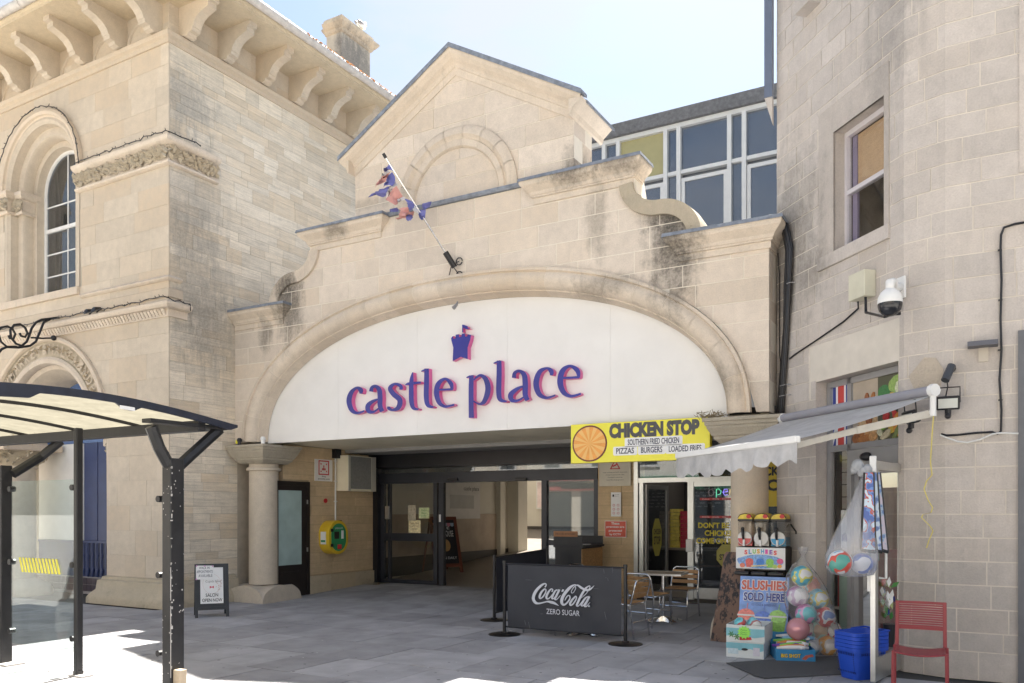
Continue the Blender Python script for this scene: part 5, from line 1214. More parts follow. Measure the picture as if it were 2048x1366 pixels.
# ================================================================== left recess wall fittings
RX = -11.1
SD = thing('service_door', 'dark brown service door with frosted glass beside the left column', 'door', (RX, 0.74, 0.03))
bxr = lambda nm, m, par, y0, y1, z0, z1, x0, x1, bevel=0: put(MB().box(RX+x0, RX+x1, y0, y1, z0, z1), nm, m, par, True, bevel=bevel)
M_DBR = mat('dark_brown_paint', (0.022, 0.016, 0.014), 0.45, var=0.2, scale=6)
bxr('frame', M_DBR, SD, 0.28, 0.36, 0.0, 2.17, -0.1, 0.04); bxr('frame', M_DBR, SD, 1.10, 1.18, 0.0, 2.17, -0.1, 0.03); bxr('frame', M_DBR, SD, 0.36, 1.10, 2.09, 2.17, -0.1, 0.03)
bxr('leaf', M_DBR, SD, 0.36, 1.10, 0.03, 0.62, -0.06, 0.012); bxr('leaf_stile', M_DBR, SD, 0.98, 1.10, 0.62, 2.09, -0.06, 0.012); bxr('leaf_top', M_DBR, SD, 0.36, 0.98, 2.0, 2.09, -0.06, 0.012)
bxr('frosted_pane', mat('frosted_glass', (0.40, 0.52, 0.50), 0.35, var=0.12, scale=4), SD, 0.36, 0.98, 0.62, 2.0, -0.01, 0.006)
bxr('lower_panel', M_DBR, SD, 0.45, 0.95, 0.12, 0.5, -0.01, 0.02)
for z in (0.85, 1.75): bxr('hinge', M_ALU, SD, 1.095, 1.12, z, z+0.08, 0.028, 0.04)
AP = thing('assembly_sign', 'white and red shop assembly point sign on the buff recess wall', 'sign', (RX, 1.57, 2.2))
bxr('panel', M_WHITEB, AP, 1.33, 1.82, 2.2, 2.62, 0.0, 0.012)
fr2 = lambda u, v, d: (RX+0.012+d, u, v)
put(MB().prism([(1.43, 2.32), (1.72, 2.32), (1.72, 2.60), (1.43, 2.60)], fr2, 0.004, 0, holes=[[(1.452, 2.342), (1.698, 2.342), (1.698, 2.578), (1.452, 2.578)]]), 'red_border', M_RED, AP, True)
mb = MB()
for (u, v, sx_, sz_) in ((1.48, 2.37, 1, 1), (1.67, 2.37, -1, 1), (1.48, 2.55, 1, -1), (1.67, 2.55, -1, -1)): mb.prism([(u, v), (u+sx_*0.04, v+sz_*0.015), (u+sx_*0.015, v+sz_*0.04)], fr2, 0.004, 0)
mb.prism(ell(1.575, 2.49, 0.016, 0.018, 10), fr2, 0.004, 0)
for u in (1.54, 1.575, 1.61): mb.prism([(u-0.014, 2.41), (u+0.014, 2.41), (u+0.012, 2.45+0.02*(u == 1.575)), (u-0.012, 2.45+0.02*(u == 1.575))], fr2, 0.004, 0)
stuff(put(mb, 'assembly_symbol', M_RED, AP, True))
put(lettering('Shop', fr2, 1.52, 2.27, 0.11, 0.035, 0.01, 0.004, lettering('assembly point', fr2, 1.41, 2.222, 0.33, 0.035, 0.01, 0.004)), 'sign_text', M_INK, AP, True)
VB = thing('vent_cabinet', 'cream metal cabinet with grey mesh door high on the recess wall', 'cabinet', (RX, 2.35, 2.0))
bxr('body', M_CREAM, VB, 1.95, 2.78, 2.02, 2.72, 0.0, 0.30); bxr('mesh_panel', mat('grey_mesh', (0.24, 0.24, 0.23), 0.5, var=0.15, scale=30), VB, 2.0, 2.64, 2.06, 2.70, 0.302, 0.312)
for y0, y1 in ((1.95, 2.0), (2.64, 2.78)): bxr('mesh_frame', mat('galvanised', (0.52, 0.50, 0.44), 0.45, 0.3), VB, y0, y1, 2.02, 2.72, 0.30, 0.325)
CDU = thing('wall_conduit', 'thin white conduit running down to the yellow defibrillator box', 'conduit', (RX, 1.9, 1.4))
put(MB().tube([(RX+0.02, 1.90, 2.7), (RX+0.02, 1.90, 1.40)], 0.016, 8), 'pipe', M_PVC, CDU, True, smooth=True); bxr('junction_box', M_BLACK, CDU, 1.82, 1.98, 2.66, 2.84, 0, 0.1)
for z in (2.6, 2.2, 1.8): bxr('clip', M_PVC, CDU, 1.87, 1.93, z, z+0.02, 0, 0.04)
DF = thing('defibrillator', 'yellow oval defibrillator cabinet with green front on the recess wall', 'defibrillator', (RX, 1.72, 0.8))
def oval(y, z, w, h, n=28):
    r = w/2; o_ = []
    for i in range(n):
        a = 2*math.pi*i/n; o_.append((y+r*math.cos(a), z+(h/2-r)*(1 if math.sin(a) > 0 else -1)+r*math.sin(a)))
    return o_
M_DFY = mat('defib_yellow', (0.74, 0.50, 0.03), 0.35, var=0.04)
put(MB().prism(oval(1.72, 1.11, 0.56, 0.66), lambda u, v, d: (RX+d, u, v), 0.26, 0.0), 'cabinet', M_DFY, DF, True, bevel=0.02)
dd_ = put(MB().prism(oval(1.72, 1.11, 0.42, 0.54), lambda u, v, d: (RX+d, u, v), 0.268, 0.255), 'green_door', mat('defib_green', (0.03, 0.26, 0.10), 0.4), DF, True)
for y0, y1, z0, z1, m in ((1.59, 1.71, 1.08, 1.22, M_DBR), (1.79, 1.84, 1.08, 1.24, M_WHITE), (1.68, 1.78, 0.88, 0.97, M_RED), (1.49, 1.55, 1.22, 1.28, M_BLACK), (1.49, 1.55, 0.93, 0.99, M_BLACK)):
    bxr('front_fitting', m, dd_, y0, y1, z0, z1, 0.268, 0.285)
put(lettering('DEFIBRILLATOR', lambda u, v, d: (RX+0.268+d, u, v), 1.61, 1.27, 0.22, 0.03), 'door_text', M_PAPER, dd_, True)
put(MB().prism([(0.06, 0.98), (0.19, 0.98), (0.19, 1.22), (0.06, 1.22)], lambda u, v, d: (RX+u, 1.438-d, v), 0.004, -0.01), 'side_label', M_PAPER, DF, True)
put(MB().prism([(0.07, 1.02), (0.18, 1.02), (0.18, 1.06), (0.07, 1.06)], lambda u, v, d: (RX+u, 1.438-d, v), 0.006, 0.0), 'side_label_band', mat('defib_green', (0.03, 0.26, 0.1)), DF, True)
bw = put(MB().box(RX, RX+0.05, 1.93, 2.05, 1.38, 1.44), 'brown_plate', mat('brown_plate', (0.12, 0.05, 0.03), 0.5)); tag(bw, 'small brown plate right above the yellow defibrillator', 'plate')
bw = put(MB().prism(ell(1.63, 1.82, 0.05, 0.045, 14), fr2, 0.002, -0.01), 'torn_sticker', M_RED); tag(bw, 'torn red and white sticker above the yellow defibrillator', 'sticker')
# ================================================================== corner shop doorway
def att(px, py, t): d = ray(px, py); return Vector((t*d[0], CAM_Y+t*d[1], CAM_H+t*d[2]))
SF = thing('shop_doorway', 'grey aluminium shop doorway with printed panels over the open door', 'shopfront', (P0.x+D1.x*1.55, P0.y+D1.y*1.55, 0))
M_FR = mat('grey_aluminium', (0.36, 0.36, 0.37), 0.4, 0.4, var=0.06)
FD = -0.13
def wp(name, m, par, s0, s1, z0, z1, d0=FD-0.05, d1=FD): return put(wbox(s0, s1, z0, z1, d0, d1), name, m, par, True)
fw = lambda u, v, d: wall_pt(u, v, FD+d)
for s0, s1, z0, z1 in ((0.88, 0.95, 0.0, 3.12), (1.26, 1.33, 0.0, 3.12), (2.21, 2.26, 0.0, 3.12), (0.95, 2.21, 3.05, 3.12), (0.95, 2.21, 2.30, 2.37)): wp('frame_bar', M_FR, SF, s0, s1, z0, z1)
rvl = MB()
rvl.face([wall_pt(DSO0, 0, 0), wall_pt(DSO0, DTOP, 0), wall_pt(DSO0, DTOP, -0.2), wall_pt(DSO0, 0, -0.2)]); rvl.face([wall_pt(DSO1, 0, 0), wall_pt(DSO1, DTOP, 0), wall_pt(DSO1, DTOP, -0.2), wall_pt(DSO1, 0, -0.2)])
rvl.face([wall_pt(DSO0, DTOP, 0), wall_pt(DSO1, DTOP, 0), wall_pt(DSO1, DTOP, -0.2), wall_pt(DSO0, DTOP, -0.2)])
put(rvl, 'door_reveal', M_RIGHT, SF, True)
# printed panels: flag, loaves, vegetables
pu = wp('flag_panel', mat('print_blue', (0.03, 0.05, 0.28), 0.4), SF, 0.97, 1.24, 2.37, 3.05, FD-0.03, FD-0.02)
for nm, poly, m in (('white_cross', [(1.03, 2.37), (1.21, 2.37), (1.21, 3.05), (1.03, 3.05)], M_PAPER), ('white_diagonal', [(0.97, 2.72), (1.03, 2.60), (1.03, 2.72), (0.97, 2.85)], M_PAPER), ('white_diagonal', [(0.97, 2.5), (1.03, 2.62), (1.03, 2.5), (0.97, 2.37)], M_PAPER), ('red_cross', [(1.07, 2.37), (1.18, 2.37), (1.18, 3.05), (1.07, 3.05)], mat('print_red', (0.6, 0.06, 0.05), 0.4)), ('red_diagonal', [(0.97, 2.755), (1.03, 2.635), (1.03, 2.675), (0.97, 2.8)], mat('print_red', (0.6, 0.06, 0.05)))):
    put(MB().prism(poly, fw, -0.018+(0.003 if 'red' in nm else 0), -0.021), nm, m, pu, True)
pb = wp('bread_panel', mat('print_taupe', (0.45, 0.38, 0.30), 0.4, var=0.1), SF, 1.34, 1.76, 2.37, 3.05, FD-0.03, FD-0.02)
pv = wp('vegetable_panel', mat('print_darkgreen', (0.10, 0.10, 0.06), 0.4, var=0.2), SF, 1.765, 2.20, 2.37, 3.05, FD-0.03, FD-0.02)
rg = random.Random(12)
crust = [mat('crust_%d' % i, c, 0.5, var=0.35, scale=40) for i, c in enumerate(((0.42, 0.17, 0.05), (0.55, 0.30, 0.12), (0.62, 0.42, 0.22), (0.30, 0.11, 0.04)))]
k = 0
for (u, v, a, b, an) in ((1.45, 2.47, 0.09, 0.10, 0.2), (1.60, 2.52, 0.06, 0.17, 0.1), (1.70, 2.50, 0.05, 0.15, -0.2), (1.40, 2.42, 0.07, 0.05, 0), (1.55, 2.41, 0.13, 0.04, 0.1), (1.69, 2.42, 0.07, 0.05, 0), (1.50, 2.70, 0.045, 0.16, 0.35), (1.58, 2.74, 0.05, 0.17, -0.05), (1.66, 2.76, 0.04, 0.15, -0.3), (1.44, 2.66, 0.05, 0.10, 0.6), (1.52, 2.60, 0.06, 0.08, 0), (1.62, 2.62, 0.05, 0.07, 0.3)):
    put(MB().prism(ell(u, v, a, b, 14, an), fw, -0.018+0.0012*k, -0.021), 'printed_loaf', crust[k % 4], pb, True); k += 1
veg = ((1.86, 2.86, 0.10, 0.10, (0.05, 0.20, 0.06)), (2.05, 2.94, 0.12, 0.09, (0.30, 0.45, 0.12)), (2.13, 2.86, 0.08, 0.12, (0.62, 0.66, 0.45)), (1.98, 2.78, 0.075, 0.075, (0.60, 0.42, 0.08)), (2.14, 2.72, 0.07, 0.07, (0.10, 0.32, 0.06)), (1.83, 2.70, 0.06, 0.05, (0.62, 0.35, 0.06)), (1.90, 2.62, 0.06, 0.05, (0.50, 0.04, 0.04)), (2.04, 2.62, 0.09, 0.03, (0.55, 0.05, 0.04)), (1.86, 2.53, 0.05, 0.055, (0.22, 0.48, 0.05)), (2.0, 2.49, 0.055, 0.06, (0.58, 0.42, 0.06)), (2.12, 2.52, 0.11, 0.13, (0.66, 0.28, 0.05)), (2.13, 2.51, 0.045, 0.08, (0.03, 0.02, 0.01)), (1.90, 2.42, 0.09, 0.035, (0.52, 0.46, 0.30)), (1.81, 2.45, 0.035, 0.045, (0.6, 0.58, 0.4)), (2.06, 2.41, 0.10, 0.03, (0.2, 0.25, 0.08)))
for k, (u, v, a, b, c) in enumerate(veg):
    q = [(x_+0.006*math.sin(9*i), z_+0.006*math.cos(7*i)) for i, (x_, z_) in enumerate(ell(u, v, a, b, 16, 0.3*k))]
    q = [(min(2.198, max(1.767, x_)), min(3.048, max(2.372, z_))) for x_, z_ in q]
    put(MB().prism(q, fw, -0.0175+0.0012*k, -0.021), 'printed_vegetable', mat('veg_%d' % k, c, 0.45, var=0.3, scale=45), pv, True)
wp('side_pane', M_GLASS, SF, 0.95, 1.26, 0.05, 2.30, FD-0.03, FD-0.025)
wp('door_operator', M_FR, SF, 1.33, 2.21, 2.02, 2.29, FD-0.10, FD+0.04)
put(MB().sphere(wall_pt(1.68, 2.20, FD+0.06), 0.06, 10, 8, (1.2, 0.8, 0.8)), 'door_sensor', M_BLACK, SF, True)
wp('door_track', M_WHITE, SF, 1.75, 2.2, 2.04, 2.10, FD+0.04, FD+0.16)
wp('fixed_stile', M_FR, SF, 1.33, 1.41, 0.0, 2.02, FD-0.1, FD-0.04)
# open leaf standing out towards the street
HG = Vector(wall_pt(2.22, 0, FD+0.05)[:2]); FE = Vector((-0.87, -2.17)); LV = (FE-HG); LL = LV.length; LV = LV/LL; LN = Vector((-LV.y, LV.x))
fl_ = lambda u, v, d: (HG.x+LV.x*u+LN.x*d, HG.y+LV.y*u+LN.y*d, v)
lf = put(MB().prism([(0, 0.02), (LL, 0.02), (LL, 2.08), (0, 2.08)], fl_, 0.022, -0.022, holes=[[(0.07, 0.24), (LL-0.09, 0.24), (LL-0.09, 2.0), (0.07, 2.0)]]), 'open_leaf', M_ALU, SF, True)
put(MB().prism([(0.07, 0.24), (LL-0.09, 0.24), (LL-0.09, 2.0), (0.07, 2.0)], fl_, 0.003, -0.003), 'pane', M_GLASS, lf, True)
for sg in (0.05, -0.05): put(MB().tube([fl_(LL-0.13, 0.98, sg*0.4), fl_(LL-0.13, 0.98, sg*1.6), fl_(LL-0.13, 1.26, sg*1.6), fl_(LL-0.13, 1.26, sg*0.4)], 0.012, 8), 'pull_handle', M_WHITE, lf, True)
put(MB().prism([(LL-0.16, 0.86), (LL-0.0, 0.86), (LL-0.0, 1.12), (LL-0.16, 1.12)], fl_, -0.024, -0.05), 'lock_cover', M_WHITE, lf, True)
# shop inside: slatwall, red shelving, extinguisher, counter
SI = thing('shop_interior', 'narrow shop interior with white slatwall and red shelving', 'interior', (P0.x+D1.x*1.6+0.9, P0.y+D1.y*1.6+1.2, 0))
def ip(s, z, d): return wall_pt(s, z, d)
def ibox(name, m, s0, s1, z0, z1, d0, d1): return put(wbox(s0, s1, z0, z1, d0, d1), name, m, SI, True)
ibox('floor', mat('shop_lino', (0.16, 0.15, 0.14), 0.4), -0.7, 2.34, -0.02, 0.012, -3.2, -0.16); ibox('ceiling', mat('shop_ceil2', (0.5, 0.5, 0.48), 0.7), -0.7, 2.34, 2.7, 2.75, -3.2, -0.2)
ibox('back_wall', mat('shop_back', (0.30, 0.10, 0.09), 0.7), -0.7, 2.34, 0, 2.75, -3.25, -3.2); ibox('right_side_wall', mat('shop_cream', (0.45, 0.44, 0.40), 0.7), 2.33, 2.345, 0, 2.75, -3.2, -0.2)
for i in range(16): ibox('slatwall_board', M_WHITE, 0.50, 0.80, 0.12+i*0.152, 0.26+i*0.152, -0.64, -0.60)
ibox('slatwall_back', M_INK, 0.3, 0.805, 0.1, 2.55, -0.67, -0.645)
ibox('red_cabinet', mat('cabinet_red', (0.34, 0.025, 0.035), 0.45), 0.62, 1.2, 0.02, 1.15, -1.3, -0.95); ibox('poster_rack', mat('rack_brown', (0.20, 0.10, 0.06), 0.6, var=0.3, scale=12), 0.5, 0.8, 1.0, 1.9, -1.2, -1.1)
ibox('teal_packet', mat('packet_teal', (0.08, 0.30, 0.34), 0.5), 0.86, 1.0, 1.02, 1.25, -0.75, -0.7)
ibox('pale_wall_panel', mat('panel_rose', (0.36, 0.2, 0.18), 0.6), 1.2, 2.3, 0.1, 2.5, -1.09, -1.05)
FX = thing('fire_extinguisher', 'red fire extinguisher standing inside the shop doorway', 'extinguisher', wall_pt(0.66, 0.45, -0.5))
put(MB().lathe([(0.05, 0), (0.06, 0.01), (0.06, 0.38), (0.04, 0.44), (0.02, 0.46)], (0, 0, 0), 14), 'cylinder', M_RED, FX, smooth=True); put(MB().tube([(0, 0, 0.46), (0.02, -0.02, 0.52), (0.09, -0.02, 0.50)], 0.014, 6), 'valve', M_BLACK, FX); put(MB().tube([(0, 0, 0.5), (-0.07, -0.03, 0.42), (-0.07, -0.03, 0.15)], 0.01, 6), 'hose', M_BLACK, FX)
ibox('extinguisher_shelf', M_WHITE, 0.56, 0.76, 0.42, 0.445, -0.59, -0.42)
cl_ = thing('ceiling_light', 'long lit ceiling panel inside the corner shop', 'lamp', wall_pt(1.1, 2.7, -0.9)); put(wbox(0.6, 1.7, 2.66, 2.69, -1.1, -0.8), 'diffuser', mat('lit_panel', (1.0, 0.95, 0.88)), cl_, True)
vt = thing('vape_poster', 'white product poster inside the side glass of the shop doorway', 'poster', wall_pt(1.16, 1.2, -0.2))
put(wbox(1.07, 1.25, 1.18, 1.62, -0.19, -0.185), 'panel', M_PAPER, vt, True); mb = MB()
for i in range(6): wbox(1.09+i*0.026, 1.105+i*0.026, 1.26, 1.34+0.01*(i % 3), -0.184, -0.182, mb)
stuff(put(mb, 'printed_products', mat('print_blue', (0.03, 0.05, 0.28)), vt, True))
ibox('green_panel', mat('mint_panel', (0.45, 0.56, 0.46), 0.5), 0.96, 1.25, 0.05, 1.1, -0.26, -0.24)
# ================================================================== awning
AW = thing('shop_awning', 'grey fabric shop awning with scalloped valance over the corner doorway', 'awning', (-1.3, -1.0, 2.7))
RL, RR = att(1564, 838, 9.95), att(1866, 779, 7.66); RL.z = RR.z = (RL.z+RR.z)/2
u_ = (RR-RL).normalized(); n_ = Vector((u_.y, -u_.x, 0)).normalized()
BRt = att(1596, 878, 7.32); BLt = BRt+(RL-RR)*0.965; BLt.z = BRt.z
M_AWN = translucent('awning_fabric', (0.80, 0.80, 0.80), 0.5, dirt_sheen=0.28)
put(MB().tube([RL, RR], 0.048, 12), 'roller', mat('roller_grey', (0.30, 0.30, 0.34), 0.6), AW, True, smooth=True)
for q in (RL, RR): put(MB().tube([q-u_*0.02, q+u_*0.03], 0.06, 10), 'roller_cap', M_WHITE, AW, True)
rows_ = []
for i in range(13):
    a = i/12; p, q = RL.lerp(RR, 0.005+a*0.99)+Vector((0, 0, -0.045)), BLt.lerp(BRt, a)
    rows_.append([p.lerp(q, j/8)+Vector((0, 0, -0.025*math.sin(math.pi*j/8)-0.012*math.sin(a*9)*math.sin(math.pi*j/8))) for j in range(9)])
put(MB().grid(rows_), 'canopy', M_AWN, AW, True, smooth='all')
put(MB().obox((BLt+BRt)/2, (BRt-BLt)/2, n_*0.03, (0, 0, 0.032)), 'front_bar', M_WHITE, AW, True, bevel=0.01)
rows_ = []; NS = 96
for i in range(NS+1):
    a = i/NS; p = BLt.lerp(BRt, a)+n_*0.01+Vector((0, 0, -0.025)); dz = 0.17+0.055*abs(math.sin(a*math.pi*8.5))+0.025*math.sin(a*5)+0.008*math.sin(a*23)
    w = n_*(0.018*math.sin(a*37)+0.012*math.sin(a*71)); rows_.append([p, p+w*0.4+Vector((0, 0, -dz*0.5)), p+w+Vector((0, 0, -dz))])
put(MB().grid(rows_), 'valance', translucent('valance_fabric', (0.72, 0.72, 0.73), 0.35, dirt_sheen=0.35), AW, True, smooth='all')
M_ARM = mat('awning_arm_cream', (0.56, 0.53, 0.47), 0.45, var=0.1, scale=12, grime=0.2)
ar0 = RR+Vector((0.02, 0.06, -0.20)); ar1 = BRt-u_*0.25-n_*0.05+Vector((0, 0, -0.06)); el_ = ar0.lerp(ar1, 0.5)-u_*0.05+n_*0.02
for a_, b_, w in ((ar0, el_, 0.036), (el_, ar1, 0.030)):
    d_ = (b_-a_); sd_ = d_.cross(Vector((0, 0, 1))).normalized(); put(MB().obox((a_+b_)/2, d_/2, sd_*0.018, d_.cross(sd_).normalized()*w), 'folding_arm', M_ARM, AW, True, bevel=0.006)
arL0 = RL+Vector((0.05, 0.0, -0.18)); arL1 = BLt+u_*0.2+Vector((0, 0, -0.05)); d_ = arL1-arL0; sd_ = d_.cross(Vector((0, 0, 1))).normalized()
put(MB().obox((arL0+arL1)/2, d_/2, sd_*0.018, d_.cross(sd_).normalized()*0.03), 'folding_arm', M_ARM, AW, True)
for q in (RL, RR):
    s_ = (Vector((q.x, q.y))-P0).dot(D1); w_ = Vector(wall_pt(min(s_, S1), q.z, 0.0)); put(MB().tube([w_, q], 0.03, 8).tube([w_+Vector((0, 0, -0.2)), q+Vector((0, 0, -0.2))], 0.03, 8).tube([q+Vector((0, 0, 0.05)), q+Vector((0, 0, -0.24))], 0.028, 8), 'wall_bracket', M_WHITE, AW, True)

# ================================================================== fittings on the right-hand wall
JB = thing('junction_box', 'cream plastic junction box on the grey wall beside the dome camera', 'junction box', wall_pt(1.78, 3.87, 0))
put(wbox(1.66, 1.93, 3.87, 4.15, 0.0, 0.14), 'box', mat('box_cream', (0.62, 0.60, 0.48), 0.5, grime=0.2), JB, True, bevel=0.008)
put(MB().tube([wall_pt(1.7, 3.87, 0.05), wall_pt(1.68, 3.80, 0.03), wall_pt(1.4, 3.72, 0.015), wall_pt(0.9, 3.62, 0.015), wall_pt(0.42, 3.53, 0.015), wall_pt(0.33, 3.50, 0.02)], 0.010, 6), 'cable', M_BLACK, JB, True)
DC = thing('dome_camera', 'white and black dome security camera on a bracket arm', 'camera', wall_pt(2.26, 3.9, 0))
pl = Vector(wall_pt(2.33, 3.85, 0.0)); nw = Vector((-0.732, -0.681, 0)); dc_ = att(1780, 603, 7.98)
put(MB().obox(pl+nw*0.012, D1.to_3d()*0.06, nw*0.012, Vector((0, 0, 0.11))), 'wall_plate', M_WHITE, DC, True, bevel=0.006)
put(MB().tube([pl+nw*0.02, pl+nw*0.10+Vector((0, 0, 0.005)), Vector((dc_.x, dc_.y, pl.z+0.005)).lerp(pl, 0.25), Vector((dc_.x, dc_.y, pl.z-0.015)), dc_+Vector((0, 0, 0.10))], 0.042, 12), 'arm', M_WHITE, DC, True, smooth='all')
put(MB().lathe([(0.05, 0.12), (0.085, 0.09), (0.11, 0.04), (0.115, 0.0), (0.113, -0.02)], dc_, 20), 'housing', M_WHITE, DC, True, smooth=True)
put(MB().lathe([(0.112, -0.015), (0.112, -0.04), (0.10, -0.09), (0.07, -0.125), (0.035, -0.142), (0.002, -0.146)], dc_, 20), 'dome', mat('smoked_dome', (0.02, 0.022, 0.028), 0.12), DC, True, smooth=True)
put(MB().tube([wall_pt(1.87, 3.87, 0.08), wall_pt(1.9, 3.70, 0.1), dc_+Vector((-0.05, 0.02, -0.14)), dc_+Vector((0.08, 0.05, -0.12)), pl+nw*0.05+Vector((0, 0, -0.1))], 0.014, 8), 'flex_cable', M_BLACK, DC, True)
CB = thing('cable_bundle', 'bundle of black conduits running down beside the arcade pier', 'cable', wall_pt(0.2, 2.7, 0.03))
for k, (o_, r_) in enumerate(((0.0, 0.030), (0.045, 0.022), (-0.04, 0.018), (0.085, 0.012))):
    put(MB().tube([wall_pt(0.02, 5.36, 0.12+o_*0.4), wall_pt(0.14+o_*0.5, 5.33, 0.10), wall_pt(0.27+o_, 5.16, 0.06), wall_pt(0.34+o_, 4.85, 0.04), wall_pt(0.33+o_, 4.45, 0.035+0.01*k), wall_pt(0.27+o_*0.7, 3.9, 0.035), wall_pt(0.21+o_*0.8, 3.4, 0.04), wall_pt(0.15+o_*0.9, 3.0, 0.04), wall_pt(0.12+o_, 2.66, 0.04)], r_, 8), 'conduit', M_BLACK if k != 1 else mat('dark_conduit', (0.03, 0.033, 0.042), 0.5), CB, True, smooth='all')
for z in (4.42, 3.18, 3.05): put(MB().tube([wall_pt(0.14+(z-3)*0.12, z, 0.02), wall_pt(0.20+(z-3)*0.12, z, 0.085), wall_pt(0.34+(z-3)*0.06, z, 0.07), wall_pt(0.36+(z-3)*0.06, z, 0.02)], 0.006, 5), 'cable_tie', M_GREY, CB, True)
put(MB().tube([wall_pt(0.05, 4.9, 0.01), wall_pt(0.09, 4.6, 0.012), wall_pt(0.09, 3.6, 0.012), wall_pt(0.11, 3.5, 0.012), wall_pt(0.1, 2.8, 0.012)], 0.006, 5), 'thin_cable', M_BLACK, CB, True)
WY_ = -1.52
ff3 = lambda px_, py_, y=WY_: aty(px_, py_, y)
LBAR = thing('light_bar', 'dark grey linear light bar on the pale corner wall', 'lamp', ff3(1965, 690))
a_, b_ = ff3(1935, 691, -1.6), ff3(1996, 684, -1.6); put(MB().box(a_.x, b_.x, -1.66, -1.50, (a_.z+b_.z)/2-0.022, (a_.z+b_.z)/2+0.022), 'bar', mat('bar_grey', (0.10, 0.105, 0.13), 0.5), LBAR, True)
put(MB().box(a_.x+0.09, a_.x+0.17, -1.515, -1.50, a_.z-0.15, a_.z), 'back_plate', mat('plate_cream', (0.52, 0.47, 0.40), 0.6), LBAR, True)
CA = thing('wall_cable', 'black cable clipped up the pale corner wall', 'cable', ff3(2003, 860))
put(MB().tube([ff3(*q) for q in ((2060, 443), (2030, 448), (2008, 455), (2002, 470), (2001, 500), (2003, 560), (2001, 640), (2003, 700), (1999, 760), (2003, 820), (2002, 862), (1995, 868), (1985, 864), (1950, 866), (1915, 870), (1893, 871), (1882, 868))], 0.011, 6), 'cable', M_BLACK, CA, True)
for q in ((2001, 500), (2002, 600), (2001, 700), (2002, 800), (1960, 866), (1920, 869)): p = ff3(*q); put(MB().box(p.x-0.022, p.x+0.012, -1.53, -1.5, p.z-0.006, p.z+0.006), 'clip', M_BLACK, CA, True)
LS = thing('led_strip', 'loose white LED strip sagging below the wall cable', 'lamp', ff3(1930, 885))
put(MB().tube([ff3(*q, -1.54) for q in ((1880, 870), (1895, 876), (1915, 883), (1935, 885), (1960, 879), (1985, 868), (2000, 866), (2037, 867))], 0.008, 5), 'strip', M_PVC, LS, True)
SEN = thing('bullet_camera', 'small black bullet camera above the floodlight', 'camera', ff3(1903, 740))
p = ff3(1904, 738, -1.5); put(MB().lathe([(0.035, 0), (0.035, 0.03), (0.02, 0.035)], p, 12, fn=lambda x, y, h: (p.x+x, -1.5-h, p.z+y)), 'base', M_BLACK, SEN, True)
q = ff3(1893, 752, -1.6); put(MB().tube([p+Vector((0, -0.04, 0)), p+Vector((-0.01, -0.09, 0.0))], 0.015, 8).tube([p+Vector((0.0, -0.08, 0.02)), q+Vector((-0.01, -0.06, -0.05))], 0.038, 12), 'body', mat('camera_grey', (0.05, 0.055, 0.065), 0.45), SEN, True)
put(MB().tube([q, q+Vector((0.01, 0.03, -0.1)), q+Vector((-0.005, 0.05, -0.17)), q+Vector((-0.02, 0.06, -0.25))], 0.006, 5), 'lead', M_BLACK, SEN, True)
def floodlight(nm, lab, p, fwd, tilt, w=0.20):
    t = thing(nm, lab, 'floodlight', p, group='floodlights by the awning'); fwd = Vector(fwd).normalized(); rt = Vector((0, 0, 1)).cross(fwd).normalized(); f2 = (fwd*math.cos(tilt)+Vector((0, 0, -1))*math.sin(tilt)).normalized(); up = f2.cross(rt) if f2.cross(rt).z > 0 else rt.cross(f2)
    put(MB().obox(p, rt*w/2, f2*0.022, up*0.065), 'housing', M_BLACK, t, True, bevel=0.012); put(MB().obox(p+f2*0.023, rt*(w/2-0.018), f2*0.003, up*0.045), 'lens', mat('led_lens', (0.62, 0.64, 0.60), 0.25), t, True)
    put(MB().tube([p-rt*w/2, p-rt*w/2+up*0.14-f2*0.06, p+rt*w/2+up*0.14-f2*0.06, p+rt*w/2], 0.007, 6), 'yoke', M_BLACK, t, True)
    put(MB().tube([p-Vector((0, 0, 0.06)), p-Vector((0, 0, 0.11))], 0.028, 8).sphere(p-Vector((0, 0, 0.12))+f2*0.02, 0.03, 8, 6), 'motion_sensor', M_BLACK, t, True)
floodlight('floodlight', 'black floodlight with upright yoke right of the awning bracket', ff3(1896, 806, -1.62), (0, -1, 0), 0.25)
floodlight('floodlight', 'black floodlight angled over the shop door under the awning arm', att(1822, 834, 7.9), (-0.85, -0.5, 0), 0.5, 0.22)
YR = put(MB().grid([[att(px_-1.2, py_, t_), att(px_+1.4, py_, t_+0.01)] for px_, py_, t_ in ((1867, 832, 7.55), (1864, 870, 7.55), (1862, 905, 7.56), (1861, 925, 7.57), (1864, 950, 7.6), (1853, 962, 7.6), (1848, 978, 7.58), (1856, 1000, 7.57), (1865, 1015, 7.6), (1862, 1025, 7.6), (1846, 1029, 7.6), (1843, 1035, 7.58), (1860, 1052, 7.57), (1866, 1062, 7.6), (1858, 1080, 7.6), (1853, 1096, 7.6))]), 'ribbon', mat('ribbon_yellow', (0.70, 0.60, 0.16), 0.5)); tag(YR, 'curling yellow ribbon hanging from the awning bracket', 'ribbon')
# scar on the wall: rough mortar patch
PT = put(MB().prism([(2.40, 2.95), (2.47, 2.78), (2.62, 2.72), (2.70, 2.80), (2.73, 2.98), (2.66, 3.10), (2.55, 3.12)], wall_pt, 0.006, -0.01), 'mortar_scar', stone('scar_mortar', (0.50, 0.44, 0.37), rand=0, grime=0.3, bump=1.0), RB, True)

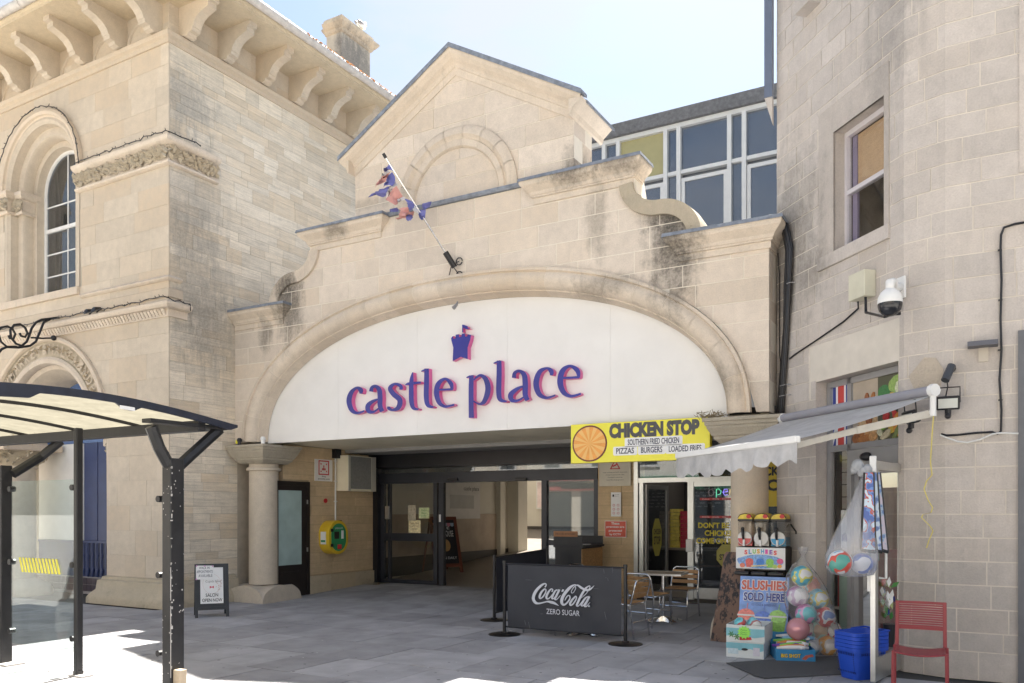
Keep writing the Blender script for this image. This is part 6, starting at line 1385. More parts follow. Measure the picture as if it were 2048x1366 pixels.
# ================================================================== flag on its pole
FP = thing('flagpole', 'silver flagpole angled from an iron wall bracket with a torn faded flag', 'flagpole', (-6.98, -0.02, 5.37))
b0, b1 = Vector((-6.97, -0.12, 5.40)), aty(772, 316, -0.95)
put(MB().tube([b0, b1], [0.014, 0.010], 8), 'pole', M_CHROME, FP, True, smooth=True); put(MB().tube([b0+(b1-b0)*-0.06, b0+(b1-b0)*0.09], 0.045, 10), 'socket', M_BLACK, FP, True); put(MB().tube([b1, b1+(b1-b0).normalized()*0.07], 0.025, 8), 'finial', M_BLACK, FP, True)
for dx, dz in ((0.10, 0.05), (0.10, -0.16), (-0.10, -0.20)):
    c = Vector((-6.98+dx, -0.03, 5.36+dz)); put(MB().tube([c+Vector((0.055*math.cos(i*0.6), 0, 0.055*math.sin(i*0.6))) for i in range(11)], 0.008, 5), 'iron_scroll', M_BLACK, FP, True); put(MB().tube([c, (-6.97, -0.1, 5.36)], 0.008, 5), 'iron_stay', M_BLACK, FP, True)
FB, FW, FPK = mat('flag_blue', (0.17, 0.18, 0.46), 0.85, var=0.15, scale=8), mat('flag_white', (0.72, 0.68, 0.68), 0.85, var=0.08), mat('flag_faded_red', (0.66, 0.34, 0.31), 0.85, var=0.1, scale=8)
ZS = 5.2526
def rag(nm, pts, m, dep=0.0, tri=True):
    rg = random.Random(len(pts)*7+int(pts[0][0])); mb = MB()
    P = [aty(730+u/ZS, 300+v/ZS, -0.55+dep+rg.uniform(-0.10, 0.10)) for u, v in pts]; c = sum(P, Vector())/len(P)+Vector((0, -0.06, 0))
    n = len(P); ring = []
    for i in range(n):
        m1 = (P[i]+P[(i+1) % n])/2+Vector((0, rg.uniform(-0.05, 0.05), 0)); ring += [P[i], m1]
    inner = [q_.lerp(c, 0.5)+Vector((0, 0.04*math.sin(3*i), 0)) for i, q_ in enumerate(ring)]
    mb.grid([ring, inner], closed_u=True)
    for i in range(len(inner)): mb.face([inner[i], inner[(i+1) % len(inner)], c])
    put(mb, nm, m, FP, True, smooth='all')
rag('blue_scrap', [(262, 135), (300, 190), (310, 230), (265, 205), (205, 235), (195, 215), (235, 190)], FB)
rag('red_scrap', [(265, 225), (240, 310), (160, 360), (105, 400), (160, 340), (225, 265)], FPK)
rag('white_scrap', [(240, 215), (262, 225), (225, 265), (165, 335), (190, 265)], FW, 0.03)
rag('blue_panel', [(285, 230), (318, 310), (285, 380), (245, 370), (195, 395), (240, 330)], FB, -0.05)
rag('blue_tail', [(285, 378), (240, 440), (190, 498), (100, 465), (30, 500), (110, 455), (200, 405)], FB)
rag('white_band', [(320, 330), (330, 375), (275, 440), (215, 520), (250, 450), (290, 385)], FW, 0.02)
rag('red_panel', [(330, 375), (400, 490), (345, 545), (320, 580), (215, 520), (270, 450)], FPK)
rag('white_edge', [(400, 488), (425, 500), (395, 530), (355, 552), (345, 545)], FW)
rag('blue_knot', [(415, 515), (480, 530), (518, 555), (505, 610), (478, 640), (455, 580)], FB)
rag('white_knot', [(520, 560), (570, 620), (565, 680), (510, 640)], FW)
rag('blue_flap', [(600, 590), (640, 555), (700, 540), (680, 600), (635, 625), (605, 615)], FB)
rag('blue_drop', [(560, 640), (640, 625), (630, 720), (600, 740), (575, 700)], FB, 0.05)
rag('red_knot', [(355, 620), (455, 600), (470, 660), (430, 690), (360, 710), (380, 650)], FPK)
rag('blue_strip', [(260, 620), (350, 605), (355, 625), (300, 650), (265, 655)], FB)
rag('red_strip', [(315, 720), (430, 700), (520, 640), (510, 690), (460, 720), (350, 732)], FPK, 0.04)
rag('blue_strip', [(445, 680), (490, 660), (480, 740), (455, 750), (440, 725)], FB)
for px_, py_, lab, nm in ((479, 873, 'grey-capped sounder with yellow tag on the left column capital', 'alarm_sounder'), (526, 878, 'small white floodlight on the left column capital', 'capital_light')):
    p = aty(px_, py_, -0.18); t = thing(nm, lab, 'fitting', (p.x, p.y, 2.79))
    put(MB().lathe([(0.035, 0), (0.035, 0.06), (0.045, 0.065), (0.045, 0.10), (0.03, 0.125), (0.001, 0.13)], (0, 0, 0), 12), 'body', M_BLACK if 'alarm' in nm else M_WHITE, t, smooth=True)
    if 'alarm' in nm: put(MB().box(-0.1, -0.04, 0.0, 0.01, 0.03, 0.09), 'tag', M_YELLOW, t)
p = aty(915, 610, 0.0); t = thing('arch_spotlight', 'tiny spotlight under the crown of the wide arch', 'lamp', p); put(MB().tube([(0, 0, 0.05), (0, -0.02, 0), (-0.02, -0.08, -0.06)], [0.012, 0.02, 0.032], 8), 'lamp_head', M_GREY, t)
# ================================================================== bus shelter
M_SHB = mat('shelter_navy_paint', (0.018, 0.022, 0.038), 0.4, var=0.3, scale=9, grime=0.25)
M_SHK = mat('shelter_black_paint', (0.018, 0.018, 0.02), 0.4, var=0.35, scale=8, grime=0.3)
M_CHIP = mat('chipped_primer', (0.50, 0.48, 0.46), 0.8, var=0.2, scale=30)
BS = thing('bus_shelter', 'navy and black bus shelter with translucent curved roof and glass panel', 'bus shelter', (-8.0, -6.2, 0))
XE = -6.34
def arcz(y):   # roof arc between far eave y=-4.82 and near eave y=-8.0
    return 2.44+0.14*math.sin(math.pi*(y+8.02)/3.2) if -8.02 <= y <= -4.82 else 2.44
ys_ = [-4.80-3.24*i/40 for i in range(41)]
fas = []
for y in ys_: fas.append((y, arcz(y)+0.012))
low = []
for i, y in enumerate(ys_):
    a = i/40; th = 0.024 if a < 0.02 else 0.062
    if 0.33 < a < 0.40 or 0.62 < a < 0.75: th = 0.105
    low.append((y, arcz(y)+0.012-th))
put(MB().prism(fas+list(reversed(low)), lambda u, v, d: (XE+d, u, v), 0.012, -0.02), 'end_fascia', M_SHB, BS, True)
put(MB().prism([(-5.93, 2.50), (-6.07, 2.505), (-6.07, 2.475), (-5.93, 2.47)], lambda u, v, d: (XE+d, u, v), 0.016, 0.012), 'fascia_label', M_PAPER, BS, True)
for i in range(6):
    x1 = XE-0.01-i*0.98; x0 = x1-0.97
    put(MB().grid([[(x0, y, arcz(y)-0.01), (x1, y, arcz(y)-0.01)] for y in ys_[1:-1]]), 'roof_sheet', translucent('roof_polycarbonate', (0.215, 0.20, 0.155), 0.72, 0.0, 0.35), BS, True, smooth='all')
    put(MB().prism([(y, arcz(y)-0.012) for y in ys_[1:-1]]+[(y, arcz(y)-0.04) for y in reversed(ys_[1:-1])], lambda u, v, d: (x0+d, u, v), 0.012, -0.012), 'roof_rib', M_SHK, BS, True)
bmy = -5.2
put(MB().box(-12.2, XE-0.02, bmy-0.045, bmy+0.045, 2.36, 2.46), 'eave_beam', M_SHK, BS, True, bevel=0.008)
put(MB().box(-12.2, XE-0.02, bmy+0.045, -4.85, 2.405, 2.425), 'gutter_tray', M_SHK, BS, True)
put(MB().box(-12.2, XE-0.02, -7.9, -7.8, 2.36, 2.46), 'eave_beam', M_SHK, BS, True)
def post(x, y, w, d, zt, nm='post'): return put(MB().box(x-w/2, x+w/2, y-d/2, y+d/2, 0.0, zt), nm, M_SHK, BS, True, bevel=0.01)
pp = post(-6.42, -5.47, 0.12, 0.15, 2.09)
for pts in ([(-6.42, -5.52, 2.03), (-6.42, -5.62, 2.18), (-6.42, -5.70, 2.36)], [(-6.42, -5.40, 2.03), (-6.42, -5.28, 2.13), (-6.42, -4.95, 2.40)]):
    put(MB().tube(pts, 0.055, 8), 'branch_arm', M_SHK, BS, True)
put(MB().box(-6.48, -6.36, -5.75, -4.9, 2.395, 2.43), 'cap_bar', M_SHK, BS, True)
thin = post(-7.65, -5.60, 0.055, 0.07, 2.42, 'slim_post'); put(MB().box(-7.72, -7.5, -5.66, -5.54, 0.002, 0.018), 'foot_plate', M_CHIP, BS, True); put(MB().box(-7.69, -7.61, -5.63, -5.57, 0.0, 0.05), 'foot', M_SHK, BS, True)
post(-8.93, -5.60, 0.08, 0.12, 2.09); put(MB().tube([(-8.87, -5.55, 2.0), (-8.87, -5.25, 2.2), (-8.75, -5.1, 2.38)], 0.05, 8), 'branch_arm', M_SHK, BS, True); put(MB().box(-9.0, -8.72, -5.70, -5.5, 0.002, 0.02), 'foot_plate', M_CHIP, BS, True)
pane_ = put(MB().box(-8.80, -7.70, -5.604, -5.594, 0.23, 1.92), 'glass_panel', M_SHELTERG, BS, True)
mb = MB()
for i in range(12):
    x = -8.66+i*0.058; put(MB().prism([(x, 1.13), (x+0.03, 1.13), (x+0.085, 0.98), (x+0.055, 0.98)], lambda u, v, d: (u, -5.604-d, v), 0.003, 0.0), 'warning_stripe', M_YELLOW, pane_, True)
for z in (0.36, 1.08, 1.84):
    for x in (-7.72, -8.80): put(MB().tube([(x, -5.63, z), (x, -5.57, z)], 0.03, 12), 'glass_clamp', M_SHK, pane_, True)
for z in (0.30, 1.02, 1.72): put(MB().tube([(-6.48, -5.5, z), (-6.55, -5.5, z)], 0.016, 8).tube([(-6.56, -5.53, z), (-6.56, -5.46, z)], 0.03, 12), 'empty_clamp', M_SHK, pp, True)
rg = random.Random(4); chp = MB()
for i in range(70):
    z = rg.uniform(0.1, 2.0); s_ = rg.uniform(0.003, 0.010); sd_ = rg.random()
    if sd_ < 0.45: chp.box(-6.3605, -6.3585, -5.545+rg.uniform(0, 0.012), -5.54+rg.uniform(0, 0.02), z, z+s_*rg.uniform(1, 5))
    elif sd_ < 0.8: y = rg.uniform(-5.54, -5.4); chp.box(-6.3605, -6.3585, y, y+s_, z, z+s_*1.5)
    else: x = rg.uniform(-6.48, -6.37); chp.box(x, x+s_, -5.5465, -5.5445, z, z+s_*1.5)
for z0, z1 in ((0.1, 0.75), (0.8, 1.1)): chp.box(-6.3604, -6.3584, -5.5462, -5.540, z0, z1)
stuff(put(chp, 'paint_chips', M_CHIP, pp, True))
put(MB().box(-6.36, -6.27, -5.52, -5.44, 0.0, 0.17), 'timber_packing', mat('raw_timber', (0.52, 0.42, 0.30), 0.8, var=0.15, scale=10), BS, True, bevel=0.006)
BN = thing('shelter_bench', 'slim dark bench inside the bus shelter left of the frame', 'bench', (-9.1, -6.35, 0))
put(MB().box(-1.0, 0.9, -0.16, 0.16, 0.44, 0.48), 'seat', M_SHK, BN, bevel=0.01)
for x in (-0.8, 0.7): put(MB().box(x-0.03, x+0.03, -0.04, 0.04, 0, 0.44), 'leg', M_SHK, BN)
ny = thing('roof_nest', 'dry straw nest tucked on the shelter eave beam', 'nest', (-9.55, -5.05, 2.43)); nst = MB(); rg = random.Random(11)
for i in range(130):
    c = Vector((rg.gauss(0, 0.18), rg.gauss(0, 0.05), abs(rg.gauss(0, 0.03)))); d = Vector((rg.gauss(0, 1), rg.gauss(0, 0.5), rg.gauss(0, 0.5))).normalized()*rg.uniform(0.04, 0.1); nst.tube([c-d, c+Vector((0, 0, 0.01)), c+d], 0.003, 4)
stuff(put(nst, 'straw', mat('straw', (0.50, 0.36, 0.15), 0.9), ny))
# seated person on the bench, seen only as a faint reflection in the glass
PE = thing('person', 'person in grey top and white trousers seated on the shelter bench', 'person', (-8.50, -6.38, 0), math.radians(92))
def skinned(name, verts, edges, rad, m, parent, root=0):
    me = bpy.data.meshes.new(name); me.from_pydata(verts, edges, []); o = bpy.data.objects.new(name, me); COL.objects.link(o); o.parent = parent
    me.materials.append(m)
    sk = o.modifiers.new('skin', 'SKIN'); sb = o.modifiers.new('sub', 'SUBSURF'); sb.levels = 2; sb.render_levels = 2
    if not me.skin_vertices: me.skin_vertices.new()
    for i, r_ in enumerate(rad): me.skin_vertices[0].data[i].radius = (r_, r_) if not isinstance(r_, tuple) else r_
    me.skin_vertices[0].data[root].use_root = True; sk.use_smooth_shade = True
    return o
M_SKIN = mat('skin', (0.50, 0.30, 0.21), 0.55, var=0.05)
bv = [(0, 0, 0.55), (0, 0.02, 0.75), (0, 0.08, 0.98), (0, 0.10, 1.12), (0, 0.12, 1.2), (0, 0.14, 1.30), (0, 0.14, 1.38)]
be = [(0, 1), (1, 2), (2, 3), (3, 4), (4, 5), (5, 6)]; br = [(0.17, 0.13), (0.15, 0.11), (0.18, 0.12), (0.10, 0.08), 0.055, (0.085, 0.1), (0.07, 0.085)]
for s in (-1, 1):
    n = len(bv)
    bv += [(0.19*s, 0.08, 1.05), (0.25*s, 0.12, 0.80), (0.18*s, 0.33, 0.66), (0.15*s, 0.40, 0.62)]; be += [(2, n), (n, n+1), (n+1, n+2), (n+2, n+3)]; br += [0.065, 0.05, 0.038, 0.03]
    n = len(bv)
    bv += [(0.10*s, 0.02, 0.55), (0.14*s, 0.44, 0.55), (0.13*s, 0.50, 0.10), (0.13*s, 0.50, 0.05), (0.14*s, 0.66, 0.04)]; be += [(0, n), (n, n+1), (n+1, n+2), (n+2, n+3), (n+3, n+4)]; br += [0.095, 0.075, 0.05, 0.045, 0.035]
body = skinned('body', bv, be, br, M_SKIN, PE)
cl = [(0, 0, 0.58), (0, 0.02, 0.75), (0, 0.08, 0.98), (0, 0.10, 1.10)]; ce = [(0, 1), (1, 2), (2, 3)]; cr2 = [(0.19, 0.15), (0.17, 0.13), (0.20, 0.14), (0.11, 0.09)]
for s in (-1, 1): n = len(cl); cl += [(0.19*s, 0.08, 1.05), (0.24*s, 0.11, 0.86)]; ce += [(2, n), (n, n+1)]; cr2 += [0.08, 0.07]
skinned('shirt', cl, ce, cr2, mat('grey_shirt', (0.20, 0.20, 0.22), 0.9), PE)
cl = [(0, 0, 0.56)]; ce = []; cr2 = [(0.19, 0.14)]
for s in (-1, 1): n = len(cl); cl += [(0.10*s, 0.02, 0.55), (0.14*s, 0.44, 0.55), (0.13*s, 0.50, 0.22)]; ce += [(0, n), (n, n+1), (n+1, n+2)]; cr2 += [0.11, 0.09, 0.075]
skinned('trousers', cl, ce, cr2, mat('white_trousers', (0.72, 0.72, 0.70), 0.9), PE)
put(MB().sphere((0, 0.12, 1.39), 0.105, 14, 10, (0.92, 1.05, 0.95)), 'hair', mat('dark_hair', (0.04, 0.03, 0.025), 0.7), PE, smooth='all')
for s in (-1, 1): put(MB().sphere((0.035*s, 0.228, 1.335), 0.012, 8, 6), 'eye', M_INK, PE); put(MB().tube([(0.13*s, 0.46, 0.03), (0.14*s, 0.70, 0.03)], [0.05, 0.04], 8), 'shoe', M_BLACK, PE)
put(MB().tube([(0, 0.235, 1.33), (0, 0.265, 1.30)], [0.012, 0.018], 6), 'nose', M_SKIN, PE)
for s in (-1, 1):
    for k in range(5):
        b_ = Vector((0.15*s+(k-2)*0.016, 0.42, 0.62-(0.012 if k == 0 else 0))); L_ = (0.045, 0.07, 0.078, 0.072, 0.055)[k]
        put(MB().tube([b_, b_+Vector(((k-2)*0.004, L_*0.6, -0.012)), b_+Vector(((k-2)*0.005, L_*0.9, -0.045))], [0.010, 0.009, 0.007], 6), 'finger', M_SKIN, PE)

# ================================================================== salon A-board
AB = thing('pavement_sign', 'black A-board sign reading Salon open now beside the stone plinth', 'sign', (-10.30, -1.77, 0), math.radians(53))
HH, LE = 0.80, 0.20
fA = lambda u, v, d: (u, -LE*(1-v/HH)-d*0.97, v); fB_ = lambda u, v, d: (u, LE*(1-v/HH)+d*0.97, v)
M_ABK = mat('aboard_black', (0.03, 0.032, 0.036), 0.5, var=0.15)
for f_, side in ((fA, 0), (fB_, 1)):
    for x0, x1 in ((-0.245, -0.20), (0.20, 0.245)): put(MB().prism([(x0, 0), (x1, 0), (x1, HH), (x0, HH)], f_, 0.016, -0.012), 'leg', M_ABK, AB)
    for z0, z1 in ((0.11, 0.155), (HH-0.045, HH)): put(MB().prism([(-0.20, z0), (0.20, z0), (0.20, z1), (-0.20, z1)], f_, 0.015, -0.012), 'rail', M_ABK, AB)
    put(MB().prism([(-0.20, 0.155), (0.20, 0.155), (0.20, HH-0.045), (-0.20, HH-0.045)], f_, 0.004, -0.006), 'panel', M_ABK, AB)
ps = put(MB().prism([(-0.165, 0.205), (0.165, 0.205), (0.165, 0.745), (-0.165, 0.745)], fA, 0.009, 0.004), 'poster', M_PAPER, AB)
put(MB().prism([(-0.225, 0.57), (0.03, 0.565), (0.03, 0.775), (-0.225, 0.78)], fA, 0.021, 0.018), 'taped_note', M_PAPER, AB)
put(lettering('SALON', fA, -0.09, 0.305, 0.18, 0.052, 0.01, 0.0115, lettering('OPEN NOW', fA, -0.14, 0.232, 0.29, 0.05, 0.01, 0.0115)), 'poster_text', M_INK, ps)
put(lettering('Cupids Bow', fA, -0.09, 0.51, 0.22, 0.045, 0, 0.0115), 'poster_name', M_GREY, ps)
put(MB().prism(ell(0.0, 0.5, 0.13, 0.15, 40), fA, 0.0108, 0.0085, holes=[ell(0.0, 0.5, 0.127, 0.147, 40)]), 'drawn_circle', mat('rose_line', (0.6, 0.45, 0.42)), ps)
put(MB().prism([(-0.03, 0.43), (-0.03, 0.47), (0.0, 0.455), (0.03, 0.47), (0.03, 0.43), (0.0, 0.445)], fA, 0.0112, 0.009), 'drawn_bow', mat('bow_pink', (0.62, 0.10, 0.15)), ps)
rg = random.Random(2); mb = MB()
for i in range(22): u, v = 0.09+rg.uniform(-0.03, 0.05), 0.36+rg.random()*0.2; mb.prism(ell(u, v, 0.010, 0.005, 6, rg.uniform(0, 3)), fA, 0.0112, 0.009)
stuff(put(mb, 'drawn_sprig', mat('rose_line', (0.6, 0.45, 0.42)), ps))
put(lettering('WALK IN', fA, -0.18, 0.725, 0.15, 0.038, 0, 0.0225, lettering('APPOINTMENTS', fA, -0.215, 0.665, 0.23, 0.042, 0, 0.0225, lettering('AVAILABLE', fA, -0.19, 0.605, 0.2, 0.042, 0, 0.0225))), 'handwriting', mat('ink_navy', (0.03, 0.03, 0.08)), AB)
for u, v in ((-0.215, 0.775), (-0.10, 0.772), (0.015, 0.768), (-0.22, 0.575)): put(MB().prism(ell(u, v, 0.012, 0.012, 8), fA, 0.024, 0.02), 'tape_dot', mat('tape_pink', (0.62, 0.30, 0.55)), AB)

# ================================================================== cafe barriers
def barrier_post(x, y, lab, h=0.96):
    t = thing('barrier_post', lab, 'barrier post', (x, y, gz(y)), group='cafe barrier posts')
    put(MB().lathe([(0.21, 0.0), (0.21, 0.008), (0.16, 0.018), (0.05, 0.026), (0.045, 0.04), (0.022, 0.042)], (0, 0, 0), 32), 'base', mat('post_base', (0.03, 0.026, 0.024), 0.28, 0.6, var=0.3, scale=12), t, smooth=True)
    put(MB().tube([(0, 0, 0.03), (0, 0, h)], 0.022, 12), 'pole', M_BLACK, t, smooth=True); put(MB().tube([(0, 0, h-0.03), (0, 0, h+0.005)], 0.026, 12), 'collar', M_BLACK, t)
    return t
B1, B2, B3, B4 = Vector((-5.40, -1.20)), Vector((-3.73, -1.16)), Vector((-6.24, -0.06)), Vector((-6.25, 1.66))
barrier_post(*B1, 'black barrier post at the left end of the Coca-Cola banner'); barrier_post(*B2, 'black barrier post at the right end of the Coca-Cola banner'); barrier_post(*B3, 'black barrier post at the near end of the plain banner'); barrier_post(*B4, 'black barrier post at the far end of the plain banner')
M_BAN = mat('charcoal_banner', (0.030, 0.033, 0.045), 0.55, var=0.12, scale=4)
def banner(a, b, nm, lab):
    t = thing(nm, lab, 'banner', ((a.x+b.x)/2, (a.y+b.y)/2, 0.1)); L_ = (b-a).length; d_ = (b-a)/L_; n2 = Vector((d_.y, -d_.x)); z_ = lambda y: gz(y)
    rows_ = []
    for i in range(25):
        u = 0.05+(L_-0.10)*i/24; row = []
        for j in range(9):
            v = 0.10+0.83*j/8; w = 0.008*math.sin(i*0.7+j*0.5)*math.sin(math.pi*j/8)+0.01*math.sin(math.pi*i/24)*(1-j/8)
            q = a+d_*u+n2*(w+0.0); row.append((q.x, q.y, v+z_(q.y)))
        rows_.append(row)
    put(MB().grid(rows_), 'cloth', M_BAN, t, True, smooth='all')
    for zz_ in (0.925, 0.105): q0, q1 = a+d_*0.02, b-d_*0.02; put(MB().tube([(q0.x, q0.y, zz_+z_(q0.y)), (q1.x, q1.y, zz_+z_(q1.y))], 0.011, 8), 'rail', M_BLACK, t, True)
    for q in (a+d_*0.04, b-d_*0.04): put(MB().tube([(q.x, q.y, 0.11+z_(q.y)), (q.x, q.y, 0.03+z_(q.y))], 0.008, 6), 'bungee', M_GREY, t, True)
    return t
BN1 = banner(B1, B2, 'cafe_banner', 'charcoal cafe banner with white Coca-Cola Zero Sugar lettering'); banner(B3, B4, 'cafe_banner', 'plain black cafe banner running back towards the doors')
SC2 = 2048/180
def cf(u, v, d): p = aty(1040+u/SC2, 1140+v/SC2, -1.195); return (p.x, -1.195-d, p.z)
CC = [[(585,390,30),(614,335,26),(580,307,30),(500,350,50),(400,450,62),(337,560,66),(322,660,66),(370,738,56),(440,757,38),(540,738,30),(640,715,34),(720,728,58),(800,752,52),(895,808,8)],
 [(575,428,30),(505,500,44),(462,600,46),(482,645,30),(545,598,30),(600,505,26),(606,440,20),(572,424,18)], [(742,492,28),(762,448,24),(722,430,24),(652,520,46),(617,610,46),(642,655,28),(700,620,22),(762,540,12)],
 [(872,450,24),(822,470,34),(762,580,44),(747,642,36),(790,640,24),(850,560,20)], [(915,440,44),(852,570,46),(812,650,40),(850,667,22),(940,572,12)],
 [(1275,375,14),(1282,420,14),(1235,505,12),(1195,520,14),(1188,475,14),(1240,392,16),(1290,352,18)], [(1300,345,26),(1250,337,30),(1162,390,56),(1060,500,66),(987,620,68),(967,730,62),(1010,788,44),(1080,750,34),(1150,655,30),(1150,592,26),(1110,577,24),(1062,640,24),(1040,690,12)],
 [(1288,343,26),(1340,347,34),(1400,392,48),(1470,432,44),(1540,455,50),(1620,430,36),(1705,352,6)], [(1280,592,28),(1202,680,44),(1157,760,46),(1177,800,28),(1232,760,28),(1290,672,26),(1302,606,20),(1272,590,18)],
 [(1592,358,22),(1545,385,30),(1500,430,44),(1420,560,48),(1342,720,48),(1312,798,40),(1350,812,22),(1440,705,12)], [(1592,352,16),(1608,385,14),(1535,520,12),(1405,640,10)],
 [(1562,600,24),(1502,640,36),(1432,750,44),(1417,803,34),(1460,802,22),(1530,705,18)], [(1600,596,40),(1532,730,46),(1492,810,40),(1530,822,22),(1612,730,10)]]
M_LOGO = mat('banner_white', (0.62, 0.64, 0.70), 0.6, var=0.06, scale=20)
mb = MB()
for j, st in enumerate(CC): mb.ribbon(st, cf, 0.022+0.0006*j, 0.018, step=6, eps=4e-6)
mb.prism([(975, 440), (1020, 440), (1000, 490), (958, 490)], cf, 0.022, 0.018); mb.prism(ell(1585, 818, 22, 22, 14), cf, 0.022, 0.018)
put(mb, 'script_lettering', M_LOGO, BN1, True, fixn=False)
a_, b_ = Vector(cf(620, 985, 0)), Vector(cf(1375, 1020, 0))
put(lettering('ZERO SUGAR', lambda u, v, d: (u, -1.195-d, v), a_.x, (a_.z+b_.z)/2-0.01, b_.x-a_.x, 0.068, 0.006, 0.024), 'zero_sugar_lettering', M_LOGO, BN1, True)
rg = random.Random(9)
for i in range(14):
    u, v = rg.uniform(-200, 2200), rg.uniform(-100, 1250); L_ = rg.uniform(40, 200); an = rg.choice((0.05, 1.5, 1.7, 1.35)); put(MB().ribbon([(u, v, 3), (u+L_*0.5*math.cos(an), v+L_*0.5*math.sin(an), 6), (u+L_*math.cos(an), v+L_*math.sin(an), 2)], cf, 0.019, 0.016, step=2), 'scuff', mat('scuff', (0.15, 0.155, 0.17), 0.7), BN1, True)

# ================================================================== tables and chairs
M_SLAT = mat('teak_slat', (0.42, 0.235, 0.10), 0.55, var=0.18, scale=14, local=True, rand=0.1)
def make_chair(label, loc, rz):
    t = thing('cafe_chair', label, 'chair', loc, rz, 'aluminium cafe chairs')
    hp = [(-0.22, -0.26, 0.0), (-0.21, -0.20, 0.40), (-0.21, -0.22, 0.48), (-0.205, -0.265, 0.66), (-0.19, -0.275, 0.71), (-0.15, -0.28, 0.735), (0.15, -0.28, 0.735), (0.19, -0.275, 0.71), (0.205, -0.265, 0.66), (0.21, -0.22, 0.48), (0.21, -0.20, 0.40), (0.22, -0.26, 0.0)]
    put(MB().tube(hp, 0.0125, 10), 'back_hoop', M_CHROME, t, smooth='all')
    for s in (-1, 1): put(MB().tube([(0.215*s, 0.24, 0.0), (0.21*s, 0.19, 0.42), (0.208*s, 0.15, 0.435), (0.208*s, -0.2, 0.42)], 0.0125, 10), 'front_leg', M_CHROME, t, smooth='all')
    for y, z in ((0.17, 0.425), (-0.2, 0.415)): put(MB().tube([(-0.21, y, z), (0.21, y, z)], 0.010, 8), 'stretcher', M_CHROME, t)
    put(MB().tube([(-0.215, 0.215, 0.2), (0.215, 0.215, 0.2)], 0.009, 8), 'stretcher', M_CHROME, t); put(MB().tube([(-0.215, -0.23, 0.2), (0.215, -0.23, 0.2)], 0.009, 8), 'stretcher', M_CHROME, t)
    for k in range(6): y = -0.17+k*0.068; z = 0.438-0.010*math.sin(math.pi*(k+0.5)/6)+0.008*(k/5); put(MB().box(-0.205, 0.205, y-0.028, y+0.028, z, z+0.014), 'seat_slat', M_SLAT, t, bevel=0.004)
    for z, y in ((0.525, -0.225), (0.60, -0.245), (0.67, -0.262)): put(MB().obox((0, y+0.012, z), (0.2, 0, 0), (0, 0.006, 0.002), (0, -0.006, 0.026)), 'back_slat', M_SLAT, t, bevel=0.004)
    return t
c1 = make_chair('slatted cafe chair in front of the right table, its back to the street', (-4.04, 0.50, 0.012), math.radians(-14))
copy_thing(c1, (-3.86, 1.26, 0.04), math.radians(176), 'slatted cafe chair behind the right table against the shop glass')
copy_thing(c1, (-4.02, -0.50, 0), math.radians(84), 'slatted cafe chair half hidden by the right barrier post')
copy_thing(c1, (-5.72, 1.15, 0.037), math.radians(150), 'slatted cafe chair whose hoop shows above the Coca-Cola banner')
copy_thing(c1, (-5.0, -0.72, 0), math.radians(-95), 'slatted cafe chair whose feet show under the Coca-Cola banner')
def make_table(label, loc, rz):
    t = thing('cafe_table', label, 'table', loc, rz, 'square cafe tables')
    put(MB().box(-0.30, 0.30, -0.30, 0.30, 0.685, 0.705), 'table_top', mat('table_laminate', (0.33, 0.25, 0.17), 0.45, var=0.15, scale=10), t); rim = MB()
    for s in (-1, 1): rim.box(-0.308, 0.308, s*0.304-0.005, s*0.304+0.005, 0.682, 0.708); rim.box(s*0.304-0.005, s*0.304+0.005, -0.299, 0.299, 0.682, 0.708)
    put(rim, 'rim', M_ALU, t)
    put(MB().tube([(0, 0, 0.05), (0, 0, 0.685)], 0.026, 14), 'pedestal', M_CHROME, t, smooth=True)
    for k in range(4):
        a = math.pi/4+k*math.pi/2; c_, s_ = math.cos(a), math.sin(a); rows_ = []
        for i in range(7):
            q = i/6; r_ = 0.02+0.27*q; w = 0.03+0.02*q; h = 0.085-0.06*q**1.5; rows_.append([(r_*c_-w*s_, r_*s_+w*c_, 0.012), (r_*c_-w*s_*0.7, r_*s_+w*c_*0.7, h), (r_*c_+w*s_*0.7, r_*s_-w*c_*0.7, h), (r_*c_+w*s_, r_*s_-w*c_, 0.012)])
        mb = MB(); mb.grid(rows_, closed_u=True); mb.face(rows_[-1]); put(mb, 'foot', M_CHROME, t, smooth=True)
    return t
t1 = make_table('square wood-topped cafe table in front of the takeaway door', (-3.96, 0.86, 0.024), math.radians(8)); copy_thing(t1, (-4.5, -0.66, 0), math.radians(20), 'square cafe table mostly hidden behind the Coca-Cola banner')

# ================================================================== waiter station by the doors
WS = thing('service_counter', 'black service counter with wood-chip side panel by the entrance', 'counter', (-5.98, 2.35, gz(2.3)))
M_OSB = mat('chipboard', (0.42, 0.24, 0.10), 0.75, var=0.35, scale=35, bump=0.3, bscale=50)
put(MB().box(-0.26, 0.23, -0.42, 0.42, 0.0, 0.92), 'carcass', mat('counter_black', (0.028, 0.028, 0.03), 0.6, var=0.15), WS); put(MB().box(0.231, 0.245, -0.42, 0.42, 0.0, 0.90), 'side_panel', M_OSB, WS)
put(MB().box(-0.28, 0.27, -0.44, 0.44, 0.92, 0.955), 'top', M_INK, WS); put(MB().box(-0.28, 0.26, -0.44, -0.42, 0.95, 1.10), 'front_upstand', mat('counter_black', (0.028, 0.028, 0.03)), WS, bevel=0.01); put(MB().box(-0.28, 0.26, 0.40, 0.42, 0.95, 1.10), 'rear_upstand', mat('counter_black', (0.028, 0.028, 0.03)), WS, bevel=0.01)
put(MB().box(0.02, 0.16, -0.1, 0.12, 0.955, 0.965), 'papers', M_PAPER, WS)
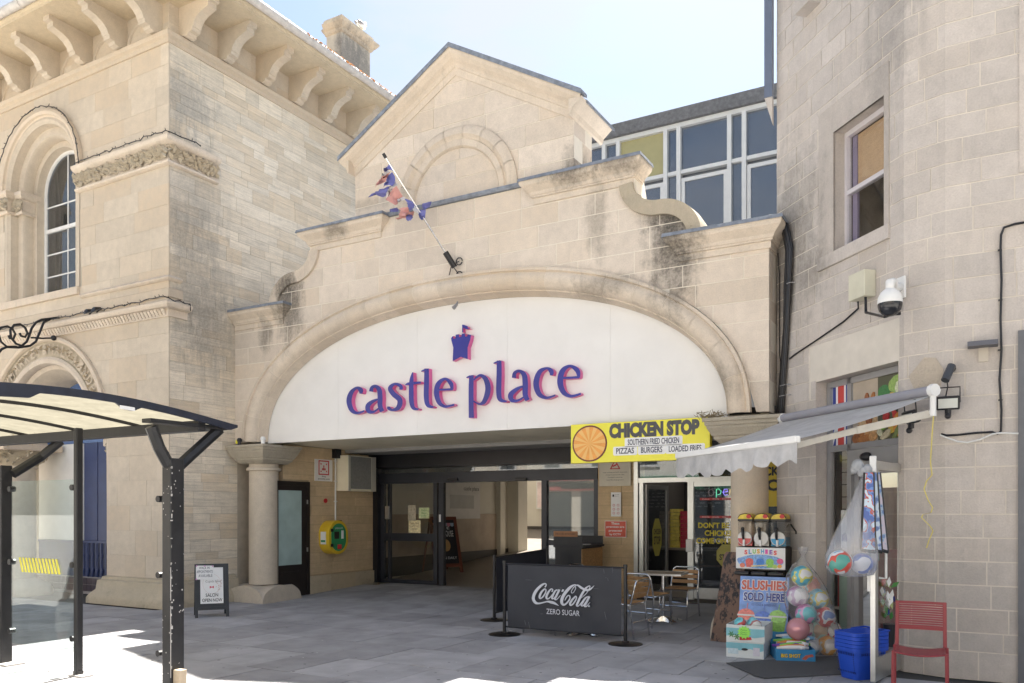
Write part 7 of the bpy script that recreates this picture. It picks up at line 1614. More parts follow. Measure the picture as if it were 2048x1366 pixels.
wsn = thing('counter_sign', 'small brown wooden name board propped on the black service counter', 'sign', (-6.05, 1.95, gz(2)+0.955)); put(MB().box(-0.22, 0.22, -0.01, 0.01, 0.13, 0.25), 'board', mat('sign_wood', (0.30, 0.14, 0.06), 0.6, var=0.15, scale=12), wsn); put(MB().box(-0.2, -0.17, -0.008, 0.008, 0.0, 0.13).box(0.17, 0.2, -0.008, 0.008, 0, 0.13), 'support', M_INK, wsn)
put(lettering('ISEBELLAS GRILL BAR RESTAURANT', lambda u, v, d: (u, -0.01-d, v), -0.19, 0.19, 0.38, 0.03, 0, 0.002), 'lettering', M_INK, wsn)
# ================================================================== slush machine and its poster
SM = thing('slush_machine', 'three-tank slush machine with printed Slushies front beside the column', 'slush machine', (-2.335, -0.06, 0.83))
MBK = mat('machine_black', (0.018, 0.018, 0.02), 0.35, var=0.1)
put(MB().box(-0.30, 0.30, -0.19, 0.24, 0.05, 0.34), 'body', MBK, SM, bevel=0.012)
fm = lambda u, v, d: (u, -0.20-d, v)
fpn = put(MB().box(-0.295, 0.295, -0.20, -0.19, 0.075, 0.335), 'front_panel', M_PAPER, SM)
LC = [(0.70, 0.08, 0.09), (0.08, 0.30, 0.62), (0.20, 0.55, 0.12), (0.80, 0.45, 0.06), (0.10, 0.40, 0.66), (0.70, 0.08, 0.40), (0.22, 0.10, 0.45), (0.75, 0.10, 0.10)]
put(MB().prism([(x_, z_) for x_, z_ in ell(0, 0.165, 0.275, 0.085, 40)], fm, 0.002, 0.0), 'blue_splash', mat('splash_blue', (0.22, 0.42, 0.75), 0.4, var=0.45, scale=60), fpn)
for i, chh in enumerate('SLUSHIES'):
    x = -0.19+i*0.05; z = 0.245+0.018*math.sin(math.pi*(i+0.5)/8)
    put(MB().prism(ell(x+0.018, z+0.027, 0.032, 0.04, 14), fm, 0.0035+0.0003*i, 0.001), 'letter_halo', M_PAPER, fpn)
    put(lettering(chh, fm, x, z, 0.032 if chh == 'I' else 0.038, 0.055, 0.05, 0.0075), 'panel_letter', mat('slush_col_%d' % i, LC[i], 0.4, var=0), fpn)
for x, c in ((-0.13, (0.72, 0.14, 0.12)), (0.0, (0.05, 0.22, 0.66)), (0.115, (0.25, 0.58, 0.10))):
    put(MB().prism([(x-0.036, 0.095), (x+0.036, 0.095), (x+0.048, 0.165), (x-0.048, 0.165)], fm, 0.0045, 0.002), 'printed_cup', mat('cup_%.2f' % c[0], c, 0.4, var=0.3, scale=80), fpn); put(MB().prism(ell(x, 0.170, 0.046, 0.034, 18), fm, 0.0055, 0.002), 'printed_dome', mat('cup_%.2f' % c[0], c), fpn)
for x, z, r_, c in ((-0.25, 0.18, 0.03, (0.2, 0.35, 0.7)), (-0.215, 0.115, 0.032, (0.75, 0.22, 0.15)), (0.235, 0.175, 0.038, (0.70, 0.10, 0.28)), (0.175, 0.11, 0.028, (0.45, 0.65, 0.15)), (0.23, 0.115, 0.026, (0.82, 0.42, 0.08))):
    put(MB().prism(ell(x, z, r_, r_*0.9, 14), fm, 0.006, 0.003), 'printed_fruit', mat('fruit_%.2f_%.2f' % (x, c[0]), c, 0.4, var=0.2, scale=60), fpn)
put(MB().prism([(-0.11, 0.098), (0.09, 0.115), (0.09, 0.132), (-0.11, 0.115)], fm, 0.007, 0.004), 'printed_banner', mat('banner_cream', (0.7, 0.62, 0.3), 0.4, var=0.3, scale=50), fpn)
M_TANK = glass('tank_plastic', (0.90, 0.89, 0.87), 1.6, dirt_sheen=0.05)
for k, (x, c, lab) in enumerate(((-0.20, (0.62, 0.10, 0.10), 'red'), (0.0, (0.66, 0.64, 0.60), 'white'), (0.20, (0.05, 0.32, 0.58), 'blue'))):
    tk = put(MB().box(x-0.09, x+0.09, -0.13, 0.16, 0.35, 0.66), 'tank', M_TANK, SM, bevel=0.02)
    put(MB().box(x-0.092, x+0.092, -0.135, 0.165, 0.655, 0.685), 'tank_rim', MBK, tk, bevel=0.006)
    put(MB().grid([[(x+0.088*math.cos(a_)*w, y, 0.68+0.075*math.sin(a_)**0.6) for a_ in [math.pi*i/12 for i in range(13)]] for y, w in ((-0.135, 1), (-0.1, 1.0), (0.12, 1), (0.16, 0.95))]), 'tank_lid', mat('lid_print', (0.72, 0.50, 0.05), 0.35, var=0.35, scale=14), tk, smooth='all')
    put(MB().prism(arc_pts(x, 0.68, 0.086, 0.05, math.pi-0.05, 12, 0.07), lambda u, v, d: (u, d, v), -0.138, -0.134), 'lid_front', mat('lid_front_print', (0.74, 0.56, 0.06), 0.35, var=0.25, scale=12), tk); put(MB().prism(ell(x+0.045, 0.715, 0.03, 0.026, 14), lambda u, v, d: (u, d, v), -0.141, -0.137), 'lid_tomato', M_RED, tk)
    put(MB().tube([(x, -0.134, 0.752), (x-0.06, -0.134, 0.735), (x-0.088, -0.134, 0.70)][::-1]+[(x+0.06, -0.134, 0.738), (x+0.088, -0.134, 0.70)], 0.006, 6), 'lid_edge', MBK, tk)
    fd_ = put(MB().lathe([(0.086, 0.0), (0.088, 0.03), (0.080, 0.034)], (x, -0.13, 0.445), 28, fn=lambda a_, b_, h, x=x: (x+a_, -0.13-h, 0.445+b_)), 'faceplate_ring', mat('clear_ring', (0.55, 0.55, 0.55), 0.2), tk)
    put(MB().prism(ell(x, 0.445, 0.081, 0.081, 28), lambda u, v, d: (u, -0.166-d, v), 0.0, -0.003), 'faceplate', mat('faceplate_white', (0.68, 0.67, 0.65), 0.2), tk)
    half = [(x+0.079*math.cos(a_), 0.445+0.079*math.sin(a_)) for a_ in [math.pi+math.pi*i/16 for i in range(17)]]
    if lab != 'white': put(MB().prism(half, lambda u, v, d: (u, -0.167-d, v), 0.002, 0.0), 'slush_level', mat('slush_'+lab, c, 0.25), tk)
    put(MB().box(x-0.085, x+0.085, -0.125, 0.155, 0.352, 0.46), 'slush', mat('slush_'+lab, c, 0.25), tk)
    put(MB().tube([(x-0.012, -0.17, 0.43), (x-0.012, -0.19, 0.47), (x-0.014, -0.2, 0.56)], [0.013, 0.016, 0.02], 10).sphere((x-0.014, -0.2, 0.565), 0.022, 10, 8), 'tap_lever', MBK, tk, smooth='all'); put(MB().tube([(x-0.002, -0.18, 0.43), (x-0.002, -0.185, 0.35)], 0.014, 10), 'tap_spout', M_PAPER, tk)
    put(MB().box(x-0.095, x+0.085, -0.30, -0.19, 0.0, 0.045), 'drip_tray', MBK, SM, bevel=0.015)
put(MB().tube([(0.30, 0.1, 0.62), (0.33, 0.08, 0.58), (0.37, 0.06, 0.53), (0.37, 0.06, 0.50)], 0.01, 6), 'power_lead', MBK, SM)
SS = thing('machine_stand', 'plain grey stand under the slush machine', 'stand', (-2.335, -0.02, 0)); put(MB().box(-0.26, 0.26, -0.16, 0.18, 0.0, 0.83), 'cabinet', mat('stand_grey', (0.22, 0.22, 0.22), 0.6), SS); put(MB().box(-0.28, 0.28, -0.18, 0.2, 0.81, 0.829), 'stand_top', MBK, SS)
PO = thing('slush_poster', 'blue Slushies sold here poster board under the slush machine', 'poster', (-2.255, -0.52, 0.0), math.radians(2))
fq = lambda u, v, d: (u, -d+0.16*(v/0.84), v)
put(MB().prism([(-0.285, 0.08), (0.285, 0.08), (0.285, 0.82), (-0.285, 0.82)], fq, 0.0, -0.012), 'board', mat('poster_sky', (0.20, 0.34, 0.70), 0.4, var=0.35, scale=7), PO)
M_PR, M_PB, M_PN = mat('poster_red', (0.60, 0.13, 0.10), 0.4, var=0.1), mat('poster_navy', (0.05, 0.07, 0.30), 0.4, var=0.1), M_PAPER
for s_, z0, h, m, u0, w in (('SLUSHIES', 0.66, 0.115, M_PR, -0.265, 0.53), ('SOLD HERE', 0.53, 0.10, M_PB, -0.235, 0.48)):
    put(lettering(s_, fq, u0-0.008, z0-0.008, w+0.016, h+0.016, 0.075, 0.003), 'letter_halo', M_PN, PO); put(lettering(s_, fq, u0, z0, w, h, 0.035, 0.006), 'poster_lettering', m, PO)
put(lettering('ICE COLD & REFRESHING', fq, -0.14, 0.475, 0.29, 0.024, 0.0, 0.004), 'poster_small_text', M_PB, PO)
for x, c, z1 in ((-0.20, (0.62, 0.15, 0.12), 0.36), (0.0, (0.03, 0.12, 0.50), 0.34), (0.17, (0.22, 0.48, 0.08), 0.36)):
    put(MB().prism([(x-0.065, 0.10), (x+0.065, 0.10), (x+0.10, z1), (x-0.10, z1)], fq, 0.005, 0.002), 'printed_cup', mat('pcup_%.2f' % c[0], c, 0.35, var=0.35, scale=40), PO)
    put(MB().prism(ell(x, z1, 0.10, 0.075, 24), fq, 0.0065, 0.003), 'printed_dome', mat('pdome_%.2f' % c[0], tuple(min(1, q*1.25+0.06) for q in c), 0.3, var=0.3, scale=40), PO); put(MB().prism([(x-0.004, z1), (x+0.004, z1), (x+0.02, z1+0.14), (x+0.012, z1+0.14)], fq, 0.008, 0.005), 'printed_straw', mat('pdome_%.2f' % c[0], c), PO)
    put(MB().prism([(x-0.105, z1-0.01), (x+0.105, z1-0.01), (x+0.105, z1+0.008), (x-0.105, z1+0.008)], fq, 0.0085, 0.006), 'printed_rim', M_PN, PO)
put(MB().prism(ell(0.19, 0.14, 0.05, 0.045, 16), fq, 0.009, 0.006), 'printed_lime', mat('lime_print', (0.5, 0.62, 0.15), 0.4, var=0.2, scale=40), PO)
# rough bark-brown board
WBd = thing('weathered_board', 'tall peeling brown board leaning against the right column', 'board', (-2.72, -0.42, 0), math.radians(-12))
M_BARK = mat('peeling_brown', (0.16, 0.10, 0.075), 0.85, var=0.25, scale=5, local=True)
def bark():
    m, nt, p, o = new_mat('peeling_board'); vec = N(nt, 'ShaderNodeTexCoord').outputs['Object']
    n1 = noise_n(nt, vscale(nt, vec, (1, 1, 0.6)), 11, 6, 0.7); f = range_n(nt, n1, 0.50, 0.56); c = mix_n(nt, f, (0.185, 0.115, 0.085), (0.035, 0.032, 0.035)); n2 = noise_n(nt, vec, 30, 4); c = mix_n(nt, range_n(nt, n2, 0.62, 0.75, 0, 0.5), c, (0.4, 0.33, 0.27))
    nt.links.new(c, p.inputs['Base Color']); p.inputs['Roughness'].default_value = 0.8; b = N(nt, 'ShaderNodeBump'); b.inputs['Strength'].default_value = 0.6; nt.links.new(n1, b.inputs['Height']); nt.links.new(b.outputs[0], p.inputs['Normal']); return m
put(MB().prism([(-0.20, 0), (0.16, 0.0), (0.16, 0.3), (0.15, 1.09), (0.13, 1.10), (-0.11, 1.10), (-0.14, 1.06), (-0.15, 0.75), (-0.18, 0.35)], lambda u, v, d: (u, d+0.22*v, v), 0.0, 0.03), 'plank', bark(), WBd)

# ================================================================== boxes of toys
def cbox(t, w, d, h, m, name='carton', lid=False, z=0.0):
    mb = MB(); th = 0.006
    mb.box(-w/2, w/2, -d/2, -d/2+th, z, z+h).box(-w/2, w/2, d/2-th, d/2, z, z+h).box(-w/2, -w/2+th, -d/2+th, d/2-th, z, z+h).box(w/2-th, w/2, -d/2+th, d/2-th, z, z+h).box(-w/2+th, w/2-th, -d/2+th, d/2-th, z, z+0.01)
    if lid: mb.box(-w/2, w/2, -d/2, d/2, z+h, z+h+0.006)
    return put(mb, name, m, t)
M_CART = mat('carton_white', (0.66, 0.70, 0.70), 0.7, var=0.05); M_CARTB = mat('carton_aqua', (0.22, 0.50, 0.58), 0.6, var=0.15, scale=8)
G1 = 'fruit cartons'
FBL = thing('fruit_carton', 'lower white and aqua fruit carton with handle hole', 'box', (-2.25, -1.18, 0.004), math.radians(3), G1); cbox(FBL, 0.40, 0.46, 0.165, M_CART, lid=True)
ffb = lambda u, v, d: (u, -0.23-d, v)
put(MB().prism([(-0.2, 0.10), (-0.05, 0.08), (0.06, 0.105), (0.14, 0.07), (0.2, 0.09), (0.2, 0.163), (-0.2, 0.163)], ffb, 0.002, 0), 'aqua_print', M_CARTB, FBL); put(MB().prism(ell(0.0, 0.095, 0.035, 0.014, 16), ffb, 0.004, 0), 'handle_hole', M_INK, FBL); put(MB().prism([(0.09, 0.03), (0.16, 0.03), (0.16, 0.12), (0.09, 0.12)], ffb, 0.004, 0), 'label_patch', mat('label_grey', (0.6, 0.58, 0.66), 0.6, var=0.1, scale=40), FBL); put(MB().prism([(-0.18, 0.04), (-0.07, 0.04), (-0.07, 0.1), (-0.18, 0.1)], ffb, 0.0042, 0), 'text_patch', mat('label_pale', (0.5, 0.62, 0.68), 0.6, var=0.15, scale=40), FBL)
FBU = thing('fruit_carton', 'upper palm-printed fruit carton with lime price star and toys', 'box', (-2.24, -1.18, 0.178), math.radians(2), G1); cbox(FBU, 0.41, 0.47, 0.185, M_CART)
ffu = lambda u, v, d: (u, -0.235-d, v)
put(MB().prism([(-0.205, 0.06), (-0.05, 0.075), (0.1, 0.05), (0.205, 0.07), (0.205, 0.15), (-0.205, 0.15)], ffu, 0.002, 0), 'aqua_print', M_CARTB, FBU)
for (u, v) in ((-0.15, 0.08), (-0.09, 0.055)):
    for k in range(6): a = k*math.pi/3; put(MB().prism([(u, v), (u+0.02*math.cos(a-0.35), v+0.02*math.sin(a-0.35)), (u+0.042*math.cos(a), v+0.042*math.sin(a)), (u+0.02*math.cos(a+0.35), v+0.02*math.sin(a+0.35))], ffu, 0.004+0.0004*k, 0), 'printed_palm', mat('leaf_green', (0.06, 0.22, 0.05)), FBU)
put(MB().prism([(-0.06, 0.02), (0.07, 0.03), (0.06, 0.06), (-0.06, 0.06)], ffu, 0.005, 0), 'printed_melon', M_RED, FBU)
st_ = [((0.075 if i % 2 else 0.056)*math.cos(i*math.pi/12)-0.01, 0.108+(0.075 if i % 2 else 0.056)*math.sin(i*math.pi/12)) for i in range(24)]
sta = put(MB().prism(st_, ffu, 0.012, 0.007), 'price_star', mat('fluoro_lime', (0.35, 0.80, 0.12), 0.6, var=0), FBU)
for zz_ in (0.13, 0.105, 0.085): put(MB().ribbon([(-0.05, zz_, 0.004), (-0.035, zz_+0.008, 0.004), (-0.025, zz_-0.004, 0.003), (-0.01, zz_+0.006, 0.004), (0.005, zz_-0.003, 0.003), (0.025, zz_+0.004, 0.003)], ffu, 0.0135, 0.012, step=3), 'scribble', mat('pen_green', (0.05, 0.25, 0.06)), sta)
def toy(nm, lab, p, r_, c, n=3):
    t = thing(nm, lab, 'toy', p); put(MB().sphere((0, 0, r_), r_, 18, 12), 'ball', ball_mat('toy_%s_%.2f' % (nm, p[0]), c), t, smooth='all'); return t
def ball_mat(name, cols, scale=6.0):
    if name in MATS: return MATS[name]
    m, nt, p, o = new_mat(name); vec = N(nt, 'ShaderNodeTexCoord').outputs['Object']
    n = noise_n(nt, vec, scale, 1.5, 0.4); cr_ = N(nt, 'ShaderNodeValToRGB'); cr_.color_ramp.interpolation = 'CONSTANT'; el = cr_.color_ramp.elements
    el[0].position = 0.0; el[0].color = (*cols[0], 1); el[1].position = 0.42; el[1].color = (*cols[1], 1)
    for i, c in enumerate(cols[2:]): e = el.new(0.5+0.07*i); e.color = (*c, 1)
    nt.links.new(n, cr_.inputs[0]); nt.links.new(cr_.outputs[0], p.inputs['Base Color']); p.inputs['Roughness'].default_value = 0.28; MATS[name] = m; return m
toy('globe_toy', 'turquoise patterned toy ball on the left of the upper carton', (-2.315, -1.30, 0.305), 0.065, ((0.10, 0.42, 0.52), (0.2, 0.6, 0.68), (0.6, 0.1, 0.1), (0.8, 0.8, 0.8)))
jt = thing('toy_jar', 'turquoise toy jar lying on the right of the upper carton', 'toy', (-2.17, -1.24, 0.36), math.radians(35)); put(MB().lathe([(0.03, -0.085), (0.055, -0.075), (0.06, 0.04), (0.035, 0.07), (0.03, 0.075), (0.03, 0.095)], (0, 0, 0), 16, fn=lambda x, y, h: (h*0.75+x*0.6, y, -h*0.55+x*0.8)), 'jar', ball_mat('jar_print', ((0.12, 0.45, 0.55), (0.25, 0.62, 0.7), (0.5, 0.2, 0.2), (0.8, 0.82, 0.8))), jt, smooth='all')
BG = thing('water_gun_box', 'blue Big Shot display box full of bright water guns', 'box', (-1.80, -1.12, 0.004), math.radians(20)); M_BGB = mat('bigshot_blue', (0.03, 0.24, 0.50), 0.45, var=0.2, scale=10)
cbox(BG, 0.40, 0.52, 0.13, M_BGB); fbg = lambda u, v, d: (u, -0.26-d, v)
put(lettering('BIG SHOT', fbg, -0.155, 0.04, 0.21, 0.045, 0.07, 0.002), 'print_shadow', M_INK, BG); put(lettering('BIG SHOT', fbg, -0.15, 0.043, 0.20, 0.04, 0.03, 0.004), 'print_lettering', mat('print_gold', (0.78, 0.56, 0.05), 0.4), BG); put(MB().prism([(0.06, 0.03), (0.10, 0.07), (0.17, 0.085), (0.185, 0.06), (0.13, 0.05), (0.10, 0.02)], fbg, 0.004, 0), 'printed_gun', mat('print_redbrown', (0.5, 0.12, 0.08), 0.4, var=0.3, scale=40), BG)
bk = put(MB().prism([(-0.2, 0.13), (0.2, 0.13), (0.19, 0.22), (0.08, 0.26), (-0.1, 0.24), (-0.19, 0.25)], lambda u, v, d: (u, 0.255-d, v), 0.0, 0.006), 'header_card', M_BGB, BG)
rg = random.Random(20)
for i, c in enumerate(((0.8, 0.8, 0.82), (0.78, 0.30, 0.05), (0.16, 0.06, 0.42), (0.25, 0.65, 0.10), (0.8, 0.8, 0.82), (0.75, 0.28, 0.06), (0.3, 0.66, 0.12), (0.25, 0.5, 0.75), (0.8, 0.8, 0.82))):
    t = thing('water_gun', ('white and blue', 'orange-nosed', 'purple', 'lime green', 'white', 'orange', 'green', 'pale blue', 'white-handled')[i]+' toy water gun lying '+('at the front', 'along the left', 'at the front left', 'on the right', 'across the middle', 'across the centre', 'near the header', 'at the back', 'upright at the back')[i]+' of the Big Shot box', 'toy gun', (-1.80+rg.uniform(-0.05, 0.05), -1.12+(-0.16+0.04*i), 0.135+0.006*i+(0.03 if i > 6 else 0)), math.radians(20+rg.uniform(-22, 22)), 'toy water guns')
    put(MB().tube([(-0.17, 0, 0), (-0.05, 0, 0.004), (0.08, 0, 0.004), (0.17, 0, 0)], [0.012, 0.024, 0.026, 0.016], 10), 'barrel', mat('gun_%d' % i, c, 0.35, var=0), t, smooth='all'); put(MB().obox((0.09, -0.03, 0.0), (0.02, 0.008, 0), (0.006, -0.035, 0), (0, 0, 0.012)), 'grip', mat('gun_grip', (0.72, 0.74, 0.78), 0.4), t, bevel=0.004)
# pink ball, bag of balls
t = thing('pink_ball', 'glossy pearl pink ball in front of the bag of balls', 'ball', att(1596, 1284, 9.05)); p = att(1596, 1258, 9.05); t.location = (p.x, p.y, p.z-0.13)
PARW[t.name] = Matrix.Translation(-Vector(t.location)); put(MB().sphere((0, 0, 0.13), 0.125, 24, 16), 'ball', mat('pearl_pink', (0.62, 0.30, 0.34), 0.22, 0.25, var=0.03), t, smooth='all')
BC = [((1604, 1152), ((0.1, 0.4, 0.55), (0.15, 0.5, 0.65), (0.75, 0.7, 0.2), (0.8, 0.8, 0.82))), ((1595, 1192), ((0.45, 0.2, 0.42), (0.55, 0.45, 0.6), (0.75, 0.75, 0.8))), ((1636, 1198), ((0.08, 0.38, 0.55), (0.2, 0.55, 0.7), (0.75, 0.65, 0.15), (0.8, 0.82, 0.85))), ((1612, 1228), ((0.62, 0.2, 0.45), (0.65, 0.4, 0.6), (0.2, 0.55, 0.6))), ((1650, 1234), ((0.6, 0.05, 0.06), (0.65, 0.1, 0.1), (0.8, 0.8, 0.82), (0.2, 0.3, 0.6))), ((1634, 1262), ((0.35, 0.6, 0.5), (0.45, 0.68, 0.62), (0.6, 0.45, 0.3))), ((1655, 1292), ((0.75, 0.33, 0.08), (0.8, 0.45, 0.15), (0.65, 0.62, 0.6))), ((1622, 1293), ((0.55, 0.06, 0.08), (0.2, 0.45, 0.6), (0.7, 0.7, 0.72))), ((1620, 1172), ((0.6, 0.55, 0.1), (0.15, 0.4, 0.6), (0.8, 0.3, 0.2))), ((1608, 1258), ((0.2, 0.5, 0.45), (0.65, 0.3, 0.5), (0.75, 0.75, 0.7))), ((1662, 1262), ((0.1, 0.3, 0.6), (0.7, 0.15, 0.12), (0.8, 0.8, 0.8)))]
BT = thing('bag_of_balls', 'tall clear plastic sack of colourful play balls beside the shop door', 'sack', (-1.52, -0.9, 0.0))
axis = []
for i, ((px_, py_), cols) in enumerate(BC):
    p = att(px_, py_, 9.22+0.06*(i % 3)+(0.12 if i > 7 else 0)); bt = thing('play_ball', ('yellow and turquoise cartoon-print ball at the top of the clear sack', 'mauve ball at the upper left of the clear sack', 'turquoise and yellow ball at the upper right of the clear sack', 'pink ball left in the middle of the clear sack', 'red and white ball right in the middle of the clear sack', 'pale green ball low in the clear sack', 'orange ball at the bottom of the clear sack', 'red and blue ball at the bottom left of the clear sack', 'mustard and blue ball tucked behind the top two in the clear sack', 'teal and rose ball behind the pink ball in the clear sack', 'blue and red ball at the right edge of the clear sack')[i], 'ball', p, group='play balls in the sack')
    put(MB().sphere((0, 0, 0), 0.118, 22, 14), 'ball', ball_mat('play_ball_%d' % i, cols, 7), bt, smooth='all'); axis.append(p)
M_BAG = glass('clear_polythene', (0.97, 0.97, 0.98), 2.0, dirt_sheen=0.16, dcol=(0.75, 0.77, 0.8), rough=0.15)
rows_ = []; prof_b = [(1606, 1112, 4), (1604, 1122, 9), (1602, 1132, 18), (1604, 1150, 30), (1610, 1175, 40), (1616, 1200, 46), (1624, 1228, 46), (1632, 1258, 42), (1640, 1290, 40), (1640, 1308, 34), (1640, 1313, 18)]
for (px_, py_, hw) in prof_b:
    c = att(px_, py_, 9.28); r_ = hw*9.28/F_PX; row = []
    for k in range(36):
        a = 2*math.pi*k/36; rr = r_*(1+0.05*math.sin(5*a+py_*0.05)+0.03*math.sin(11*a+py_*0.11)); row.append((c.x+rr*math.cos(a), c.y+rr*0.62*math.sin(a), c.z))
    rows_.append(row)
put(MB().grid(rows_, closed_u=True), 'polythene', M_BAG, BT, True, smooth='all'); c = att(1606, 1112, 9.28)
put(MB().grid([[(c.x+r_*math.cos(a_*0.7), c.y+r_*math.sin(a_*0.7)*0.7, c.z+h+0.015*math.sin(a_*3)) for a_ in range(10)] for r_, h in ((0.02, 0.0), (0.05, 0.05), (0.06, 0.10))], closed_u=True), 'gathered_neck', M_BAG, BT, True, smooth='all')
# hanging net of footballs and packaged kites on the open leaf
HB = thing('hanging_ball_bag', 'clear bag with two footballs hanging from the open shop door', 'bag', att(1712, 1150, 7.62))
for i, (px_, py_, r_, cols) in enumerate(((1680, 1124, 0.112, ((0.15, 0.42, 0.62), (0.72, 0.74, 0.78), (0.60, 0.10, 0.07), (0.1, 0.35, 0.3))), (1724, 1127, 0.098, ((0.03, 0.09, 0.45), (0.04, 0.12, 0.50), (0.05, 0.14, 0.52), (0.65, 0.68, 0.75))))):
    bt = thing('football', ('white football with red and teal swirls hanging by the shop door', 'blue football with white swirls hanging by the shop door')[i], 'ball', att(px_, py_, 7.62)); put(MB().sphere((0, 0, 0), r_, 22, 14), 'ball', ball_mat('football_%d' % i, cols, 5.5), bt, smooth='all')
rows_ = []
for (px_, py_, hw) in ((1732, 948, 7), (1728, 975, 13), (1722, 1010, 22), (1714, 1045, 32), (1706, 1080, 42), (1702, 1110, 48), (1702, 1135, 47), (1704, 1148, 38), (1706, 1153, 18)):
    c = att(px_, py_, 7.64); r_ = hw*7.64/F_PX; rows_.append([(c.x+r_*(1+0.06*math.sin(7*a_+py_*0.03))*math.cos(a_), c.y+r_*0.5*(1+0.06*math.sin(7*a_))*math.sin(a_), c.z) for a_ in [2*math.pi*k/36 for k in range(36)]])
put(MB().grid(rows_, closed_u=True), 'polythene', glass('milky_polythene', (0.94, 0.95, 0.97), 2.2, dirt_sheen=0.34, dcol=(0.72, 0.74, 0.80), rough=0.2), HB, True, smooth='all'); c = att(1722, 938, 7.6)
rg = random.Random(8); kn = MB()
for (dx, dz, r_) in ((-0.03, 0.03, 0.055), (0.05, -0.005, 0.045), (-0.055, 0.0, 0.04), (0.01, -0.02, 0.05)):
    kn.grid([[(c.x+dx+r_*math.cos(a_)*math.sin(b_)*(1+0.2*math.sin(5*a_)), c.y+r_*0.7*math.sin(a_)*math.sin(b_), c.z+dz+r_*math.cos(b_)*(1+0.15*math.sin(4*a_+b_*3))) for a_ in [2*math.pi*k/14 for k in range(14)]] for b_ in [0.05+3.04*k/9 for k in range(10)]], closed_u=True)
put(kn, 'knotted_top', translucent('knot_polythene', (0.70, 0.72, 0.75), 0.5, 0.2, 0.1), HB, True, smooth='all')
put(MB().obox(att(1746, 928, 7.6), (0.028, 0.01, 0), (0.0, 0.02, 0), (0, 0, 0.075)), 'hook_bracket', M_WHITE, HB, True, bevel=0.008)
for i, (u0, u1, b0_, b1_, cols, dd2) in enumerate(((1729, 1747, 1722, 1751, ((0.08, 0.14, 0.42), (0.15, 0.28, 0.6), (0.5, 0.12, 0.1), (0.6, 0.72, 0.82)), 0.0), (1744, 1754, 1748, 1764, ((0.12, 0.2, 0.45), (0.3, 0.4, 0.65), (0.6, 0.7, 0.8)), 0.04), (1752, 1760, 1762, 1776, ((0.15, 0.25, 0.5), (0.35, 0.45, 0.6), (0.55, 0.5, 0.6)), 0.08))):
    kt = thing('packaged_kite', ('widest blue printed kite pack hanging on the shop door', 'middle blue kite pack with black edge on the shop door', 'rearmost blue kite pack hanging on the shop door')[i], 'kite', att((b0_+b1_)/2, 1100, 7.55+dd2), group='kite packs on the door')
    P = [att(b0_, 1098, 7.55+dd2), att(b1_, 1102, 7.55+dd2), att(u1, 945, 7.55+dd2), att(u0, 945, 7.55+dd2)]
    put(MB().prism([(0, 0), (1, 0), (1, 1), (0, 1)], lambda u, v, d: P[0].lerp(P[1], u).lerp(P[3].lerp(P[2], u), v)+Vector((0, d, 0)), -0.008, 0.008), 'pack', ball_mat('kite_%d' % i, cols, 16), kt, True)
    for a_, b_ in ((P[0], P[3]), (P[1], P[2])): put(MB().tube([a_, a_.lerp(b_, 0.5), b_], 0.011, 6), 'black_edge', MBK, kt, True)
    put(MB().tube([P[0]-Vector((0, 0, 0.01)), P[1]-Vector((0, 0, 0.01))], 0.017, 6), 'black_hem', MBK, kt, True)
# bouquet seen through the leaf
c = att(1779, 1248, 7.98); bq = thing('bouquet', 'bunch of flags and greenery behind the open door glass', 'flowers', c); rg = random.Random(6)
put(MB().lathe([(0.04, -0.22), (0.06, 0.0), (0.062, 0.0)], (0, 0, 0), 12), 'holder', M_BLACK, bq)
for i in range(22):
    a, r_, h = rg.uniform(0, 6.28), rg.uniform(0.01, 0.075), rg.uniform(0.05, 0.42); cm = rg.choice((M_RED, M_PAPER, M_PAPER, mat('leaf_green', (0.06, 0.22, 0.05)), mat('pale_leaf', (0.4, 0.45, 0.2), 0.6), mat('print_blue', (0.03, 0.05, 0.28))))
    q = Vector((r_*math.cos(a), r_*math.sin(a), h)); u = Vector((rg.gauss(0, 1), rg.gauss(0, 1), 1.6)).normalized()*0.055; w = u.cross(Vector((0.3, 1, 0.1))).normalized()*0.022
    put(MB().face([q-u, q+w, q+u, q-w]), 'petal', cm, bq)
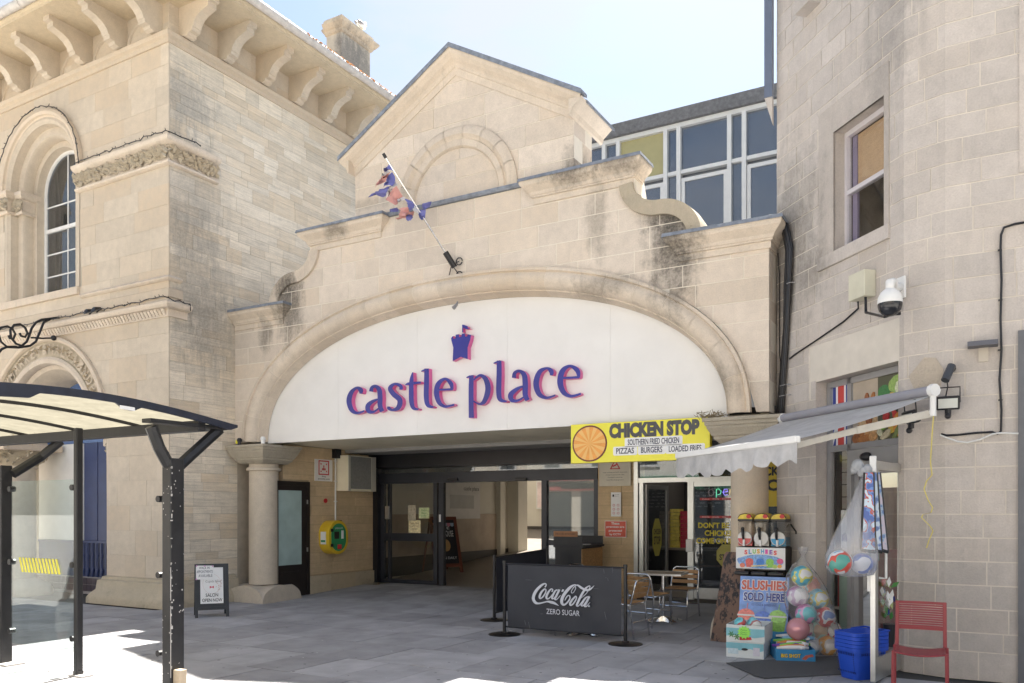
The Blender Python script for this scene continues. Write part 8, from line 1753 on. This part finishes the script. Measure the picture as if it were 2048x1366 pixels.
# ================================================================== blue baskets, red chair, mat
M_BSK = mat('basket_blue', (0.015, 0.075, 0.52), 0.38, var=0.05)
c = att(1706, 1366, 7.45)
BKX, BKY = -1.0, -1.90
for k in range(5):
    t = thing('shopping_basket', ('bottom', 'second', 'third', 'fourth', 'topmost')[k]+' blue plastic basket of the nested stack by the door', 'basket', (BKX, BKY, 0.004+k*0.036), math.radians(-40), 'nested shopping baskets')
    n_ = 28; rows_ = []
    def rr_(w, d, z, n=n_):
        o_ = []
        for i in range(n):
            a = 2*math.pi*i/n; c_, s_ = math.cos(a), math.sin(a); o_.append((w*math.copysign(abs(c_)**0.35, c_), d*math.copysign(abs(s_)**0.35, s_), z))
        return o_
    rows_ = [rr_(0.115, 0.165, 0.0), rr_(0.125, 0.175, 0.06), rr_(0.145, 0.20, 0.27), rr_(0.162, 0.218, 0.272), rr_(0.164, 0.22, 0.305), rr_(0.150, 0.206, 0.307), rr_(0.143, 0.197, 0.29), rr_(0.122, 0.172, 0.05), rr_(0.112, 0.162, 0.012)]
    mb = MB(); mb.grid(rows_, closed_u=True); mb.face(rows_[0]); mb.face(rows_[-1]); put(mb, 'tub', M_BSK, t, smooth=True)
    if k in (0, 4):
        sl = MB()
        for i in range(13):
            u = -0.13+i*0.0217; sl.obox((0.1455-0.0*k, u, 0.245), (0.002, 0, 0.0002), (0, 0.004, 0), (0, 0, 0.012)); sl.obox((-0.1455, u, 0.245), (0.002, 0, 0), (0, 0.004, 0), (0, 0, 0.012))
            if abs(u) < 0.115: sl.obox((u, -0.1995, 0.245), (0.004, 0, 0), (0, 0.002, 0), (0, 0, 0.012)); sl.obox((u, -0.178, 0.07), (0.004, 0, 0), (0, 0.002, 0), (0, 0, 0.008))
        for v in range(8): sl.obox((0.105, -0.181-v*0.0026, 0.08+v*0.02), (0.003, 0, 0), (0, 0.002, 0), (0, 0, 0.004)); sl.obox((-0.105, -0.181-v*0.0026, 0.08+v*0.02), (0.003, 0, 0), (0, 0.002, 0), (0, 0, 0.004))
        stuff(put(sl, 'slots', mat('slot_dark', (0.004, 0.02, 0.16), 0.6), t))
    if k == 4: put(MB().tube([(-0.155, 0.02, 0.31), (-0.155, 0.19, 0.318), (0.155, 0.19, 0.318), (0.155, 0.02, 0.31)], 0.009, 8), 'handle', M_BSK, t)
RC = thing('red_chair', 'dark red metal slat-back chair against the corner wall', 'chair', (-0.44, -2.80, 0), math.radians(2))
M_RCH = mat('chair_red', (0.27, 0.035, 0.045), 0.45, var=0.12, scale=12, grime=0.15)
def bar(p, q, w, d, nm): 
    p, q = Vector(p), Vector(q); t_ = (q-p).normalized(); s_ = t_.cross(Vector((0, 1, 0))).normalized(); f_ = s_.cross(t_).normalized(); put(MB().obox((p+q)/2, (q-p)/2, s_*w/2, f_*d/2), nm, M_RCH, RC, bevel=0.004)
for s in (-1, 1):
    bar((0.20*s, -0.19, 0.0), (0.195*s, -0.18, 0.455), 0.026, 0.026, 'front_leg'); bar((0.205*s, 0.22, 0.0), (0.20*s, 0.19, 0.45), 0.026, 0.026, 'rear_leg'); bar((0.185*s, 0.20, 0.44), (0.182*s, 0.235, 0.83), 0.03, 0.022, 'back_upright'); bar((0.197*s, -0.19, 0.45), (0.197*s, 0.2, 0.45), 0.02, 0.02, 'side_rail')
rows_ = [[(u, v, 0.452-0.022*(1-(u/0.185)**2)-0.008*(1-((v)/0.2)**2)) for u in [-0.185+0.37*i/12 for i in range(13)]] for v in [-0.2+0.4*j/8 for j in range(9)]]
so_ = put(MB().grid(rows_), 'seat', M_RCH, RC, smooth='all'); so_.modifiers.new('solid', 'SOLIDIFY').thickness = 0.012
rows_ = None
for k in range(12):
    z = 0.60+k*0.0195; h = 0.0065
    if k == 0: z, h = 0.60, 0.012
    if k == 11: z, h = 0.818, 0.011
    y = 0.20+0.035*(z-0.44)/0.39; mb = MB(); ring = []
    for i in range(9): u = -0.172+0.344*i/8; b_ = 0.018*(1-(u/0.172)**2); ring.append([(u, y-0.006+b_, z-h), (u, y-0.006+b_, z+h), (u, y+0.006+b_, z+h), (u, y+0.006+b_, z-h)])
    mb.grid(ring, closed_u=True); put(mb, 'back_slat', M_RCH, RC)
MT = put(MB().prism([(-2.33, -1.82), (-1.90, -2.36), (-1.80, -2.43), (-1.05, -1.75), (-1.28, -0.72), (-1.62, -1.0)], lambda u, v, d: (u, v, d), 0.012, 0.004), 'door_mat', mat('mat_charcoal', (0.085, 0.087, 0.092), 0.95, var=0.12, scale=40, bump=0.6, bscale=250)); tag(MT, 'dark grey rubber-backed mat before the corner shop door', 'mat')
# litter on the paving
rg = random.Random(44); lit = MB()
for i in range(60):
    p = atz(rg.uniform(420, 1680), rg.uniform(1215, 1362), 0.0)
    if p.y > 0.2: continue
    s_ = rg.uniform(0.006, 0.018); a = rg.uniform(0, 3)
    lit.face([(p.x+s_*math.cos(a+k*1.57)*rg.uniform(0.6, 1.2), p.y+s_*math.sin(a+k*1.57)*rg.uniform(0.6, 1.2), 0.0035+0.002*(k % 2)) for k in range(4)])
stuff(put(lit, 'litter', mat('litter_pale', (0.6, 0.6, 0.6), 0.8))); tag(bpy.data.objects['litter'], 'tiny pale scraps of litter on the grey paving', 'litter')
gum = MB(); rg = random.Random(71)
for i in range(260):
    p = atz(rg.uniform(-100, 2000), rg.uniform(1205, 1450), 0.0)
    if p.y > 0.2 or p.x < -11.5 or p.x > -0.9: continue
    r_ = rg.uniform(0.008, 0.02); gum.face([(p.x+r_*math.cos(k*1.047)*rg.uniform(0.8, 1.1), p.y+r_*math.sin(k*1.047)*rg.uniform(0.8, 1.1), 0.0032) for k in range(6)])
stuff(put(gum, 'chewing_gum_spots', mat('gum_dark', (0.11, 0.108, 0.11), 0.7, var=0.3, scale=3))); tag(bpy.data.objects['chewing_gum_spots'], 'flattened dark chewing-gum spots on the paving', 'gum')
# ================================================================== street across the road (behind the viewer): sunlit terrace seen in the shop glass
for k, (x0, x1, h, c) in enumerate(((-30, -16, 9.0, (0.66, 0.60, 0.50)), (-16, -5, 8.2, (0.70, 0.67, 0.61)), (-5, 7, 9.6, (0.62, 0.54, 0.42)), (7, 20, 8.6, (0.66, 0.59, 0.48)))):
    t = thing('street_house', ('cream', 'white rendered', 'ochre stone', 'buff stone')[k]+' terrace house across the street seen only in reflections', 'house', ((x0+x1)/2, -23, 0), group='terrace across the street')
    put(MB().box(x0, x1, -30, -23, 0, h), 'wall', mat('terrace_%d' % k, c, 0.9, var=0.1, scale=1.5), t, True); put(MB().prism([(-22.7, h), (-30.3, h), (-26.5, h+2.6)], lambda u, v, d: (d, u, v), x0, x1), 'roof', mat('slate_roof', (0.10, 0.10, 0.115), 0.7), t, True)
    n_ = int((x1-x0)/2.6)
    for i in range(n_):
        xm = x0+(i+0.5)*(x1-x0)/n_
        for z0, z1 in ((3.9, 5.7), (6.4, 7.7)): wdw = put(MB().box(xm-0.55, xm+0.55, -23.02, -22.9, z0, z1), 'window', M_WHITE, t, True); put(MB().box(xm-0.46, xm+0.46, -22.9, -22.89, z0+0.1, z1-0.1), 'pane', mat('far_pane', (0.04, 0.05, 0.06), 0.1), wdw, True)
        put(MB().box(xm-1.1, xm+1.1, -23.02, -22.9, 0.3, 2.7), 'shop_window', mat('far_pane', (0.04, 0.05, 0.06)), t, True)
    put(MB().box(x0+0.2, x1-0.2, -23.02, -22.8, 2.75, 3.4), 'fascia', mat('fascia_%d' % k, ((0.35, 0.05, 0.05), (0.05, 0.2, 0.12), (0.7, 0.68, 0.6), (0.06, 0.1, 0.3))[k], 0.5), t, True)
# ================================================================== tidy
bpy.data.objects.remove(TXO)
